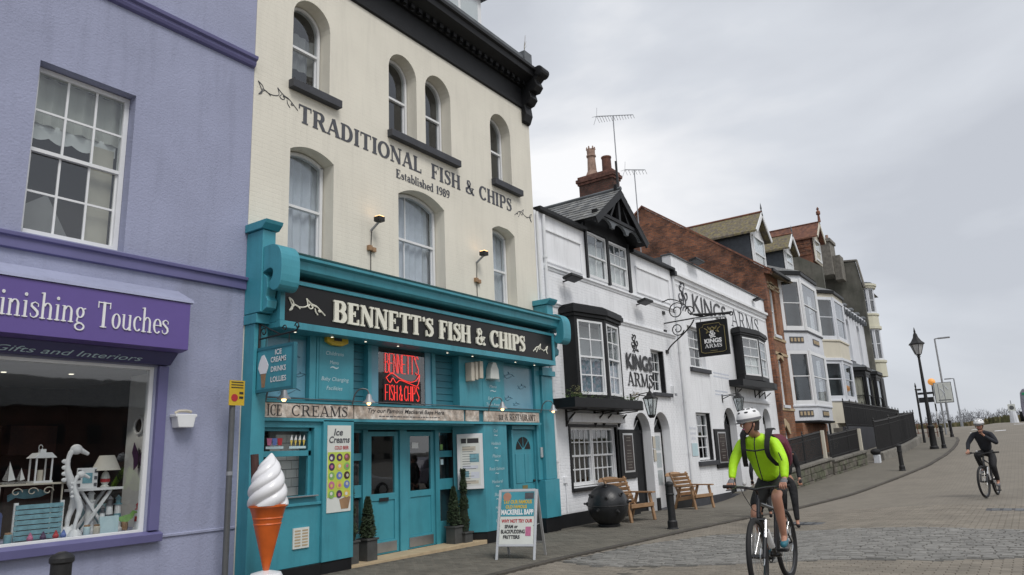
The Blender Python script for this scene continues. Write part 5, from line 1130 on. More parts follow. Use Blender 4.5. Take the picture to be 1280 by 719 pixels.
leaves(120, lambda r: (r.choice((14.45, 17.5))+r.gauss(0, .08), 8.3+r.gauss(0, .06), 2.9+abs(r.gauss(0, .10))), .025, wb, 'reed', 'plants', 5)
for x in (14.9, 16.3, 16.75, 17.6):
    mb = MB(); mb.box(x-.025, x+.025, W-.04, W-.003, 2.20, 2.595); mb.tube([(x, W-.04, 2.24)]+[(x, W-.18+.09*math.cos(a*.5+.2), 2.44+.08*math.sin(a*.5-1.2)) for a in range(12)], .014, 5); mb.tube([(x, W-.04, 2.55), (x, W-.6, 2.58)], .014, 5); mb.build('scroll_bracket', 'iron', wb)
# doors
def pubdoor(parent, x0, x1, z1, rise, glass=False, y=W+.26):
    b = MB(); w = x1-x0; o = outline(x0, x1, -.3, z1, rise, 14); q = outline(x0+.07, x1-.07, -.3, z1-.07, rise-.04, 14)
    for i in range(2, len(o)-1): b.prism([o[i], o[i+1], q[i+1], q[i]], 'y', y, y+.06)
    zs = z1-rise; b.box(x0, x0+.07, y, y+.06, -.3, zs+.01); b.box(x1-.07, x1, y, y+.06, -.3, zs+.01); b.box(x0+.07, x1-.07, y+.001, y+.061, zs-.07, zs+.03)
    fr = b.build('door_frame', 'black_paint', parent)
    fan = MB(); pp = [(x0+.07, zs+.03), (x1-.07, zs+.03)]+outline(x0+.07, x1-.07, -.3, z1-.07, rise-.04, 14)[2:]; fan.prism(pp, 'y', y+.03, y+.034); fan.build('fan_light', 'window_glass', parent)
    for a in (45, 90, 135): MB().bar(((x0+x1)/2, y+.02, zs+.03), ((x0+x1)/2+(w/2-.09)*math.cos(R(a)), y+.02, zs+.03+(rise-.10)*math.sin(R(a))), .022).build('glazing_bar', 'white_paint', parent)
    d = MB().box(x0+.07, x1-.07, y+.02, y+.05, -.3, zs-.07).build('door', 'black_paint' if not glass else 'white_paint', parent)
    if glass:
        for k in range(2):
            for j in range(3): MB().box(x0+.16+k*(w-.3)/2, x0+.13+(k+1)*(w-.3)/2, y+.008, y+.019, .55+j*.5, .98+j*.5).build('pane', 'window_glass', d)
    else:
        for k in range(2):
            for j in range(2): MB().box(x0+.15+k*(w-.26)/2, x0+.08+(k+1)*(w-.26)/2, y+.008, y+.019, .05+j*.95, .8+j*.95).build('panel', 'black_paint', d, bevel=.006)
    MB().box(x0-.02, x1+.02, y-.28, y+.3, -.34, -.10).build('doorstep', 'dark_stone', parent)
pubdoor(ka, 18.50, 19.62, 2.62, .5); pubdoor(ka, 19.86, 21.0, 2.66, .5, True)
window(ka, 20.10, 21.04, 3.27, 4.52, W+.16, cols=3, rt=2, rb=2, fwd=.05, bar=.025); MB().box(20.0, 21.30, W-.10, W+.16, 3.13, 3.235).build('sill', 'dark_stone', ka, bevel=.006)
MB().box(21.0, 21.055, W+.02, W+.16, 3.24, 4.53).build('window_surround', 'black_paint', ka)
# menu board
def board(name, x0, x1, z0, z1, lab, cat='menu board'):
    t = thing(name, ((x0+x1)/2, W, z0), lab, cat); MB().box(x0, x1, W-.06, W-.006, z0, z1).build('back_board', 'black_paint', t, bevel=.004)
    a, b, c, d = x0+(x1-x0)*.18, x1-(x1-x0)*.18, z0+.16, z1-.10
    MB().box(a, b, W-.075, W-.061, c, d).build('frame', 'alu', t, bevel=.003); MB().box(a+.05, b-.05, W-.080, W-.076, c+.05, d-.05).build('sheet', 'menu_brown', t)
    rg = random.Random(int(x0*10)); mb = MB(); z = d-.13; cx = (a+b)/2
    while z > c+.1: ww = rg.uniform(.3, .75)*(b-a-.14)/2; mb.box(cx-ww, cx+ww, W-.083, W-.0805, z, z+.025); z -= .075 if rg.random() < .8 else .13
    mb.build('print', 'stone_grey', t); return t
board('menu_board', 17.50, 18.44, .86, 2.14, 'black menu board between the pub window and the first arched doorway')
for i, z in enumerate((1.25, 1.62)):
    t = thing('notice', (19.74, W, z), ('lower' if i == 0 else 'upper')+' of two pale notices on the pier between the arched doorways', 'notice'); MB().box(19.66, 19.84, W-.02, W-.006, z, z+.33).build('sheet', 'curtain_cream', t); MB().box(19.65, 19.66, W-.024, W-.006, z-.01, z+.34).build('frame', 'grey_metal', t)
# lettering
sans('KINGS', 18.32, 20.06, 3.84, .42, ka, 'letter_black', y=W-.03, bold=.035, th=.01); 
text('ARMS', 18.36, 20.06, 3.36, .38, ka, 'letter_black', FrontP(W-.006), th=.02, wf=.9)
def crest(x, z, s, P, parent, mt, r):
    pth = [[(.2,1.0),(.35,.95),(.3,.82),(.15,.85),(.18,.7),(.35,.66),(.45,.5),(.35,.35),(.18,.38)], [(.45,.95),(.6,1.0),(.7,.88),(.58,.78),(.5,.62),(.62,.5),(.72,.34),(.6,.18),(.42,.12),(.3,.0)],
           [(.1,.55),(.0,.45),(.08,.3),(.22,.25),(.2,.1),(.08,.06)], [(.72,.62),(.88,.66),(.95,.52),(.85,.42)], [(.62,.22),(.8,.12),(.9,.2),(.98,.08)], [(.3,.6),(.5,.4),(.4,.2)]]
    curve_mark([[(x+a*s*.8, z+b*s) for a, b in smooth_path(q, 4)] for q in pth], r, parent, mt, P, name='emblem')
crest(18.80, 4.32, .52, FrontP(W-.006), ka, 'letter_black', .020)
def pub_lantern(x, z, lab, y=8.30, s=1.):
    t = thing('wall_lantern', (x, W, z), lab, 'lantern')
    mb = MB(); mb.box(x-.03, x+.03, W-.03, W-.004, z+.32, z+.62); mb.tube([(x, W-.02, z+.45), (x, (W+y)/2, z+.56), (x, y+.03, z+.5)], .016, 6); mb.tube([(x, W-.02, z+.56), (x, y, z+.62)], .014, 6); mb.build('bracket', 'iron', t)
    a, b, h = .10*s, .20*s, .44*s; Mx = Matrix.Rotation(R(45), 4, 'Z'); c = (x, y, z)
    MB().lathe(c, [(a*.6, -.08), (a*1.1, -.02), (a*1.1, 0), (a, .01)], 4, Mx).build('base', 'iron', t)
    for k in range(4):
        ang = R(45+k*90); p0 = Vector((x+a*math.cos(ang), y+a*math.sin(ang), z)); p1 = Vector((x+b*math.cos(ang), y+b*math.sin(ang), z+h)); MB().bar(p0, p1, .022).build('bar', 'iron', t)
        an2 = R(45+(k+1)*90); q0 = Vector((x+a*math.cos(an2), y+a*math.sin(an2), z)); q1 = Vector((x+b*math.cos(an2), y+b*math.sin(an2), z+h))
        g = MB(); nrm = ((p0+q0)/2-Vector((x, y, z))).normalized()*.003; g.add([p0, q0, q1, p1, p0+nrm, q0+nrm, q1+nrm, p1+nrm], [(3,2,1,0),(4,5,6,7),(0,1,5,4),(1,2,6,5),(2,3,7,6),(3,0,4,7)]); g.build('pane', 'lamp_glass', t)
    MB().lathe((x, y, z+h), [(b*1.12, 0), (b*1.12, .02), (b*.55, .09), (b*.5, .13), (b*.28, .17), (.02, .22), (.02, .26), (.035, .28), (.004, .34)], 4, Mx).build('roof', 'iron', t)
    MB().lathe((x, y, z+.02), [(.025, 0), (.025, .15), (.04, .2), (.01, .28)], 8).build('bulb', 'lens_dark', t)
pub_lantern(18.45, 2.50, 'black hexagonal style wall lantern between the near pub doorways')
for nm, x, z, l in (('camera', 21.42, 3.35, 'small white security light beside the upper pub window'),):
    t = thing('wall_light', (x, W, z), l, 'light'); MB().box(x-.06, x+.06, W-.12, W-.004, z-.12, z+.14).build('housing', 'white_paint', t, bevel=.01); MB().box(x-.05, x+.05, W-.16, W-.121, z-.18, z-.1).build('head', 'galv', t, bevel=.01)
def floodlight(x, z, lab, y=W-.3, s=1, base=None):
    t = thing('floodlight', (x, W, z), lab, 'floodlight', 'flat black floodlights on the pub fronts')
    M = Matrix.Translation((x, y, z)) @ Matrix.Rotation(R(-14), 4, 'X'); MB().box(-.28*s, .28*s, -.14, .14, -.02, .05, M).build('head', 'iron', t, bevel=.008); MB().box(-.24*s, .24*s, -.11, .11, -.027, -.021, M).build('lens', 'letter_grey', t); MB().bar((x, y, z), (x, W-.004, z-.04), .03).build('arm', 'iron', t)
floodlight(15.15, 5.80, 'left black floodlight under the parapet string course of the near white pub'); floodlight(19.35, 5.82, 'black floodlight under the right foot of the pub dormer')
MB().tube([(14.30, W-.06, 7.3), (14.30, W-.06, .25)], .038, 8).build('downpipe', 'white_paint', ka, smooth=True); MB().tube([(22.28, W-.06, 7.2), (22.28, W-.06, -.1)], .04, 8).build('downpipe', 'white_paint', ka, smooth=True)
for z in (6.2, 4.6, 3.0, 1.4): MB().lathe((14.30, W-.06, z), [(.052,0),(.052,.06)], 8).build('pipe_collar', 'white_paint', ka); MB().lathe((22.28, W-.06, z), [(.054,0),(.054,.06)], 8).build('pipe_collar', 'white_paint', ka)
MB().box(22.18, 22.38, W-.18, W-.004, 7.18, 7.34).build('rain_hopper', 'black_paint', ka, bevel=.01)
t = MB(); t.box(14.62, 14.78, W-.05, W-.004, .92, 1.06); t.tube([(14.7, W-.03, .92), (14.7, W-.03, .3)], .012, 5); t.build('tap_box', 'white_brick', ka)
# dormer
for (a, b, c) in ((16.40, 16.50, 7.45), (17.62, 17.76, 7.45), (18.92, 19.10, 7.45)): MB().box(a, b, W-.05, W+.14, 6.10, c).build('post', 'black_paint', ka, bevel=.004)
for (a, b) in ((16.51, 17.61), (17.77, 18.91)): window(ka, a, b, 6.14, 7.42, W-.02, cols=2 if a < 17 else 3, rt=1 if a < 17 else 2, rb=1, fwd=.055, bar=.022, curtain=[(0, 1, 'curtain_white')], meet=.48)
yg = 8.42; apex = (17.72, 8.80); el, er = (16.10, 7.60), (19.38, 7.56)
MB().prism([(16.45,7.46),(19.05,7.46),(19.02,7.64),(apex[0],8.60),(16.48,7.68)], 'y', W-.02, W+.1).build('gable_infill', 'black_paint', ka)
# arched tie board
tie = [(16.32,7.78),(16.32,7.56)]
for k in range(3):
    c = 16.85+k*.87; tie += [(c-.36,7.56)]+[(c+.36*math.cos(R(180-a)), 7.56+.19*math.sin(R(a))) for a in range(15, 180, 15)]+[(c+.36,7.56)]
tie += [(19.12,7.56),(19.12,7.78)]
MB().prism(tie, 'y', yg+.02, yg+.10).build('tie_beam', 'lead', ka, bevel=.004); MB().box(16.30, 19.14, yg-.02, yg+.14, 7.782, 7.88).build('tie_rail', 'black_paint', ka, bevel=.004)
MB().box(apex[0]-.06, apex[0]+.06, yg, yg+.10, 7.882, 8.98).build('king_post', 'black_paint', ka, bevel=.004)
for s in (-1, 1): MB().bar((apex[0]+s*.55, yg+.05, 7.9), (apex[0]+s*.18, yg+.05, 8.42), .09, .07).build('strut', 'black_paint', ka)
def barge(p, q, y, par, mt='black_paint', th=.2, d=.06):
    n = Vector((-(q[1]-p[1]), q[0]-p[0])).normalized(); n = n if n.y > 0 else -n
    MB().prism([p, q, (q[0]+n.x*th*-1, q[1]-n.y*th), (p[0]-n.x*th, p[1]-n.y*th)], 'y', y, y+d).build('barge_board', mt, par, bevel=.004)
barge(el, apex, yg-.08, ka); barge(er, apex, yg-.082, ka)
# dormer roof with individual slates on both slopes, running back
yb = 12.4
for s, e in ((-1, el), (1, er)):
    d = Vector((e[0]-apex[0], 0, e[1]-apex[1])); ln = d.length; d.normalize(); n = Vector((-d.z, 0, d.x)); n = n if n.z > 0 else -n
    mb = MB(); P0 = Vector((apex[0], 0, apex[1])); 
    q = [P0, P0+d*ln, P0+d*ln-n*.08, P0-n*.08]; mb.prism([(v.x, v.z) for v in q], 'y', yg-.07, yb); mb.build('roof_boarding', 'black_paint', ka)
    rows = 9; w_ = .26
    for r in range(rows):
        y = yg-.09+(w_/2 if r % 2 else 0)-w_/2
        while y < yb:
            y2 = min(y+w_-.008, yb); y1 = max(y, yg-.09)
            if y2-y1 > .05:
                a = P0+d*(ln+.03)*(rows-r-1)/rows; b = P0+d*(ln+.03)*(rows-r)/rows; t0 = n*.006; t1 = n*.020
                v = [a+t0, b+t1, b+t1+n*.010, a+t0+n*.010]
                m_ = MB(); m_.prism([(p.x, p.z) for p in v], 'y', y1, y2); m_.build('slate', 'slate', ka, recalc=False)
            y += w_
MB().tube([(apex[0], yg-.1, apex[1]+.04), (apex[0], yb, apex[1]+.04)], .06, 8).build('ridge', 'lead', ka, smooth=True)
MB().prism([(16.5,7.37),(16.5,7.46),(16.3,7.55),(apex[0],8.55),(19.2,7.50),(19.05,7.46),(19.05,7.37)], 'y', W+.34, W+.40).build('dormer_back', 'black_paint', ka)
MB().box(16.30, 16.42, W+.0, yb-1.4, 7.37, 7.66).build('dormer_cheek', 'slate_blue', ka); MB().box(19.06, 19.18, W+.0, yb-1.4, 7.37, 7.62).build('dormer_cheek', 'slate_blue', ka)
mr_ = MB(); mr_.prism([(9.3,7.36),(12.0,8.5),(14.9,7.36)], 'x', kx0+.05, kx1-.05); mr_.build('main_roof', 'slate', ka)
# chimney
ch = MB(); ch.box(20.0, 20.5, 9.66, 10.90, 7.6, 10.22); ch.build('chimney', 'chimney_brick_wall', ka)
for (g, z0, z1) in ((.04, 10.221, 10.30), (.08, 10.301, 10.42), (.03, 10.421, 10.52)): MB().box(20-g, 20.5+g, 9.66-g, 10.90+g, z0, z1).build('chimney_course', 'chimney_brick', ka, bevel=.006)
MB().lathe((20.25, 10.50, 10.52), [(.23,0),(.22,.06),(.16,.2),(.135,.7),(.17,.72),(.17,.76),(.14,.78),(.15,.98),(.11,.98)], 8).build('chimney_pot', 'pot_buff', ka)
for k in range(6):
    a = k*R(60); MB().lathe((20.25+.13*math.cos(a), 10.50+.13*math.sin(a), 11.49), [(.035,0),(.02,.1)], 5).build('pot_crown', 'pot_buff', ka)
MB().lathe((20.25, 9.95, 10.52), [(.16,0),(.15,.50),(.17,.51),(.17,.56),(.13,.56)], 12).build('chimney_pot', 'terracotta', ka, smooth=True)
def aerial(x, y, z0, z1, ln, lab, nb=14, dirn=(.0, -1)):
    t = thing('tv_aerial', (x, y, z0), lab, 'aerial'); MB().tube([(x, y, z0), (x+.02, y, z1)], .02, 6).build('mast', 'galv', t)
    d = Vector((*dirn, -.28)).normalized(); c = Vector((x, y, z1)); a = c-d*ln*.45; b = c+d*ln*.55; MB().tube([a, b], .014, 5).build('boom', 'galv', t)
    sd = Vector((1, 0, .0)); 
    mb = MB()
    for k in range(nb): p = a+(b-a)*(k/(nb-1)); l = .26-.010*k; mb.tube([p-sd*l-d.cross(sd)*l*.5, p, p+sd*l-d.cross(sd)*l*.5], .007, 4)
    mb.build('elements', 'galv', t, kind='stuff')
    for s in (-1, 1): MB().tube([a+Vector((0, .0, 0)), a+d.cross(sd)*s*.30-d*.05], .007, 4).build('reflector', 'galv', t); 
aerial(19.95, 9.45, 8.8, 12.30, 1.35, 'large television aerial on a tall mast strapped to the pub chimney'); aerial(22.5, 10.0, 8.2, 11.35, .8, 'smaller television aerial behind the pub gable', 7)
MB().tube([(19.95, 9.47, 8.7), (19.95, 9.47, 10.7)], .04, 6).build('flue', 'iron', ka)

# ---------------------------------------------------------------- white pub, far half
kb = thing('white_pub_wing', (27, W, 0), 'taller far half of the white pub with high parapet lettering and a small bow window', 'pub')
bx0_, bx1_ = 22.37, 32.98
H2 = [(23.25,24.72,4.22,5.66),(23.25,24.60,1.14,2.72),(25.92,27.28,-.4,2.96,.62),(30.7,31.85,-.4,3.05,.55)]
wall_sheet(bx0_, bx1_, -.5, 7.95, W-.002, [(a[0],a[1],max(a[2],-.45),*a[3:]) for a in H2], .30, 'white_brick', kb)
shell(kb, bx0_+.001, bx1_, 7.0, 15, 'white_brick'); partition(kb, bx0_+.25, bx1_-.25, -.3, 6.5, W+1.5)
bricks(bx0_+.05, bx1_-.05, .25, 6.0, W-.002, H2+[(27.6,31.9,3.7,6.0)], 'white_brick', kb, 0, pr=.003)
MB().box(bx0_+.001, bx0_+.30, W+.001, W+2.0, 7.37, 7.94).build('parapet_return', 'lead', kb); MB().box(bx0_, bx1_, W+.001, W+.3, 7.01, 7.945).build('parapet', 'white_brick', kb)
MB().box(bx0_-.03, bx1_+.05, W-.05, W+.34, 7.952, 8.0).build('coping', 'lead', kb, bevel=.005)
mould(kb, bx0_-.02, bx1_+.06, 7.12, 7.36, .14, name='cornice'); mould(kb, bx0_+.2, bx1_-.1, 6.92, 6.98, .03)
for (a, b) in ((bx0_+.02, 25.9), (27.3, 30.68), (31.87, bx1_)): MB().box(a, b, W-.035, W-.004, -.5, .02).build('plinth', 'dark_stone', kb)
window(kb, 23.28, 24.70, 4.25, 5.64, W+.14, cols=3, rt=2, rb=2, fwd=.055, bar=.03); MB().box(23.15, 24.95, W-.10, W+.14, 4.08, 4.215).build('sill', 'dark_stone', kb, bevel=.006)
window(kb, 23.28, 24.56, 1.17, 2.70, W+.14, cols=3, rt=2, rb=2, fwd=.055, bar=.03); MB().box(23.08, 24.80, W-.10, W+.14, .99, 1.135).build('sill', 'dark_stone', kb, bevel=.006); MB().box(24.56, 24.6, W+.02, W+.14, 1.15, 2.71).build('window_surround', 'black_paint', kb)
sans('KINGS', 23.98, 27.45, 6.22, .66, kb, 'letter_black', y=W-.02, bold=.0, th=.008); text('ARMS', 28.05, 31.75, 6.20, .72, kb, 'letter_grey', FrontP(W-.006), th=.012, wf=.6)
crest(22.75, 6.12, 1.0, FrontP(W-.006), kb, 'letter_grey', .026)
bow(kb, [(27.95, W), (27.75, 8.52), (29.35, 8.30), (30.75, 8.44), (31.1, W)], 4.05, 6.08, 4.22, 5.70, curtain='curtain_white')
wb2 = thing('window_box', (29.3, 8.3, 3.8), 'empty black window box under the far bow window', 'window box'); MB().prism([(26.95, W-.006), (26.95, 8.36), (30.3, 8.14), (31.2, 8.28), (31.2, W-.006)], 'z', 3.76, 4.0).build('box', 'black_paint', wb2, bevel=.008)
for x in (27.6, 30.0, 30.6, 31.4):
    mb = MB(); mb.box(x-.025, x+.025, W-.04, W-.006, 3.45, 3.755); mb.tube([(x, W-.04, 3.5)]+[(x, W-.18+.09*math.cos(a*.5+.2), 3.62+.07*math.sin(a*.5-1.2)) for a in range(12)], .014, 5); mb.build('scroll_bracket', 'iron', wb2)
MB().box(27.6, 31.9, W-.10, W-.006, 3.24, 3.36).build('lintel', 'white_brick', kb, bevel=.01)
pubdoor(kb, 25.92, 27.28, 2.96, .62, y=W+.25); pubdoor(kb, 30.7, 31.85, 3.05, .55, True, y=W+.25)
board('menu_board', 24.72, 26.0, .86, 2.18, 'black menu board left of the far pub doorway')
pub_lantern(26.0, 2.80, 'black wall lantern over the menu board at the far pub doorway')
t = thing('notice', (22.95, W, 1.3), 'pale blue notice on the white pub wall beside the lower sash window', 'notice'); MB().box(22.62, 23.12, W-.02, W-.008, 1.32, 1.72).build('sheet', 'letter_teal_white', t); MB().box(22.60, 22.62, W-.024, W-.008, 1.31, 1.73).build('frame', 'alu', t)
for k, s in enumerate(('Hot Food', 'served', 'all day')): sans(s, 22.55+.06*k, 23.15-.05*k, 2.16-.16*k, .10, kb, 'curtain_blue', y=W-.007, shear=.2)
mb = MB(); rg = random.Random(2)
for k, z in enumerate((4.15, 4.02, 3.50, 3.38)): mb.box(25.35, 25.35+rg.uniform(1.3, 1.7), W-.0085, W-.006, z, z+.05)
mb.build('faded_lettering', 'curtain_blue', kb)
floodlight(24.2, 8.02, 'wide black floodlight on the parapet of the taller pub wing', W-.25, 1.5); floodlight(31.3, 7.72, 'small dark floodlight at the far end of the pub parapet', W-.2, .7)
# pub sign hung from wrought iron
pg = thing('pub_sign', (21.3, 7.35, 4.26), 'black hanging pub sign reading KINGS ARMS on the scrolled iron bracket', 'sign')
MB().box(21.27, 21.33, 6.88, 7.85, 4.26, 5.34).build('board', 'black_paint', pg, bevel=.005)
PX2 = lambda u, v, n: Vector((21.268-n, 7.85-u, v))
b_ = [(.10,.14),(.10,.88),(.20,.90),(.24,.98),(.73,.98),(.77,.90),(.87,.88),(.87,.14),(.77,.10),(.20,.10),(.10,.14)]
curve_mark([[(u, 4.26+v) for u, v in b_]], .010, pg, 'gilt', PX2, name='gilt_border')
curve_mark([[(u, 4.26+v) for u, v in smooth_path(q, 3)] for q in ([(.25,.86),(.35,.78),(.3,.7),(.4,.75)], [(.75,.86),(.65,.78),(.7,.7),(.6,.75)], [(.42,.86),(.5,.76),(.58,.86)], [(.36,.9),(.42,.8),(.5,.88),(.58,.8),(.64,.9)])], .014, pg, 'gilt', PX2, name='gilt_scroll')
crest(.40, 4.80, .22, PX2, pg, 'letter_white', .014)
sans('KINGS', .22, .76, 4.66, .12, pg, 'letter_white', M=PX2, bold=.05); 
text('ARMS', .22, .76, 4.51, .115, pg, 'letter_white', PX2, th=.004, wf=1.3, name='lettering'); MB().box(21.262, 21.268, 7.85-.60, 7.85-.38, 4.41, 4.425).build('small_print', 'gilt', pg)
pb = thing('sign_bracket', (21.3, W, 5.4), 'large wrought iron scroll bracket carrying the black pub sign', 'bracket')
mb = MB()
mb.tube([(21.3, W-.01, 5.46), (21.3, 6.80, 5.52)], .022, 6); mb.tube([(21.3, 8.02, 5.62), (21.3, 6.7, 5.5)], .018, 6)
def spiral(cy, cz, r, turns, st, dr=1): return [(21.3, cy+r*(1-i/(turns*14+2)*.85)*math.cos(st+dr*i*.45), cz+r*(1-i/(turns*14+2)*.85)*math.sin(st+dr*i*.45)) for i in range(int(turns*14))]
for a in ((8.45, 5.80, .28, 1.6, 2.6, -1), (8.46, 5.22, .22, 1.6, 3.4, 1), (8.0, 5.74, .16, 1.3, 0, 1), (6.74, 5.46, .08, 1.3, 0, 1)): mb.tube(spiral(*a), .018, 6)
mb.tube([(21.3, y, z) for y, z in smooth_path([(W-.02,4.55),(8.7,4.75),(8.35,5.0),(8.05,5.25),(7.9,5.45)], 4)], .022, 6)
mb.tube([(21.3, y, z) for y, z in smooth_path([(W-.02,6.15),(8.6,6.2),(8.2,6.0),(7.9,5.6),(7.6,5.52)], 4)], .018, 6)
mb.build('scrollwork', 'iron', pb, smooth=True)
for z in (4.55, 5.2, 5.8): MB().box(21.22, 21.38, W-.05, W-.006, z-.05, z+.05).build('wall_plate', 'iron', pb)
MB().tube([(21.3, 7.9, 5.60), (21.3, 6.75, 5.48)], .035, 8).build('light_tube', 'iron', pb); MB().tube([(21.24, 7.85, 5.45), (21.24, 6.9, 5.40)], .028, 8).build('strip_light', 'alu', pb)
for y in (7.7, 7.0): MB().tube([(21.3, y, 5.34), (21.3, y, 5.50)], .01, 5).build('hanger', 'iron', pb)

# ---------------------------------------------------------------- terrace A: red brick with white bay
def cantwin(parent, P, Q, z0, z1, mt='white_paint', glass='window_glass', fw=.17, cur='curtain_blue', bevel=0):
    a, b = Vector((*P, 0)), Vector((*Q, 0)); d = b-a; ln = d.length; d.normalize(); n = Vector((d.y, -d.x, 0))
    T = lambda u, dd, z: a+d*u-n*dd+Vector((0, 0, z))
    return window(parent, .02, ln-.02, z0, z1, 0, fwd=min(fw, ln*.16), T=T, frm=mt, curtain=[(0, 1, cur)] if cur else None, curt_d=.14, meet=.52)
def bay(parent, pts, levels, mt, wmt, trim='white_paint', cur='curtain_blue'):
    """pts plan from wall to wall; levels: ('wall',z0,z1) or ('win',z0,z1) or ('cap',z0,z1,grow,mat)"""
    cx = sum(p[0] for p in pts)/len(pts); yw = max(p[1] for p in pts)
    def grow(k): return [(cx+(p[0]-cx)*(1+k), yw-(yw-p[1])*(1+k*2.2)) for p in pts]
    for L_ in levels:
        if L_[0] == 'wall': MB().prism(pts, 'z', L_[1], L_[2]).build('bay_wall', mt, parent)
        elif L_[0] == 'cap': MB().prism(grow(L_[3]), 'z', L_[1], L_[2]).build('moulding', L_[4], parent, bevel=.01)
        else:
            if not cur: MB().prism([(cx+(p[0]-cx)*.72, yw-(yw-p[1])*.55-.02) for p in pts], 'z', L_[1]+.01, L_[2]-.01).build('dark_core', 'dim_room_blue', parent)  # solid block behind the panes, its dark colour stands for room dimness
            for i in range(len(pts)-1): cantwin(parent, pts[i], pts[i+1], L_[1], L_[2], wmt, cur=cur)
            for p in pts[1:-1]: MB().lathe((p[0]+.0, p[1]+.04, L_[1]), [(.09, 0), (.09, L_[2]-L_[1])], 6).build('mullion', wmt, parent)
def hip(parent, pts, z0, h, mt, back):
    cx = sum(p[0] for p in pts)/len(pts); yw = max(p[1] for p in pts); mb = MB(); n = len(pts)
    base = [(*p, z0) for p in pts]; r = [(cx-.3, yw+back, z0+h), (cx+.3, yw+back, z0+h)]
    v = base+r; f = [(0, 1, n), (n-2, n-1, n+1)]+[(i, i+1, n+1, n) if 0 < i < n-2 else None for i in range(n-1)]
    mb.add(v, [q for q in f if q]+[(0, n, n+1, n-1)]); mb.add([(p[0], p[1], z0-.02) for p in pts], [tuple(range(n))]); mb.build('bay_roof', mt, parent)
rA = thing('terrace_house', (36, W, .5), 'red brick terrace house with two storey white canted bay and slate dormer', 'house')
ax0, ax1 = 33.0, 41.2
HA = [(34.25,35.05,6.55,8.85,.15),(34.25,35.0,3.3,5.45,.15),(33.55,34.6,.3,2.35,.35)]
wall_sheet(ax0, ax1, -.2, 9.45, W+.01, HA, .2, 'red_brick', rA)
shell(rA, ax0+.30, ax1, 9.3, 18, 'red_brick_side'); partition(rA, 33.4, 41, .2, 9)
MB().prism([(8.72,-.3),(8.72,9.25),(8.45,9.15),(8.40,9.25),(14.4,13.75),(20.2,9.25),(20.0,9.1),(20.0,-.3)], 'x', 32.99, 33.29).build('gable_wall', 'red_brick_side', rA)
MB().prism([(8.38,9.26),(14.4,13.765),(20.2,9.26),(20.2,9.33),(14.4,13.86),(8.36,9.34)], 'x', 32.95, 33.30).build('verge', 'terracotta', rA)
for (z0, z1) in ((8.95, 9.03), (8.75, 8.83), (5.60, 5.72), (6.30, 6.42), (3.05, 3.16)): MB().box(33.0, 36.0, W-.03, W+.008, z0, z1).build('stone_band', 'buff_stone', rA)
for h in HA[:2]:
    window(rA, h[0]+.02, h[1]-.02, h[2]+.02, h[3]-.02, W+.12, rise=.13, curtain=[(0, 1, 'curtain_white')], fwd=.09); MB().box(h[0]-.12, h[1]+.12, W-.08, W+.12, h[2]-.14, h[2]-.01).build('sill', 'house_white', rA)
    MB().prism([(h[0]-.15,h[3]-.10),(h[0]-.05,h[3]+.18),((h[0]+h[1])/2,h[3]+.28),(h[1]+.05,h[3]+.18),(h[1]+.15,h[3]-.10),(h[1],h[3]-.08),((h[0]+h[1])/2,h[3]+.06),(h[0],h[3]-.08)], 'y', W-.03, W+.009).build('window_arch', 'buff_stone', rA)
window(rA, 33.57, 34.58, .32, 2.33, W+.12, rise=.33, fwd=.12, curtain=[(0,1,'curtain_white')])
MB().prism([(33.35,2.0),(33.5,2.45),(34.08,2.68),(34.65,2.45),(34.8,2.0),(34.6,2.0),(34.08,2.40),(33.55,2.0)], 'y', W-.03, W+.009).build('window_arch', 'buff_stone', rA)
PA = [(35.95, W+.009), (37.0, 8.08), (40.2, 8.08), (41.15, W+.009)]
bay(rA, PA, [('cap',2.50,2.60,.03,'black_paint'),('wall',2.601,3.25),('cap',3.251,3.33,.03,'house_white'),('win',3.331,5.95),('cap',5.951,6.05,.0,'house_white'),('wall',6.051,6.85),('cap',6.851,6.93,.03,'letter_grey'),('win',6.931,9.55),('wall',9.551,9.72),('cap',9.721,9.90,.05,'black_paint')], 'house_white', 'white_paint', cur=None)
hip(rA, [(35.85, 8.9), (36.92, 7.98), (40.3, 7.98), (41.3, 8.9)], 9.91, 1.0, 'slate', 1.2)
def plaque(p, q, z0, z1, par, f0=.2, f1=.8):
    a, b = Vector((*p, 0)), Vector((*q, 0)); d = b-a; ln = d.length; d.normalize(); n = Vector((d.y, -d.x, 0)); M = Matrix((d, n, Vector((0, 0, 1)))).transposed().to_4x4(); M.translation = a
    MB().box(ln*f0, ln*f1, .004, .03, z0, z1, M).build('plaque_frame', 'letter_grey', par); k = 4; w_ = ln*(f1-f0)/k
    for i in range(k): MB().box(ln*f0+w_*i+.04, ln*f0+w_*(i+1)-.04, .031, .045, z0+.06, z1-.06, M).build('plaque_tile', 'buff_stone', par)
for z in (2.78, 6.32): plaque(PA[0], PA[1], z, z+.3, rA); plaque(PA[1], PA[2], z, z+.3, rA, .3, .7)
MB().box(35.9, 41.1, W-.3, W+.008, -.2, 2.49).build('basement_wall', 'red_brick', rA)
MB().prism([(8.35,9.36),(14.4,12.0),(14.4,11.9),(8.45,9.27)], 'x', 33.31, 41.2).build('roof', 'slate_moss', rA); MB().prism([(20.4,9.36),(14.4,12.0),(14.4,11.9),(20.3,9.27)], 'x', 33.31, 41.2).build('roof', 'slate_moss', rA)
MB().box(33.0, 36.0, 8.28, 8.42, 9.28, 9.40).build('gutter', 'black_paint', rA)
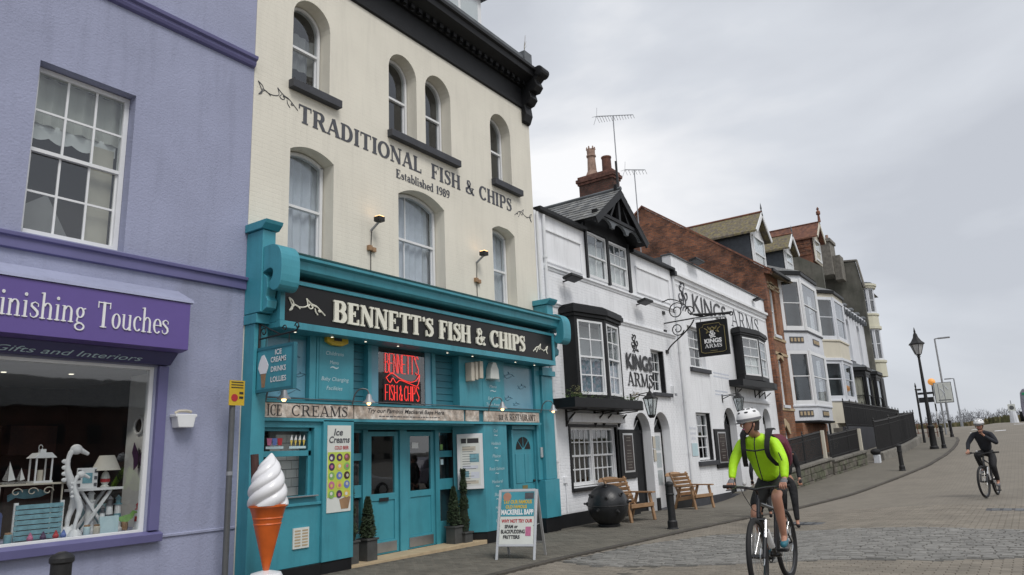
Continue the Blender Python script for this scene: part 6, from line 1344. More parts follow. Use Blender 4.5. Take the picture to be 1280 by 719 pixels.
def roof_dormer(par, x0, x1, y0, z0, z1, za, yb, cheek, rmt, front='white_paint', win=True, over=.25):
    xm = (x0+x1)/2
    MB().prism([(y0+.06, z0), (y0+.06, z1), (yb, z1), (yb, z0+(z1-z0)*.93)], 'x', x0, x0+.08).build('dormer_cheek', cheek, par); MB().prism([(y0+.06, z0), (y0+.06, z1), (yb, z1), (yb, z0+(z1-z0)*.93)], 'x', x1-.08, x1).build('dormer_cheek', cheek, par)
    MB().prism([(x0,z0),(x1,z0),(x1,z1),(xm,za-.12),(x0,z1)], 'y', y0+.03, y0+.10).build('dormer_front', front, par)
    if win: window(par, x0+.18, x1-.18, z0+.12, z1-.08, y0-.03, fwd=.09, curtain=None, pane=True)
    else: MB().box(x0+.2, x1-.2, y0, y0+.028, z0+.15, z1-.1).build('dormer_panel', front, par)
    for s, xe in ((-1, x0-over), (1, x1+over)):
        ze = z1-.12
        MB().prism([(xe, ze), (xm, za), (xm, za+.10), (xe-.0, ze+.10)], 'y', y0-.30, yb+.6).build('dormer_roof', rmt, par)
        barge((xe, ze+.11), (xm, za+.11), y0-.36, par, front, .20, .05)
    MB().tube([(xm, y0-.36, za+.12), (xm, yb+.6, za+.12)], .06, 6).build('ridge', 'terracotta', par)
    MB().lathe((xm, y0-.33, za+.1), [(.05,0),(.03,.15),(.05,.2),(.004,.5)], 6).build('finial', 'lead', par)
roof_dormer(rA, 34.55, 36.75, 9.5, 9.75, 11.75, 12.85, 13.0, 'slate_blue', 'slate_moss')

# ---------------------------------------------------------------- terrace B: cream bays
rB = thing('terrace_house', (45, W, 1), 'terrace house with cream banded two storey bay and tiled dormer, right of the brick one', 'house')
b0, b1 = 41.21, 48.0
MB().box(b0, b1, W+.02, W+.25, .3, 10.0).build('wall', 'house_white', rB); shell(rB, b0, b1, 9.9, 18, 'render_green', W+.25)
PB = [(43.2, W+.019), (44.5, 8.05), (47.2, 8.05), (47.95, W+.019)]
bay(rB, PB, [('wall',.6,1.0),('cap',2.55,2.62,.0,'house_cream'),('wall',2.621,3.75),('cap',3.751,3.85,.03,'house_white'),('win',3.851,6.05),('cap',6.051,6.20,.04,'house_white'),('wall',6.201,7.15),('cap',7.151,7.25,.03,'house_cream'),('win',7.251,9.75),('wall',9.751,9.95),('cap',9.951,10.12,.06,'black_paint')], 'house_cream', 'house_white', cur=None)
MB().box(43.2, 47.9, W-.3, W+.018, -.2, 2.54).build('basement_wall', 'house_cream', rB)
hip(rB, [(43.0, 8.95), (44.4, 7.95), (47.3, 7.95), (48.1, 8.95)], 10.13, 1.1, 'slate', 1.3)
MB().prism([(8.6,10.0),(14.4,12.8),(14.4,12.7),(8.7,9.9)], 'x', b0, b1-.3).build('roof', 'slate_moss', rB); MB().prism([(20.4,10.0),(14.4,12.8),(14.4,12.7),(20.3,9.9)], 'x', b0, b1-.3).build('roof', 'slate_moss', rB)
MB().prism([(8.98,9.8),(8.98,12.4),(10.9,13.7),(14.4,15.6),(18.0,13.0),(18.0,9.8)], 'x', b1-.35, b1-.05).build('party_wall', 'render_green', rB)
roof_dormer(rB, 40.9, 42.7, 9.55, 10.9, 12.25, 13.15, 13.2, 'slate_blue', 'slate_moss')
MB().tube([(42.6, W-.1, 9.8), (42.6, W-.1, .9)], .06, 6).build('downpipe', 'black_paint', rB)
# ---------------------------------------------------------------- terrace C: white with black bays
rC = thing('terrace_house', (52, 8.4, 1.4), 'white terrace house with bracketed eaves, narrow windows and two black framed bays', 'house')
c0_, c1_ = 48.01, 56.0; YC = 8.40
HC = [(49.35,50.35,6.5,9.2,.3),(53.0,54.0,6.5,9.2,.3)]
wall_sheet(c0_, c1_, .5, 9.7, YC, HC, .22, 'house_white', rC); shell(rC, c0_, c1_, 9.7, 18, 'render_green', YC); partition(rC, c0_+.3, c1_-.3, 2, 9.4, YC+1)
for h in HC: window(rC, h[0]+.02, h[1]-.02, h[2]+.02, h[3]-.02, YC+.12, rise=.28, fwd=.1); MB().box(h[0]-.12, h[1]+.12, YC-.10, YC+.12, h[2]-.16, h[2]-.01).build('sill', 'letter_grey', rC)
MB().box(c0_, c1_, YC-.18, YC+.2, 9.71, 9.85).build('eaves', 'house_white', rC)
for k in range(9): MB().box(c0_+.2+k*.92, c0_+.40+k*.92, YC-.28, YC-.003, 9.40, 9.705).build('eaves_bracket', 'lead', rC, bevel=.02)
for k in range(4): MB().lathe((48.8+k*2.2, YC-.05, 9.851), [(.28,0),(.30,.08),(.2,.2)], 8).build('chimney_pot', 'lead', rC)
MB().prism([(8.3,9.86),(14.4,14.3),(20.4,9.86)], 'x', c0_, c1_-.3).build('roof', 'slate', rC)
def blackbay(x0, x1):
    P = [(x0, YC-.003), (x0+.75, 7.65), (x1-.75, 7.65), (x1, YC-.003)]
    bay(rC, P, [('wall',1.2,2.7),('cap',2.701,2.80,.02,'black_paint'),('win',2.801,5.55),('cap',5.551,5.75,.02,'black_paint'),('cap',5.751,5.95,.10,'black_paint')], 'house_cream', 'black_paint', cur='curtain_cream')
    hip(rC, [(x0-.2, YC-.01), (x0+.65, 7.5), (x1-.65, 7.5), (x1+.2, YC-.01)], 5.96, .4, 'lead', -.1)
blackbay(48.2, 51.3); blackbay(52.0, 55.4)
rt_ = MB(); rt_.box(50.1, 52.3, 9.95, 10.9, 12.5, 15.2); rt_.build('attic_wall', 'terracotta', rC)
for k in range(5): MB().box(50.06, 50.095, 9.95, 10.9, 13.9+k*.26, 14.12+k*.26).build('tile_course', 'red_brick_side', rC)
roof_dormer(rC, 50.2, 52.2, 9.75, 13.4, 15.1, 16.2, 13.6, 'chimney_brick', 'terracotta', 'house_cream')
MB().lathe((51.2, 9.40, 16.3), [(.10,0),(.07,.5),(.14,.55),(.14,.75),(.05,.85),(.10,.95),(.01,1.1)], 8).build('finial', 'terracotta', rC)
# ---------------------------------------------------------------- tall rendered block with round cream tower
rD = thing('corner_house', (58, 8, 1.7), 'tall grey rendered end house with round cream bay tower at the street corner', 'house')
MB().prism([(8.05,1.0),(8.05,12.2),(8.3,14.2),(10.55,14.45),(10.55,13.6),(13.0,15.5),(19,15.5),(19,1.0)], 'x', 56.01, 56.35).build('side_wall', 'render_green', rD)
MB().prism([(8.0,12.25),(8.25,14.25),(10.6,14.5),(10.6,14.62),(8.15,14.36),(7.9,12.3)], 'x', 55.97, 56.38).build('verge', 'stone_grey', rD)
MB().box(56.36, 62, 8.6, 8.85, 1.0, 12.4).build('wall', 'tower_cream', rD); MB().box(61.7, 62, 8.86, 19, 1, 12.4).build('side_wall', 'render_green', rD); MB().box(56.36, 62, 18.7, 19, 1, 12.4).build('rear_wall', 'render_green', rD)
MB().prism([(7.9,12.41),(10.5,14.4),(19,14.4),(19,12.41)], 'x', 56.36, 62).build('roof', 'slate', rD)
tc = (57.4, 8.5)
def ring(r, z0, z1, nm, mt, n=16): MB().lathe((*tc, z0), [(r, 0), (r, z1-z0)], n).build(nm, mt, rD)
for (r, z0, z1, nm, mt) in ((1.0,5.9,6.9,'tower_wall','tower_cream'),(1.08,6.901,7.05,'moulding','tower_cream'),(.78,7.051,9.3,'tower_core','interior_dark'),(1.08,9.301,9.5,'moulding','tower_cream'),(.98,9.501,10.3,'tower_wall','tower_cream'),(1.05,10.301,10.42,'moulding','tower_cream'),(.78,10.421,12.3,'tower_core','interior_dark'),(1.08,12.301,12.45,'cornice','tower_cream'),(1.16,12.451,12.6,'cornice','tower_cream'),(.9,12.601,12.75,'cap','lead')): ring(r, z0, z1, nm, mt)
for (z0, z1) in ((7.051, 9.3), (10.421, 12.3)):
    for k in range(6):
        a0, a1 = R(140+k*40), R(140+(k+1)*40); r = .96
        cantwin(rD, (tc[0]+r*math.cos(a0), tc[1]+r*math.sin(a0)), (tc[0]+r*math.cos(a1), tc[1]+r*math.sin(a1)), z0, z1, 'house_white', cur=None, fw=.14)
for k in range(1): MB().box(56.5, 58.3, 7.95, 8.595, 1.6, 5.85).build('bay_wall', 'black_paint', rD)
cs = MB(); cs.box(54.2, 55.95, 9.5, 10.65, 13.2, 15.6); cs.build('chimney', 'stone_grey', rD); MB().box(54.1, 56.0, 9.4, 10.75, 15.601, 15.85).build('chimney_cap', 'stone_grey', rD, bevel=.02); MB().box(54.6, 55.8, 9.0, 9.499, 12.8, 14.6).build('chimney_shoulder', 'stone_grey', rD, bevel=.02)
for k in range(3): MB().lathe((55, 9.75+k*.3, 15.85), [(.12,0),(.10,.45)], 8).build('chimney_pot', 'pot_buff', rD)

# ================================================================== STREET THINGS
def bollard(x, y, lab, h=.98, z=None, grp='cast iron bollards along the kerb'):
    z = gz(x, y)+.02 if z is None else z; t = thing('bollard', (x, y, z), lab, 'bollard', grp)
    MB().lathe((x, y, z), [(.125,-.03),(.125,.03),(.105,.05),(.105,.17),(.082,.20),(.075,.62*h),(.078,.70*h)], 14).build('shaft', 'iron', t, smooth=True)
    MB().lathe((x, y, z+.70*h), [(.078,0),(.092,.015),(.092,.04),(.080,.055),(.080,.20*h),(.094,.215*h),(.094,.25*h),(.075,.275*h),(.03,.30*h)], 14).build('cap', 'iron', t, smooth=True)
    return t
bollard(14.85, 6.42, 'black ribbed bollard between the two wooden armchairs and the kerb')
bollard(31.3, 4.12, 'black bollard standing before the stone garden walls of the terrace')
bollard(40.35, 3.40, 'black bollard just right of the old street lamp base', 1.1)
bollard(53.3, 3.95, 'far black bollard at the bend of the kerb', 1.05)
bollard(3.05, 6.82, 'black bollard whose cap shows at the bottom left corner below the shop window', .95, 0.02)
# sea mine
mx_, my_ = 15.05, 8.02; mz = gz(mx_, my_)+.03
mn = thing('sea_mine', (mx_, my_, mz), 'big round black painted sea mine displayed against the white pub wall', 'sea mine')
MB().ball((mx_, my_, mz+.47), .46, 24).build('shell', 'mine_iron', mn, smooth=True)
MB().lathe((mx_, my_, mz), [(.24,-.02),(.25,.05),(.22,.08)], 20).build('base', 'iron', mn, smooth=True)
MB().tube([(mx_+.461*math.cos(a*R(10)), my_+.461*math.sin(a*R(10)), mz+.47) for a in range(36)], .010, 5, closed=True).build('seam', 'iron', mn)
for az, el in ((150,28),(205,22),(255,30),(180,-10),(235,-14),(120,5),(290,8),(200,62),(60,40),(340,35)):
    d = Vector((math.cos(R(az))*math.cos(R(el)), math.sin(R(az))*math.cos(R(el)), math.sin(R(el)))); q = d.to_track_quat('Z', 'Y').to_matrix().to_4x4()
    MB().lathe(Vector((mx_, my_, mz+.47))+d*.455, [(.045,-.02),(.045,.02),(.022,.03),(.022,.08),(.012,.09)], 10, q).build('horn', 'iron', mn)
# ---- slatted wooden armchairs
def armchair(x, y, rot, lab):
    z = gz(x, y)+.035; t = thing('wooden_armchair', (0, 0, 0), lab, 'chair', 'slatted wooden armchairs outside the pub')
    # local: front is -Y, x across
    def slat(a, b, w, h, nm='slat'): MB().bar(a, b, w, h).build(nm, 'wood', t, bevel=.005)
    for i, yy in enumerate((-.30, -.20, -.10, 0, .10, .20)):
        slat((-.40, yy, .40-.02*i+(-.015 if i == 0 else 0)), (.40, yy, .40-.02*i+(-.015 if i == 0 else 0)), .09, .028, 'seat_slat')
    for i in range(6):
        zz = .42+i*.105; yy = .24+i*.045; n = 5; wd = .40; 
        pts = [(-wd, yy), (wd, yy)]
        MB().bar((-wd, yy, zz), (wd, yy, zz), .026, .088, (0, -.35, 1)).build('back_slat', 'wood', t, bevel=.005)
    MB().prism([(-.40,.50),(-.30,.555),(0,.58),(.30,.555),(.40,.50),(.40,.45),(-.40,.45)], 'y', .0, .026, Matrix.Translation((0, .495, .545)) @ Matrix.Rotation(R(-22), 4, 'X') @ Matrix.Translation((0,0,-.05))).build('top_slat', 'wood', t, bevel=.005)
    for s in (-1, 1):
        X = s*.43
        slat((X, -.33, 0), (X*1.0, -.22, .62), .075, .05, 'leg'); slat((X, .40, 0), (X, .16, .62), .075, .05, 'leg')
        slat((s*.38, .20, .30), (s*.38, .52, 1.02), .05, .05, 'back_post'); slat((X, -.36, .645), (X, .34, .645), .13, .035, 'arm')
        slat((X, -.30, .36), (X, .30, .27), .035, .10, 'rail')
    slat((-.42, -.34, .37), (.42, -.34, .37), .03, .09, 'rail')
    t.location = (x, y, z); t.rotation_euler = (0, 0, R(rot)); return t
armchair(16.45, 8.12, -14, 'slatted wooden armchair beside the round black sea mine'); armchair(20.75, 8.22, -14, 'slatted wooden armchair between the second arched doorway and the downpipe')
# ---- clipped planters by the doors
def cone_shrub(x, y, h, r, lab, seed, ph=.32, spiral=False):
    z = gz(x, y)+.02+(.04 if x < 11.5 and y > 8.75 else 0); t = thing('planter_shrub', (x, y, z), lab, 'potted shrub', 'potted evergreens by the turquoise shop doors')
    a = .13; MB().prism([(x-a*.85, y-a*.85), (x+a*.85, y-a*.85), (x+a*.85, y+a*.85), (x-a*.85, y+a*.85)], 'z', z, z+ph).build('planter', 'planter_lead', t, bevel=.006)
    MB().box(x-a, x+a, y-a, y+a, z+ph, z+ph+.03).build('planter_rim', 'planter_lead', t, bevel=.004); MB().lathe((x, y, z+ph+.031), [(.02,0),(.015,h*.9)], 6).build('stem', 'wood', t)
    def f(rg):
        u = rg.random()**.8; zz = u*h; rr = r*(1-u)**.8+.02
        if spiral: rr = r*(.55+.45*abs(math.sin(u*11)))*(1-u*.6)
        an = rg.random()*6.283; q = rr*math.sqrt(rg.uniform(.45, 1)); return (x+q*math.cos(an), y+q*math.sin(an), z+ph+.05+zz)
    MB().lathe((x, y, z+ph+.04), [(r*.72, 0), (r*.78, h*.12), (r*.5, h*.5), (r*.16, h*.92)], 10).build('core_cone', 'shrub_core', t)  # plain darker cone closing the gaps behind the leaves
    leaves(2600, f, .017, t, 'shrub', 'foliage', seed)
    return t
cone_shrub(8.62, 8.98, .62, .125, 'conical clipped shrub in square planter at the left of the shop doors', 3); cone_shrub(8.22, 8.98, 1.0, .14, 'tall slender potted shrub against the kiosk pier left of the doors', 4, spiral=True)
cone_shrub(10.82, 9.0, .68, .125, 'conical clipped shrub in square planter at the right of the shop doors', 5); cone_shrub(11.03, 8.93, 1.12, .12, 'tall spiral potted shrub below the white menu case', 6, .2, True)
# ---- giant ice cream
ix, iy = 5.93, 7.95; ic = thing('giant_ice_cream', (ix, iy, .02), 'giant plastic whipped ice cream in an orange cone advertising outside the kiosk', 'ice cream display')
MB().lathe((ix, iy, .02), [(.24,0),(.24,.06),(.22,.09),(.22,.22),(.18,.30),(.05,.33)], 24).build('base', 'ice_white', ic, smooth=True)
MB().lathe((ix, iy, .33), [(.03,0),(.04,.04),(.165,.56),(.172,.565),(.166,.58),(.178,.63),(.187,.635),(.182,.65),(.215,.755),(.240,.775),(.240,.80),(.22,.80)], 28).build('cone', 'cone_orange', ic, smooth=True)
# whipped swirl: tapered lobed body twisted upward
v = []; f = []; nz, na = 72, 72
for j in range(nz+1):
    u = j/nz; zz = 1.12+u*.64; rad = .236*(1-max(0, (u-.05)/.95)**2.0)**.80+.003
    cxo = -.045*math.sin(u*3.3)+.02*u; cyo = -.03*math.sin(u*3.1)
    for k in range(na):
        a = 2*math.pi*k/na; ph = (4*a-u*24)/2; s_ = abs(math.sin(ph))**.5
        rr = rad*(.82+.22*s_*min(1, (1-u)*5)); v.append((ix+cxo+rr*math.cos(a), iy+cyo+rr*math.sin(a), zz))
for j in range(nz):
    for k in range(na): a = j*na+k; b = j*na+(k+1) % na; f.append((a, b, b+na, a+na))
f += [tuple(range(na))[::-1], tuple(nz*na+k for k in range(na))]
mb = MB(); mb.add(v, f); mb.build('whipped_ice', 'ice_white', ic, smooth=True)
fd = Vector((-.30, .22, 1)).normalized(); p0 = Vector((ix-.09, iy+.14, 1.30)); MB().tube([p0, p0+Vector((-.02, .02, .45))], .052, 10).build('chocolate_flake', 'flake', ic)
# ---- A-board
ab = thing('a_board', (0, 0, 0), 'aluminium pavement A-board advertising mackerel baps and fritters', 'sign board')
def abf(s):
    # s=-1 front leaf (towards camera), leans back; built in local coords, width along y
    M = Matrix.Translation((s*.30, 0, 0)) @ Matrix.Rotation(R(-s*16), 4, 'Y')
    return M
for s, nm in ((-1, 'front'), (1, 'back')):
    M = abf(s)
    for yy in (-.31, .31): MB().box(-.014, .014, yy-.02, yy+.02, 0, 1.08, M).build('leg', 'alu', ab, bevel=.003)
    for z0, z1 in ((.20, .235), (1.05, 1.09)): MB().box(-.013, .013, -.289, .289, z0, z1, M).build('rail', 'alu', ab, bevel=.003)
    MB().box(-.008, .006, -.285, .285, .236, 1.049, M).build('panel', 'poster_white' if s < 0 else 'grey_metal', ab)
M = abf(-1)
MB().box(-.0105, -.0085, -.28, .28, .66, 1.045, M).build('poster_top', 'teal', ab)
def PA_(u, v, n): return M @ Vector((-.0115-n*.2, -u, v))   # u to the reader's right = -y
for s, a, b, z, h, mt in (('TRY OUR FAMOUS', -.24, .24, .86, .055, 'yellow_sign'), ('OLD FAMOUS', -.20, .16, .785, .05, 'yellow_sign'), ('MACKERELL BAPP', -.27, .27, .69, .075, 'letter_white'), ('WHY NOT TRY OUR', -.26, .26, .565, .05, 'red_print'), ('SPAM or', -.20, .02, .48, .05, 'letter_black'), ('BLACKPUDDING', -.26, .14, .40, .055, 'letter_black'), ('FRITTERS', -.22, .06, .32, .05, 'letter_black')): sans(s, a, b, z, h, ab, mt, M=PA_, bold=.04, name='print')
MB().lathe((0, 0, 0), [(.07, 0), (.07, .002)], 14, M @ Matrix.Translation((-.012, .18, .97)) @ Matrix.Rotation(R(-90), 4, 'Y')).build('print', 'skin', ab)
MB().box(-.0122, -.0108, -.27, -.12, .93, 1.03, M).build('print', 'letter_grey', ab); MB().box(-.0122, -.0108, -.24, -.15, .36, .50, M).build('print', 'p_pink', ab)
MB().bar((-.17, -.28, .50), (.17, -.28, .50), .012).build('stay', 'alu', ab); MB().bar((-.17, .28, .50), (.17, .28, .50), .012).build('stay', 'alu', ab)
ab.location = (9.98, 6.93, gz(9.98, 6.93)+.035); ab.rotation_euler = (0, 0, R(16))
# ---- stone garden walls with railings
def lerp(a, b, t): return (a[0]+(b[0]-a[0])*t, a[1]+(b[1]-a[1])*t)
def stone_wall(path, h, lab, th=.38, hs=None):
    c = path[0]; t = thing('garden_wall', (c[0], c[1], gz(*c)), lab, 'wall'); rg = random.Random(int(c[0]*10))
    for i in range(len(path)-1):
        a, b = Vector((*path[i], 0)), Vector((*path[i+1], 0)); d = (b-a); ln = d.length; d.normalize(); n = Vector((d.y, -d.x, 0)); zg = gz(a.x, a.y); zg2 = gz(b.x, b.y)
        sl = (zg2-zg)/ln; M = Matrix((d+Vector((0, 0, sl)), -n, Vector((0, 0, 1)))).transposed().to_4x4(); M.translation = a+Vector((0, 0, zg))
        MB().box(0, ln, .03, th, -.15, h, M).build('core', 'stone_moss', t)
        z = -.05; r = 0
        while z < h-.02:
            hh = min(rg.uniform(.15, .24), h-z); u = 0
            while u < ln-.02:
                w_ = min(rg.uniform(.28, .60), ln-u); MB().box(u+.008, u+w_-.008, rg.uniform(-.02, .012), .05, z+.008, z+hh-.008, M).build('stone', 'stone_moss', t, bevel=.015); u += w_
            z += hh
        u = 0
        while u < ln-.02: w_ = min(.9, ln-u); MB().box(u+.005, u+w_-.005, -.05, th+.05, h+.002, h+.10, M).build('coping_stone', 'stone_grey', t, bevel=.015); u += w_
    return t
def railing(path, base, h, lab, step=.10, spear=True, post=1.8, zf=None, r=.02):
    c = path[0]; z0 = zf or gz; t = thing('railings', (c[0], c[1], z0(*c)+base), lab, 'railings'); bars = MB()
    for i in range(len(path)-1):
        a, b = path[i], path[i+1]; ln = math.dist(a, b); n = max(1, round(ln/step))
        pa = Vector((*a, z0(*a)+base)); pb = Vector((*b, z0(*b)+base)); up_ = Vector((0, 0, 1))
        for zz in (.10, h-.14): MB().bar(pa+up_*zz, pb+up_*zz, .03, .035).build('rail', 'iron', t)
        for k in range(n):
            p = pa+(pb-pa)*(k/n); big = (k % max(1, round(post/step)) == 0)
            if big: m_ = MB(); m_.tube([p, p+up_*(h+.05)], .028, 6); m_.lathe(p+up_*(h+.05), [(.03,0),(.045,.04),(.02,.08),(.035,.12),(.004,.2)], 6); m_.build('post', 'iron', t)
            else: bars.tube([p, p+up_*h], r, 4); bars.lathe(p+up_*h, [(r,0),(r*2.3,.03),(.002,.11)], 4) if spear else None
    bars.build('bars', 'iron', t, kind='stuff'); return t
p1, p2, p3, p4 = (26.7, 7.05), (30.25, 6.35), (33.6, 5.65), (34.6, 5.42)
stone_wall([p1, p2], .62, 'mossy stone garden wall nearest the pub, with black railings on top'); stone_wall([lerp(p2, p3, .05), p3], .52, 'second mossy stone garden wall, before the cream bay')
off = lambda p: (p[0]+.1, p[1]+.2)
railing([off(p1), off(lerp(p1, p2, .93))], .70, .95, 'black railings on the nearest mossy garden wall'); railing([off(lerp(p2, p3, .12)), off(p3)], .60, .85, 'black railings on the second mossy garden wall')
for q, l, hh in ((lerp(p1, p2, .97), 'white painted gate post between the two stone garden walls', 1.75), (lerp(p2, p3, .99), 'short cream gate post at the far end of the second garden wall', 1.5)):
    z = gz(*q); t = MB().box(q[0]-.07, q[0]+.07, q[1]+.10, q[1]+.22, z-.1, z+hh).build('gate_post', 'house_cream', None, bevel=.01); tag(t, l, 'post')
z = gz(34.2, 5.35); t = MB().box(34.05, 34.35, 5.25, 5.5, z-.05, z+.35).build('marker_stone', 'house_white', None, bevel=.03); tag(t, 'small white block at the end of the second garden wall', 'stone')
t = MB(); t.ball((34.15, 5.4, z+.47), .20, 8, (1, 1, .7)); t = t.build('rubbish_bag', 'cloth_black', None, smooth=True); tag(t, 'black bag resting on the small white block', 'bag')
pf_ = [(34.9,5.42),(37.2,5.12),(39.6,5.0),(43,5.02),(47,5.2),(52,5.75),(54,7.0)]
low = thing('kerb_wall', (40, 5, 1), 'low stone plinth curving under the long black railings', 'wall')
for i in range(len(pf_)-1):
    a, b = Vector((*pf_[i], gz(*pf_[i]))), Vector((*pf_[i+1], gz(*pf_[i+1]))); n_ = max(1, int((b-a).length/1.4))
    for k in range(n_):
        p, q = a+(b-a)*(k/n_), a+(b-a)*((k+1)/n_); MB().bar(p+Vector((0,0,.14)), q-(q-p)*.02+Vector((0,0,.14)), .42, .46).build('stone', 'stone_grey', low, bevel=.02)
railing(pf_, .36, 1.25, 'long curved run of dense black spear railings beyond the garden walls', .11, True, 2.2, r=.023)
tw = thing('terrace_wall', (46, 6.9, 1.2), 'dark raised terrace wall in front of the black framed bays', 'wall')
tw_ = MB(); tw_.prism([(37.6,6.95),(48,6.75),(55.9,6.9),(55.9,7.15),(48,7.0),(37.6,7.2)], 'z', .3, 2.25); tw_.build('wall', 'dark_stone', tw)
MB().prism([(37.6,7.2),(48,7.0),(55.9,7.15),(55.9,7.62),(37.6,7.62)], 'z', 2.0, 2.2).build('terrace_floor', 'stone_grey', tw)
railing([(37.7,7.05),(42.8,6.95),(48,6.86),(55.8,7.0)], 2.25, 1.1, 'upper black balustrade with spear heads on the raised terrace', .15, True, 1.5, zf=lambda x, y: 0, r=.022)
# ---- victorian street lamp
lx, ly = 40.08, 3.78; lz = gz(lx, ly)+.03
sl_ = thing('street_lamp', (lx, ly, lz), 'tall black old-style street lamp with a pointed lantern at the kerb', 'street lamp')
MB().lathe((lx, ly, lz), [(.19,-.03),(.19,.10),(.15,.14),(.13,.95),(.16,1.0),(.16,1.06),(.10,1.12),(.085,2.0),(.055,4.35),(.09,4.38),(.05,4.45)], 12).build('column', 'iron', sl_, smooth=True)
Mx = Matrix.Rotation(R(20), 4, 'Z'); c = (lx, ly, lz+4.45)
MB().lathe(c, [(.10,0),(.13,.03),(.10,.05)], 6, Mx).build('lantern_base', 'iron', sl_)
MB().lathe((lx, ly, lz+4.51), [(.13,0),(.29,.46)], 6, Mx).build('lantern_glass', 'lens_dark', sl_)
for k in range(6):
    a = R(20+60*k); MB().bar((lx+.135*math.cos(a), ly+.135*math.sin(a), lz+4.50), (lx+.30*math.cos(a), ly+.30*math.sin(a), lz+4.98), .022).build('lantern_bar', 'iron', sl_)
MB().lathe((lx, ly, lz+4.98), [(.36,0),(.36,.05),(.24,.16),(.12,.36),(.09,.50),(.04,.60),(.05,.64),(.01,.85)], 6, Mx).build('lantern_roof', 'iron', sl_)
# ---- finger post
fx, fy = 46.0, 4.75; fz = gz(fx, fy)
fp = thing('finger_post', (fx, fy, fz), 'black finger post with two direction boards above the railings', 'signpost')
MB().lathe((fx, fy, fz), [(.07,0),(.06,.8),(.05,2.9),(.07,2.92),(.03,3.0),(.05,3.1),(.01,3.3)], 8).build('post', 'iron', fp)
fy2 = fy
for z0, z1, ln in ((2.62, 2.74, .72), (2.18, 2.46, .70)): MB().box(fx-.02, fx+.02, fy-.08-ln, fy-.06, fz+z0, fz+z1).build('direction_board', 'iron', fp)
MB().box(fx-.02, fx+.02, fy-.25, fy-.06, fz+2.85, fz+2.95).build('direction_board', 'iron', fp)
# ---- big sign board and the lights behind
gx_, gy_ = 58.0, 4.42; g0 = gz(gx_, gy_)
sb_ = thing('road_sign', (gx_, gy_, g0), 'large grey-backed rectangular road sign on two posts beyond the lamp', 'sign')
for yy in (4.62, 4.30): MB().lathe((gx_, yy, g0), [(.06,0),(.06,3.45)], 8).build('post', 'galv', sb_)
MB().box(gx_-.05, gx_-.02, 3.86, 4.86, 3.86, 5.18).build('panel', 'poster_white', sb_, bevel=.02)
MB().box(gx_-.019, gx_+.03, 3.82, 4.90, 3.82, 5.22).build('frame', 'grey_metal', sb_)
mb = MB(); mb.tube([(gx_-.055, 4.5, 4.8), (gx_-.055, 4.3, 4.5), (gx_-.055, 4.5, 4.2)], .02, 4); mb.build('print', 'curtain_blue', sb_); mb = MB(); mb.tube([(gx_-.055, 4.2, 4.95), (gx_-.055, 4.05, 4.7)], .02, 4); mb.build('print', 'curtain_blue', sb_); MB().box(gx_-.055, gx_-.051, 3.95, 4.7, 3.98, 4.04).build('print', 'grey_metal', sb_)
bz = gz(61, 5.25); bb = thing('belisha_beacon', (61, 5.22, bz), 'orange globe crossing beacon left of the big grey sign', 'beacon')
for k in range(6): MB().lathe((61, 5.22, bz+k*.55), [(.05,0),(.05,.549)], 8).build('pole_band', 'iron' if k % 2 else 'house_white', bb)
MB().lathe((61, 5.22, bz+3.3), [(.05,0),(.04,.28)], 8).build('neck', 'iron', bb); MB().ball((61, 5.22, bz+3.78), .25, 14).build('globe', 'orange_globe', bb, smooth=True)
def mast(x, y, h, arm, lab, dy=-1):
    z = gz(x, y); t = thing('street_light', (x, y, z), lab, 'street light', 'modern grey street lights in the distance'); MB().lathe((x, y, z), [(.12,0),(.12,1.0),(.08,1.05),(.055,h)], 8).build('column', 'galv', t)
    MB().tube([(x, y, z+h), (x, y+dy*arm*.3, z+h+.03)], .045, 6).build('arm', 'galv', t); MB().box(x-.12, x+.12, y+dy*arm-.0 if dy < 0 else y+.2, y-.2 if dy < 0 else y+arm, z+h-.04, z+h+.07).build('lamp_head', 'galv', t, bevel=.03)
mast(62, 4.62, 6.9, 1.0, 'taller modern street light with a flat lamp head, behind the big sign'); mast(82, 5.1, 4.9, .8, 'smaller far street light standing beyond the reeds edge', 1)
wp = thing('traffic_sign', (70, .78, gz(70, .78)), 'small white sign on a white plinth near the right edge of the far road', 'sign'); z = gz(70, .78)
MB().lathe((70, .78, z), [(.32,-.05),(.26,.55),(.20,.9)], 10).build('plinth', 'house_white', wp); MB().box(69.9, 70.0, .56, 1.05, z+.92, z+1.45).build('board', 'poster_white', wp); MB().lathe((70, .8, z+1.45), [(.04,0),(.03,.3)], 6).build('finial', 'galv', wp); MB().lathe((69.89, .8, z+1.18), [(.16,0),(.16,.01)], 12, Matrix.Rotation(R(-90), 4, 'Y')).build('symbol', 'grey_metal', wp)
# ---- far coach at the right edge
bu = thing('coach', (80, -1.3, 2.3), 'grey-purple double deck coach cut off by the right edge of the photo', 'coach'); cy0, cy1 = -2.2, .22; z = gz(80, -1)
MB().prism([(cy0+.1, z+.45), (cy1-.05, z+.45), (cy1, z+1.4), (cy1-.12, z+2.6), (cy1-.35, z+2.95), (cy0+.35, z+2.95), (cy0+.1, z+2.6), (cy0, z+1.4)], 'x', 80, 90).build('body', 'bus_grey', bu, bevel=.1)
MB().box(79.96, 79.999, cy0+.25, cy1-.25, z+1.45, z+2.3).build('windscreen', 'window_glass', bu); MB().box(79.97, 79.999, cy1-.75, cy1-.25, z+2.38, z+2.6).build('destination_panel', 'bus_green', bu)
for s in (cy0+.35, cy1-.35): MB().lathe((79.97, s, z+.75), [(.11,0),(.11,.03)], 10, Matrix.Rotation(R(90), 4, 'Y')).build('headlight', 'lens_dark', bu)
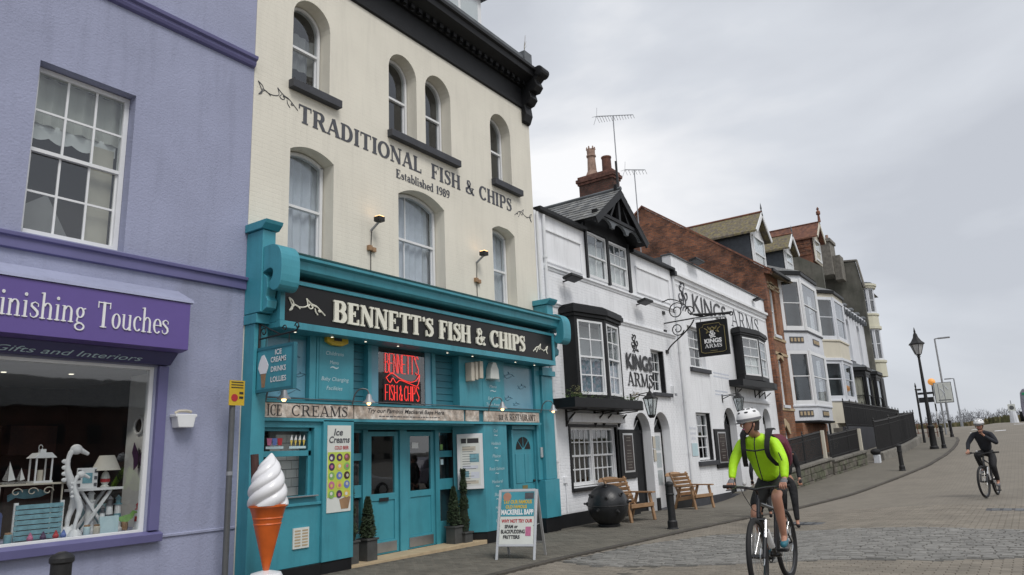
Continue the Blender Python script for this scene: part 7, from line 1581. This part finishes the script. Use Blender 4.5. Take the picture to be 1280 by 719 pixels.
for xx in (82, 88):
    for yy in (cy0+.3, cy1-.05): MB().lathe((xx, yy, z+.5), [(.5,-.26),(.5,.0)], 16, Matrix.Rotation(R(90), 4, 'X')).build('wheel', 'rubber', bu)
# ---- crossing barrier railing and far people
fb = thing('safety_barrier', (54, 5.4, gz(54, 5.4)), 'low brown and red safety barrier at the far end of the pavement', 'barrier'); z = gz(56, 5.2)
for k in range(7): MB().lathe((56, 4.95+k*.28, z), [(.03,0),(.03,.95)], 6).build('upright', 'terracotta', fb)
for zz in (.3, .9): MB().bar((56, 4.9, z+zz), (56, 6.7, z+zz), .04).build('rail', 'terracotta', fb)
# ---- reeds bank, quay wall and far trees
rb = MB(); rg = random.Random(11)
for i in range(9000):
    y = rg.uniform(-45, 30); x = 92+rg.uniform(0, 9)-max(0, y-6)*.25; z = gz(x, y); h = rg.uniform(.45, .95); dx, dy = rg.gauss(0, .18), rg.gauss(0, .18); w_ = rg.uniform(.08, .2)
    rb.add([(x, y-w_, z-.1), (x, y+w_, z-.1), (x+dx, y+dy+w_*.4, z+h), (x+dx, y+dy-w_*.4, z+h)], [(0, 1, 2, 3)])
o = rb.build('reed_bed', 'reed', None, kind='stuff', recalc=False); tag(o, 'long band of brown reeds and low scrub beyond the far road', 'reeds', kind='stuff')
MB().box(88.5, 89.0, -40, 7, 1.5, 2.42).build('quay_wall', 'stone_grey', None, kind=None)
o = bpy.data.objects['quay_wall']; tag(o, 'low grey wall in front of the brown reeds', 'wall')
def hazed_tree(x, y, h, w_, seed):
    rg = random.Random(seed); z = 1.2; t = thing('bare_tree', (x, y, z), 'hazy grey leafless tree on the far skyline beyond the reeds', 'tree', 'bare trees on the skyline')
    m_ = MB(); m_.tube([(x, y, z), (x+.1, y, z+h*.35), (x, y+.2, z+h*.8)], [.28, .2, .06], 6); m_.build('trunk', 'hazed_tree', t)
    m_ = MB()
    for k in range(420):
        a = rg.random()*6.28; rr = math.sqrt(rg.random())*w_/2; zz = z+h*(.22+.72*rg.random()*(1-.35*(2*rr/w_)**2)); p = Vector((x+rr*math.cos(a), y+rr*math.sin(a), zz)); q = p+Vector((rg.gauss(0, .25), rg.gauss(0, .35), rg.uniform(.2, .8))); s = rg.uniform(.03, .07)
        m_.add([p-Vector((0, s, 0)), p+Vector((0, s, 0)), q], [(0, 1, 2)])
    m_.build('crown', 'hazed_tree', t, recalc=False)
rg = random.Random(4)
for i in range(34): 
    y = -8+i*1.75+rg.uniform(-.6, .6); hazed_tree(190+rg.uniform(-12, 12), y, rg.uniform(4.4, 6.5), rg.uniform(3.0, 5.2), i)

# ================================================================== BICYCLES AND PEOPLE
def tor(c, r, r2, n=36, m_=8): return [(c[0]+r*math.cos(2*math.pi*i/n), c[1], c[2]+r*math.sin(2*math.pi*i/n)) for i in range(n)]
def bicycle(lab, steer=0., bw=.31, crank=0.):
    """local +X forward, origin on the ground under the bottom bracket"""
    t = thing('bicycle', (0, 0, 0), lab, 'bicycle', 'bicycles ridden towards the camera'); BB = Vector((0, 0, .31))
    for hub in ((-.44, 0, .37), (.66, 0, .37)):
        M = Matrix.Identity(4)
        if hub[0] > 0 and steer: M = Matrix.Translation((.47, 0, 0)) @ Matrix.Rotation(steer, 4, 'Z') @ Matrix.Translation((-.47, 0, 0))
        q = lambda pts: [M @ Vector(p) for p in pts]
        wh = MB().tube(q(tor(hub, .343, .026)), .027, 8, closed=True).build('wheel', 'rubber', t, smooth=True)
        MB().tube(q(tor(hub, .312, .012)), .011, 6, closed=True).build('rim', 'bike_black', wh, smooth=True)
        sp = MB()
        for k in range(24): a = 2*math.pi*k/24; sp.tube(q([(hub[0]+.03*math.cos(a+.5), .03*(-1)**k, hub[2]+.03*math.sin(a+.5)), (hub[0]+.31*math.cos(a), 0, hub[2]+.31*math.sin(a))]), .0016, 3)
        sp.build('spokes', 'chrome', wh, kind='stuff'); MB().tube(q([(hub[0], -.055, hub[2]), (hub[0], .055, hub[2])]), .022, 8).build('hub', 'bike_black', wh)
        MB().tube(q(tor((hub[0], .045, hub[2]), .085, 0, 20)), .006, 4, closed=True).build('brake_disc', 'chrome', wh)
    M = Matrix.Translation((.47, 0, 0)) @ Matrix.Rotation(steer, 4, 'Z') @ Matrix.Translation((-.47, 0, 0)) if steer else Matrix.Identity(4); q = lambda pts: [M @ Vector(p) for p in pts]
    H1, H0, ST = Vector((.385, 0, .90)), Vector((.43, 0, .77)), Vector((-.19, 0, .80))
    f = MB(); f.tube([BB, ST], .018, 8); f.tube([ST+Vector((.015, 0, -.05)), H1-Vector((-.01, 0, .04))], .019, 8); f.tube([BB, H0], .023, 8); f.tube([H0, H1], .022, 8)
    for s in (-1, 1): f.tube([BB+Vector((0, s*.03, 0)), (-.44, s*.065, .37)], .011, 6); f.tube([ST+Vector((.01, s*.02, -.05)), (-.44, s*.065, .37)], .009, 6)
    f.build('frame', 'bike_black', t, smooth=True)
    f = MB(); f.tube([ST, (-.215, 0, .95)], .014, 8); f.build('seat_post', 'chrome', t)
    MB().prism([(-.36,-.07),(-.34,.07),(-.18,.05),(-.05,.018),(-.05,-.018),(-.18,-.05),(-.36,.0)][:6], 'z', .945, .99).build('saddle', 'rubber', t, bevel=.012)
    fk = MB(); fk.tube(q([H0, (.445, 0, .72)]), .02, 8); fk.tube(q([(.45, -.07, .70), (.45, .07, .70)]), .022, 8)
    for s in (-1, 1): fk.tube(q([(.45, s*.07, .71), (.555, s*.07, .52)]), .017, 8)
    for s in (-1, 1): fk.tube(q([(.56, s*.07, .54), (.655, s*.062, .36)]), .022, 8)
    fk.build('fork', 'bike_black', t, smooth=True); fk = MB()
    for s in (-1, 1): fk.tube(q([(.452, s*.0705, .705), (.556, s*.0705, .525)]), .0172, 8)
    fk.build('stanchions', 'chrome', t, smooth=True)
    hb = MB(); hb.tube(q([H1, (.375, 0, .95), (.44, 0, .995)]), .016, 8); hb.tube(q([(.40, -bw-.06, 1.03), (.43, -.12, 1.02), (.44, 0, 1.0), (.43, .12, 1.02), (.40, bw+.06, 1.03)]), .0145, 8); hb.build('handlebar', 'bike_black', t, smooth=True)
    for s in (-1, 1): MB().tube(q([(.40, s*(bw+.07), 1.03), (.413, s*(bw-.06), 1.028)]), .018, 8).build('grip', 'rubber', t); MB().tube(q([(.43, s*(bw-.08), 1.02), (.49, s*(bw-.04), 1.0), (.49, s*(bw+.02), .995)]), .007, 5).build('brake_lever', 'bike_black', t)
    MB().tube(q([(.45, -.15, 1.02), (.54, -.1, .95), (.54, -.02, .80), (.47, .0, .78)]), .004, 5).build('cable', 'rubber', t); MB().ball(tuple(q([(.46, -.10, 1.06)])[0]), .022, 8).build('front_light', 'lens_dark', t)
    MB().tube([(.0, -.05, .31), (0, .05, .31)], .03, 10).build('bottom_bracket', 'bike_black', t); MB().tube(tor((0, -.055, .31), .085, 0, 22), .007, 5, closed=True).build('chainring', 'bike_black', t)
    ca, sa = math.cos(crank), math.sin(crank)
    for s in (1, -1):
        p = Vector((s*.172*ca, s*.075, .31+s*.172*sa)); MB().bar((0, s*.06, .31), p, .02, .03).build('crank', 'bike_black', t); MB().box(p.x-.045, p.x+.045, min(p.y, p.y+s*.10), max(p.y, p.y+s*.10), p.z-.012, p.z+.012).build('pedal', 'rubber', t)
    MB().tube([(.0, -.055, .395), (-.44, -.055, .40)], .005, 4).build('chain', 'grey_metal', t); MB().tube([(.0, -.055, .225), (-.42, -.055, .29)], .005, 4).build('chain', 'grey_metal', t)
    MB().tube([(.10, 0, .40), (.24, 0, .57)], .034, 10).build('bottle', 'letter_white', t, smooth=True)
    return t
def skin(name, V, E, mt, parent, sub=2, root=None):
    """V: {key: (pos, radius or (rx, ry))}"""
    keys = list(V); idx = {k: i for i, k in enumerate(keys)}; me = bpy.data.meshes.new(name); me.from_pydata([tuple(V[k][0]) for k in keys], [(idx[a], idx[b]) for a, b in E], []); me.update(); me.materials.append(MATS[mt])
    o = bpy.data.objects.new(name, me); COL.objects.link(o)
    if parent is not None: o.parent = parent; o.matrix_parent_inverse = winv(parent)
    md = o.modifiers.new('skin', 'SKIN'); md.use_smooth_shade = True; md.branch_smoothing = .4
    for k in keys:
        r = V[k][1]; sv_ = me.skin_vertices[0].data[idx[k]]; sv_.radius = r if isinstance(r, tuple) else (r, r); sv_.use_root = (k == (root or keys[0]))
    ms = o.modifiers.new('sub', 'SUBSURF'); ms.levels = sub; ms.render_levels = sub
    return o
def person(lab, J, C, yaw_head=0., helmet=None, hands=True, cat='person', face=True, grip=None):
    """J joints in local space (facing +X). C materials"""
    t = thing('person', (0, 0, 0), lab, cat); V = {}; E = []
    def v(k, p, r): V[k] = (Vector(p), r)
    v('pel', J['pel'], (.07, .06)); v('spi', J['spi'], (.06, .055)); v('che', J['che'], (.07, .06)); v('nek', J['nek'], .052)
    hd = Vector(J['head']); v('hd0', hd-Vector((0, 0, .07)), .062); v('hd1', hd+Vector((.0, 0, .02)), (.080, .095)); v('hd2', hd+Vector((0, 0, .09)), (.066, .078))
    E += [('pel','spi'),('spi','che'),('che','nek'),('nek','hd0'),('hd0','hd1'),('hd1','hd2')]
    f = Vector((math.cos(yaw_head), math.sin(yaw_head), 0)); s_ = Vector((-f.y, f.x, 0))
    for s, n in ((1, 'l'), (-1, 'r')):
        v(n+'sh', J[n+'sh'], .026); v(n+'el', J[n+'el'], .036); v(n+'wr', J[n+'wr'], .028); v(n+'hp', J[n+'hp'], .06); v(n+'kn', J[n+'kn'], .058); v(n+'cf', Vector(J[n+'kn']).lerp(Vector(J[n+'an']), .33)+Vector((-.012, 0, 0)), .056); v(n+'an', J[n+'an'], .034)
        an = Vector(J[n+'an']); td = Vector(J.get(n+'toe', (.14, 0, -.055))); v(n+'ft', an+td*.45+Vector((0, 0, -.02)), .034); v(n+'to', an+td, .026)
        E += [('che', n+'sh'), (n+'sh', n+'el'), (n+'el', n+'wr'), ('pel', n+'hp'), (n+'hp', n+'kn'), (n+'kn', n+'cf'), (n+'cf', n+'an'), (n+'an', n+'ft'), (n+'ft', n+'to')]
        # hand: palm, four curled fingers of unequal length, thumb from the inner side
        w_ = Vector(J[n+'wr']); d = (w_-Vector(J[n+'el'])).normalized(); hf = Vector(J.get(n+'hf', d)).normalized()
        g = Vector((0, 1, 0)); g = (g-hf*g.dot(hf)).normalized(); dn = hf.cross(g).normalized(); dn = dn if dn.z < 0 or abs(dn.z) < .3 and dn.x > 0 else -dn
        pm = w_+hf*.045; v(n+'pm', pm, (.033, .017)); E.append((n+'wr', n+'pm')); kn = pm+hf*.035; v(n+'pk', kn, (.036, .014)); E.append((n+'pm', n+'pk'))
        for i, (off, L_) in enumerate(((-.030, .062), (-.010, .074), (.011, .070), (.031, .055))):
            a = kn+g*off+hf*.012; b = a+hf*L_*.42+dn*L_*.18; c = b+dn*L_*.42+hf*L_*.05; e_ = c+dn*L_*.12-hf*L_*.30
            for kk, p, r in ((0, a, .0095), (1, b, .0088), (2, c, .008), (3, e_, .007)): v(f'{n}f{i}{kk}', p, r)
            E += [(n+'pk', f'{n}f{i}0'), (f'{n}f{i}0', f'{n}f{i}1'), (f'{n}f{i}1', f'{n}f{i}2'), (f'{n}f{i}2', f'{n}f{i}3')]
        b = pm-g*s*.036+dn*.008; v(n+'t0', b, .011); v(n+'t1', b+hf*.028-g*s*.006+dn*.018, .0095); v(n+'t2', b+hf*.040+g*s*.008+dn*.036, .008); E += [(n+'pm', n+'t0'), (n+'t0', n+'t1'), (n+'t1', n+'t2')]
    body = skin('body', V, E, 'skin', t, root='pel'); P = lambda k: V[k][0]
    # face
    ey = hd+Vector((0, 0, .015))
    for s in (-1, 1): MB().ball(ey+f*.086+s_*s*.030, .0105, 8).build('eye', 'cloth_black', t, smooth=True); MB().ball(hd+s_*s*.083+Vector((0, 0, .0)), .024, 8, (.7, .35, 1)).build('ear', 'skin', t, smooth=True)
    MB().tube([ey+f*.085+Vector((0, 0, .01)), ey+f*.108-Vector((0, 0, .025)), ey+f*.088-Vector((0, 0, .038))], [.008, .013, .008], 8).build('nose', 'skin', t, smooth=True)
    MB().tube([hd+f*.078+s_*.022-Vector((0, 0, .045)), hd+f*.086-Vector((0, 0, .046)), hd+f*.078-s_*.022-Vector((0, 0, .045))], .006, 6).build('mouth', 'p_pink', t, smooth=True)
    M = Matrix((f, s_, Vector((0, 0, 1)))).transposed().to_4x4(); M.translation = hd
    hr = MB(); prof = [(.098, -.02), (.103, .02), (.098, .07), (.075, .115), (.03, .135), (.002, .138)]
    if helmet is None: hr.lathe((0, 0, 0), [(.080, -.05)]+prof, 16, M @ Matrix.Translation((-.030, 0, 0.004)) @ Matrix.Diagonal((1, .88, 1, 1))); hr.build('hair', 'hair', t, smooth=True)
    else:
        MB().lathe((0, 0, 0), [(.070, -.06), (.083, .02), (.08, .06)], 16, M @ Matrix.Translation((-.034, 0, 0)) @ Matrix.Diagonal((1, .9, 1, 1))).build('hair', 'hair', t, smooth=True)
        Mh = M @ Matrix.Translation((-.005, 0, .045)) @ Matrix.Rotation(R(8), 4, 'Y') @ Matrix.Diagonal((1.12, .92, 1, 1))
        hm = MB().lathe((0, 0, 0), [(.10, -.012), (.118, .0), (.122, .03), (.112, .075), (.085, .112), (.045, .13), (.002, .134)], 24, Mh).build('helmet', helmet, t, smooth=True)
        MB().lathe((0, 0, 0), [(.1195, .004), (.1235, .006), (.1240, .028), (.1235, .03)], 24, Mh).build('helmet_band', 'grey_cloth', hm, smooth=True)
        rg = random.Random(3)
        for az in (0, 52, -52, 105, -105, 180, 22, -22, 75, -75, 140, -140):
            el = 62 if az in (22, -22, 75, -75, 140, -140) else 38; p = Vector((.118*math.cos(R(az))*math.cos(R(el)), .118*math.sin(R(az))*math.cos(R(el)), .022+.112*math.sin(R(el)))); q = p.normalized().to_track_quat('Z', 'X').to_matrix().to_4x4()
            MB().ball((0, 0, 0), 1, 8).v; b_ = MB(); b_.lathe((0, 0, 0), [(.018, -.004), (.016, .006), (.004, .008)], 10, Mh @ Matrix.Translation(p) @ q @ Matrix.Diagonal((.8, 1.25, 1, 1))); b_.build('helmet_vent', 'cloth_black', hm)
        MB().prism([(.085,-.075),(.135,-.05),(.145,0),(.135,.05),(.085,.075)], 'z', -.010, -.002, M @ Matrix.Translation((0, 0, .05)) @ Matrix.Rotation(R(12), 4, 'Y')).build('helmet_peak', 'grey_cloth', hm)
        for s in (-1, 1): MB().tube([hd+s_*s*.092+Vector((0, 0, .04)), hd+s_*s*.075+f*.03-Vector((0, 0, .04)), hd+f*.04-Vector((0, 0, .105))], .006, 5).build('chin_strap', 'cloth_black', hm)
    # clothes
    def cloth(name, ks, es, grow, mt, sub=2):
        VV = {}
        for k in ks:
            r = V[k][1]; VV[k] = (V[k][0], tuple(x+grow for x in r) if isinstance(r, tuple) else r+grow)
        return skin(name, VV, es, mt, t, sub)
    VJ = {'che': (P('che'), (.174, .138)), 'spi': (P('spi'), (.150, .126)), 'pel': (P('pel')+Vector((.02, 0, .02)), (.148, .128)), 'nek': (P('nek')-Vector((0, 0, .005)), .076)}; EJ = [('pel','spi'),('spi','che'),('che','nek')]
    for n in 'lr':
        VJ[n+'sh'] = (P(n+'sh'), .078); VJ[n+'el'] = (P(n+'el'), .052); VJ[n+'fa'] = (P(n+'el').lerp(P(n+'wr'), .5), .047); VJ[n+'wr'] = (P(n+'el').lerp(P(n+'wr'), .95), .036); EJ += [('che', n+'sh'), (n+'sh', n+'el'), (n+'el', n+'fa'), (n+'fa', n+'wr')]
    skin('jacket', VJ, EJ, C['top'], t)
    VS = {'top': (P('pel').lerp(P('spi'), .35), (.132, .112)), 'pel': (P('pel')-Vector((0, 0, .01)), (.158, .130))}; ES = [('top', 'pel')]
    for n in 'lr':
        lg = C.get('leg', 1.0); VS[n+'hp'] = (P(n+'hp'), .118); ES.append(('pel', n+'hp'))
        if lg < 1: VS[n+'th'] = (P(n+'hp').lerp(P(n+'kn'), .5), .094); VS[n+'ku'] = (P(n+'hp').lerp(P(n+'kn'), lg), .080); ES += [(n+'hp', n+'th'), (n+'th', n+'ku')]
        else: VS[n+'kn'] = (P(n+'kn'), .075); VS[n+'cf'] = (P(n+'cf'), .066); VS[n+'an'] = (P(n+'an')+Vector((0, 0, .03)), .050); ES += [(n+'hp', n+'kn'), (n+'kn', n+'cf'), (n+'cf', n+'an')]
    skin('trousers' if C.get('leg', 1) >= 1 else 'shorts', VS, ES, C['bottom'], t)
    for n in 'lr':
        an, ft, to = P(n+'an'), P(n+'ft'), P(n+'to')
        if C.get('sock'): skin('sock', {'a': (an+Vector((0, 0, .12)), .047), 'b': (an, .040)}, [('a', 'b')], C['sock'], t, 1)
        skin('shoe', {'h': (an+Vector((-.035, 0, -.045)), .034), 'a': (an-Vector((0, 0, .03)), .044), 'f': (ft-Vector((0, 0, .012)), .042), 't': (to+(to-ft)*.25, .030)}, [('h', 'a'), ('a', 'f'), ('f', 't')], C['shoe'], t, 2)
        if C.get('glove'):
            hfv = (P(n+'pk')-P(n+'pm')).normalized(); skin('glove', {'w': (P(n+'wr')-hfv*.01, .036), 'p': (P(n+'pm'), (.041, .026)), 'k': (P(n+'pk')+hfv*.012, (.045, .022))}, [('w', 'p'), ('p', 'k')], C['glove'], t, 1)
    return t, V
def place(t, x, y, z, rz):
    t.location = (x, y, z); t.rotation_euler = (0, 0, rz)
# near cyclist
cx_, cy_ = 8.05, 2.42; cz_ = gz(cx_, cy_)+.018
bk = bicycle('black mountain bike with a white bottle, ridden by the person in the neon jacket', R(4), .27, R(22)); place(bk, cx_+.16, cy_-.01, cz_, R(180))
J = dict(pel=(-.14,0,1.04), spi=(-.02,0,1.22), che=(.12,0,1.42), nek=(.20,0,1.56), head=(.30,-.03,1.66), lsh=(.17,.18,1.47), rsh=(.17,-.18,1.47), lel=(.25,.27,1.26), rel=(.25,-.27,1.26), lwr=(.325,.275,1.09), rwr=(.325,-.275,1.09),
         lhf=(.9,0,-.42), rhf=(.9,0,-.42), lhp=(-.13,.10,1.0), rhp=(-.13,-.10,1.0), lkn=(.26,.15,.92), rkn=(.14,-.13,.72), lan=(.11,.14,.50), ran=(-.20,-.14,.36), ltoe=(.15,.02,-.06), rtoe=(.14,0,-.08))
pr, V1 = person('cyclist in neon yellow jacket and white helmet riding a black mountain bike towards the camera', J, dict(top='lime', bottom='cloth_black', leg=.82, sock='curtain_blue', shoe='shoe_blue', glove='grey_cloth'), R(-38), 'letter_white')
place(pr, cx_+.16, cy_-.01, cz_, R(180))
# black shoulder yoke, straps and zip on the jacket
for s in (-1, 1):
    pts = smooth_path([(.02, s*.13, 1.60), (.12, s*.13, 1.605), (.22, s*.135, 1.545), (.285, s*.125, 1.43), (.265, s*.13, 1.32), (.12, s*.17, 1.22)], 4)
    v = []; f = []
    for i, p in enumerate(pts):
        v += [*((p[0]+dx, p[1]+sg_*(.034 if i < 9 else .026), p[2]+dx) for sg_, dx in ((-1, 0), (1, 0), (1, .012), (-1, .012)))]
    for i in range(len(pts)-1):
        a = i*4; b = a+4; f += [(a, a+1, b+1, b), (a+1, a+2, b+2, b+1), (a+2, a+3, b+3, b+2), (a+3, a, b, b+3)]
    f += [(0, 1, 2, 3), (len(v)-1, len(v)-2, len(v)-3, len(v)-4)]
    mb = MB(); mb.add([(Matrix.Translation(pr.location) @ pr.rotation_euler.to_matrix().to_4x4()) @ Vector(p) for p in v], f)
    mb.build('rucksack_strap', 'cloth_black', pr, smooth=True)
WM = Matrix.Translation(pr.location) @ pr.rotation_euler.to_matrix().to_4x4()
def onrider(pts, r, nm, mt, n=6): return MB().tube([WM @ Vector(p) for p in pts], r, n).build(nm, mt, pr, smooth=True)
onrider([(.285,.11,1.40), (.315,0,1.385), (.285,-.11,1.40)], .009, 'chest_strap', 'cloth_black')
onrider(smooth_path([(.262,0,1.53), (.312,0,1.42), (.25,.0,1.25), (.155,0,1.08)], 4), .006, 'zip', 'cloth_black'); onrider([(.285,.235,1.36), (.318,.27,1.28)], .006, 'pocket_zip', 'cloth_black')
ru = thing('rucksack', tuple(WM @ Vector((-.12, .05, 1.3))), 'maroon rucksack on the back of the neon jacketed cyclist', 'bag')
q = WM @ Matrix.Translation((-.10, .10, 1.35)) @ Matrix.Rotation(R(30), 4, 'Y') @ Matrix.Scale(.88, 4)
mb = MB(); mb.prism([(-.13,-.20),(-.16,.0),(-.13,.16),(-.05,.22),(.08,.22),(.16,.16),(.18,.0),(.15,-.20)], 'x', -.13, .05, q); mb.build('pack', 'maroon', ru, bevel=.045); mb = MB(); mb.box(-.18, -.12, -.10, .12, -.16, .05, q); mb.build('pocket', 'maroon', ru, bevel=.03)
mb = MB(); mb.tube([q @ Vector((.0, -.05, .21)), q @ Vector((.0, -.02, .25)), q @ Vector((.0, .02, .25)), q @ Vector((.0, .05, .21))], .012, 6); mb.build('grab_handle', 'cloth_black', ru)
# far cyclist
fx_, fy_ = 22.35, .98; fz_ = gz(fx_, fy_)+.01
bk2 = bicycle('dark bicycle ridden by the person in black clothes on the right', R(-6), .28, R(-80)); place(bk2, fx_, fy_, fz_, R(171)); bk2.scale = (1.05,)*3
J2 = dict(pel=(-.14,0,1.02), spi=(-.05,0,1.20), che=(.05,0,1.42), nek=(.10,0,1.55), head=(.18,.0,1.65), lsh=(.08,.18,1.46), rsh=(.08,-.18,1.46), lel=(.16,.30,1.22), rel=(.20,-.30,1.25), lwr=(.27,.06,1.44), rwr=(.33,-.30,1.08),
          lhf=(.3,-.3,.9), rhf=(.9,0,-.35), lhp=(-.13,.10,.99), rhp=(-.13,-.10,.99), lkn=(.18,.13,.70), rkn=(.30,-.14,.98), lan=(.0,.14,.33), ran=(.0,-.14,.62), ltoe=(.14,0,-.07), rtoe=(.14,0,-.05))
pr2, V2 = person('cyclist in black jacket and trousers with white helmet, one hand at the chin', J2, dict(top='cloth_navy', bottom='cloth_black', leg=1, shoe='grey_cloth', glove=None), R(0), 'letter_white')
place(pr2, fx_, fy_, fz_, R(171)); pr2.scale = (1.05,)*3
# pedestrians glimpsed behind the near cyclist
def walker(x, y, rz, lab, top, s=1.0):
    Jw = dict(pel=(0,0,.95), spi=(.0,0,1.14), che=(.02,0,1.38), nek=(.02,0,1.50), head=(.04,0,1.62), lsh=(.02,.19,1.43), rsh=(.02,-.19,1.43), lel=(-.03,.25,1.14), rel=(.02,-.25,1.14), lwr=(.10,.24,.92), rwr=(.12,-.24,.93), lhf=(.3,0,-1), rhf=(.3,0,-1),
              lhp=(0,.10,.92), rhp=(0,-.10,.92), lkn=(.10,.10,.52), rkn=(.0,-.10,.50), lan=(.12,.10,.09), ran=(-.22,-.10,.13), ltoe=(.14,0,-.05), rtoe=(.13,0,-.07))
    t, V = person(lab, Jw, dict(top=top, bottom='cloth_black', leg=1, shoe='cloth_black', glove='cloth_black'), 0, None); MB().lathe((.01, 0, 1.43), [(.13, 0), (.115, .05), (.085, .10), (.075, .13)], 14).build('collar', top, t, smooth=True); place(t, x, y, gz(x, y)+.03, rz); t.scale = (s,)*3; return t
walker(15.6, 4.19, R(200), 'pedestrian in dark coat and trousers walking just behind the neon cyclist', 'cloth_black')
walker(17.6, 5.28, R(20), 'pedestrian in navy coat mostly hidden between the cyclist\'s arm and body', 'cloth_navy', .92)

# ================================================================== ACROSS THE STREET (unseen, invented for the shop glass to reflect)
def reflection_car(x, y, rz, paint, lab):  # unseen car, added to be mirrored in the shop glass
    t = thing('reflection_car', (0, 0, 0), lab, 'car', 'unseen cars added across the street for reflections'); 
    lower = [(-2.05,.32),(-2.1,.62),(-2.0,.92),(-1.2,.98),(.75,.96),(1.85,.80),(2.08,.62),(2.1,.32)]
    MB().prism(lower, 'y', -.86, .86).build('body', paint, t, bevel=.07)
    MB().prism([(-1.95,.93),(-1.55,1.40),(-1.2,1.47),(.05,1.45),(.40,1.34),(1.05,.94)], 'y', -.74, .74).build('cabin', paint, t, bevel=.06)
    for s in (-1, 1):
        MB().prism([(-1.62,1.0),(-1.40,1.36),(-.45,1.38),(-.45,1.0)], 'y', s*.745-.004, s*.745+.004).build('window', 'window_glass', t); MB().prism([(-.38,1.0),(-.38,1.38),(.05,1.36),(.80,1.0)], 'y', s*.745-.004, s*.745+.004).build('window', 'window_glass', t)
        for xx in (-1.3, 1.3):
            w = MB().lathe((xx, s*.80, .32), [(.32,-.10),(.32,.10)], 20, Matrix.Rotation(R(90), 4, 'X')).build('wheel', 'rubber', t, bevel=.02); MB().lathe((xx, s*.80, .32), [(.20,-.112),(.20,.112)], 14, Matrix.Rotation(R(90), 4, 'X')).build('rim', 'alu', w)
        MB().box(2.02, 2.10, s*.68-.14, s*.68+.14, .60, .74).build('headlight', 'lens_dark', t); MB().box(-2.09, -2.02, s*.70-.10, s*.70+.10, .66, .86).build('tail_light', 'red_print', t)
    MB().box(2.09, 2.115, -.26, .26, .40, .51).build('number_plate', 'letter_white', t)
    t.location = (x, y, gz(x, y)+.01); t.rotation_euler = (0, 0, rz); return t
reflection_car(21.5, -5.2, R(4), 'car_white', 'unseen white hatchback added on the quay side for the shop glass to reflect'); reflection_car(27.2, -5.0, R(2), 'bus_grey', 'unseen grey hatchback added beyond the white one for reflections'); reflection_car(15.5, -5.6, R(5), 'grey_metal', 'unseen dark grey hatchback added nearest the camera side for reflections')
def warehouse(x0, x1, y0, y1, h, mt, lab):  # unseen building, added to darken what the shop glass mirrors
    t = thing('reflection_building', ((x0+x1)/2, y1, 0), lab, 'building', 'unseen buildings added across the harbour for reflections')
    MB().box(x0, x1, y0, y1, -.3, h).build('wall', mt, t); MB().prism([(y0-.3,h),(y1+.3,h),((y0+y1)/2,h+2.6)], 'x', x0-.2, x1+.2).build('roof', 'slate', t)
    n = int((x1-x0)/2.6)
    for k in range(n):
        for j in range(int(h/2.9)): xx = x0+.9+k*2.6; MB().box(xx, xx+1.1, y1+.003, y1+.03, .9+j*2.8, 2.3+j*2.8).build('window', 'interior_dark', t)
warehouse(2, 19, -46, -38, 8.5, 'house_cream', 'unseen cream harbour building added facing the shops for reflections'); warehouse(20, 36, -47, -38.5, 6.4, 'chimney_brick_wall', 'unseen brick harbour building added beside the cream one for reflections'); warehouse(37.5, 60, -46, -38, 9.0, 'stone_grey', 'unseen grey stone store added at the far end of the quay for reflections'); warehouse(-24, .5, -46, -38, 7.2, 'house_white', 'unseen white cottages added nearest the camera side for reflections')
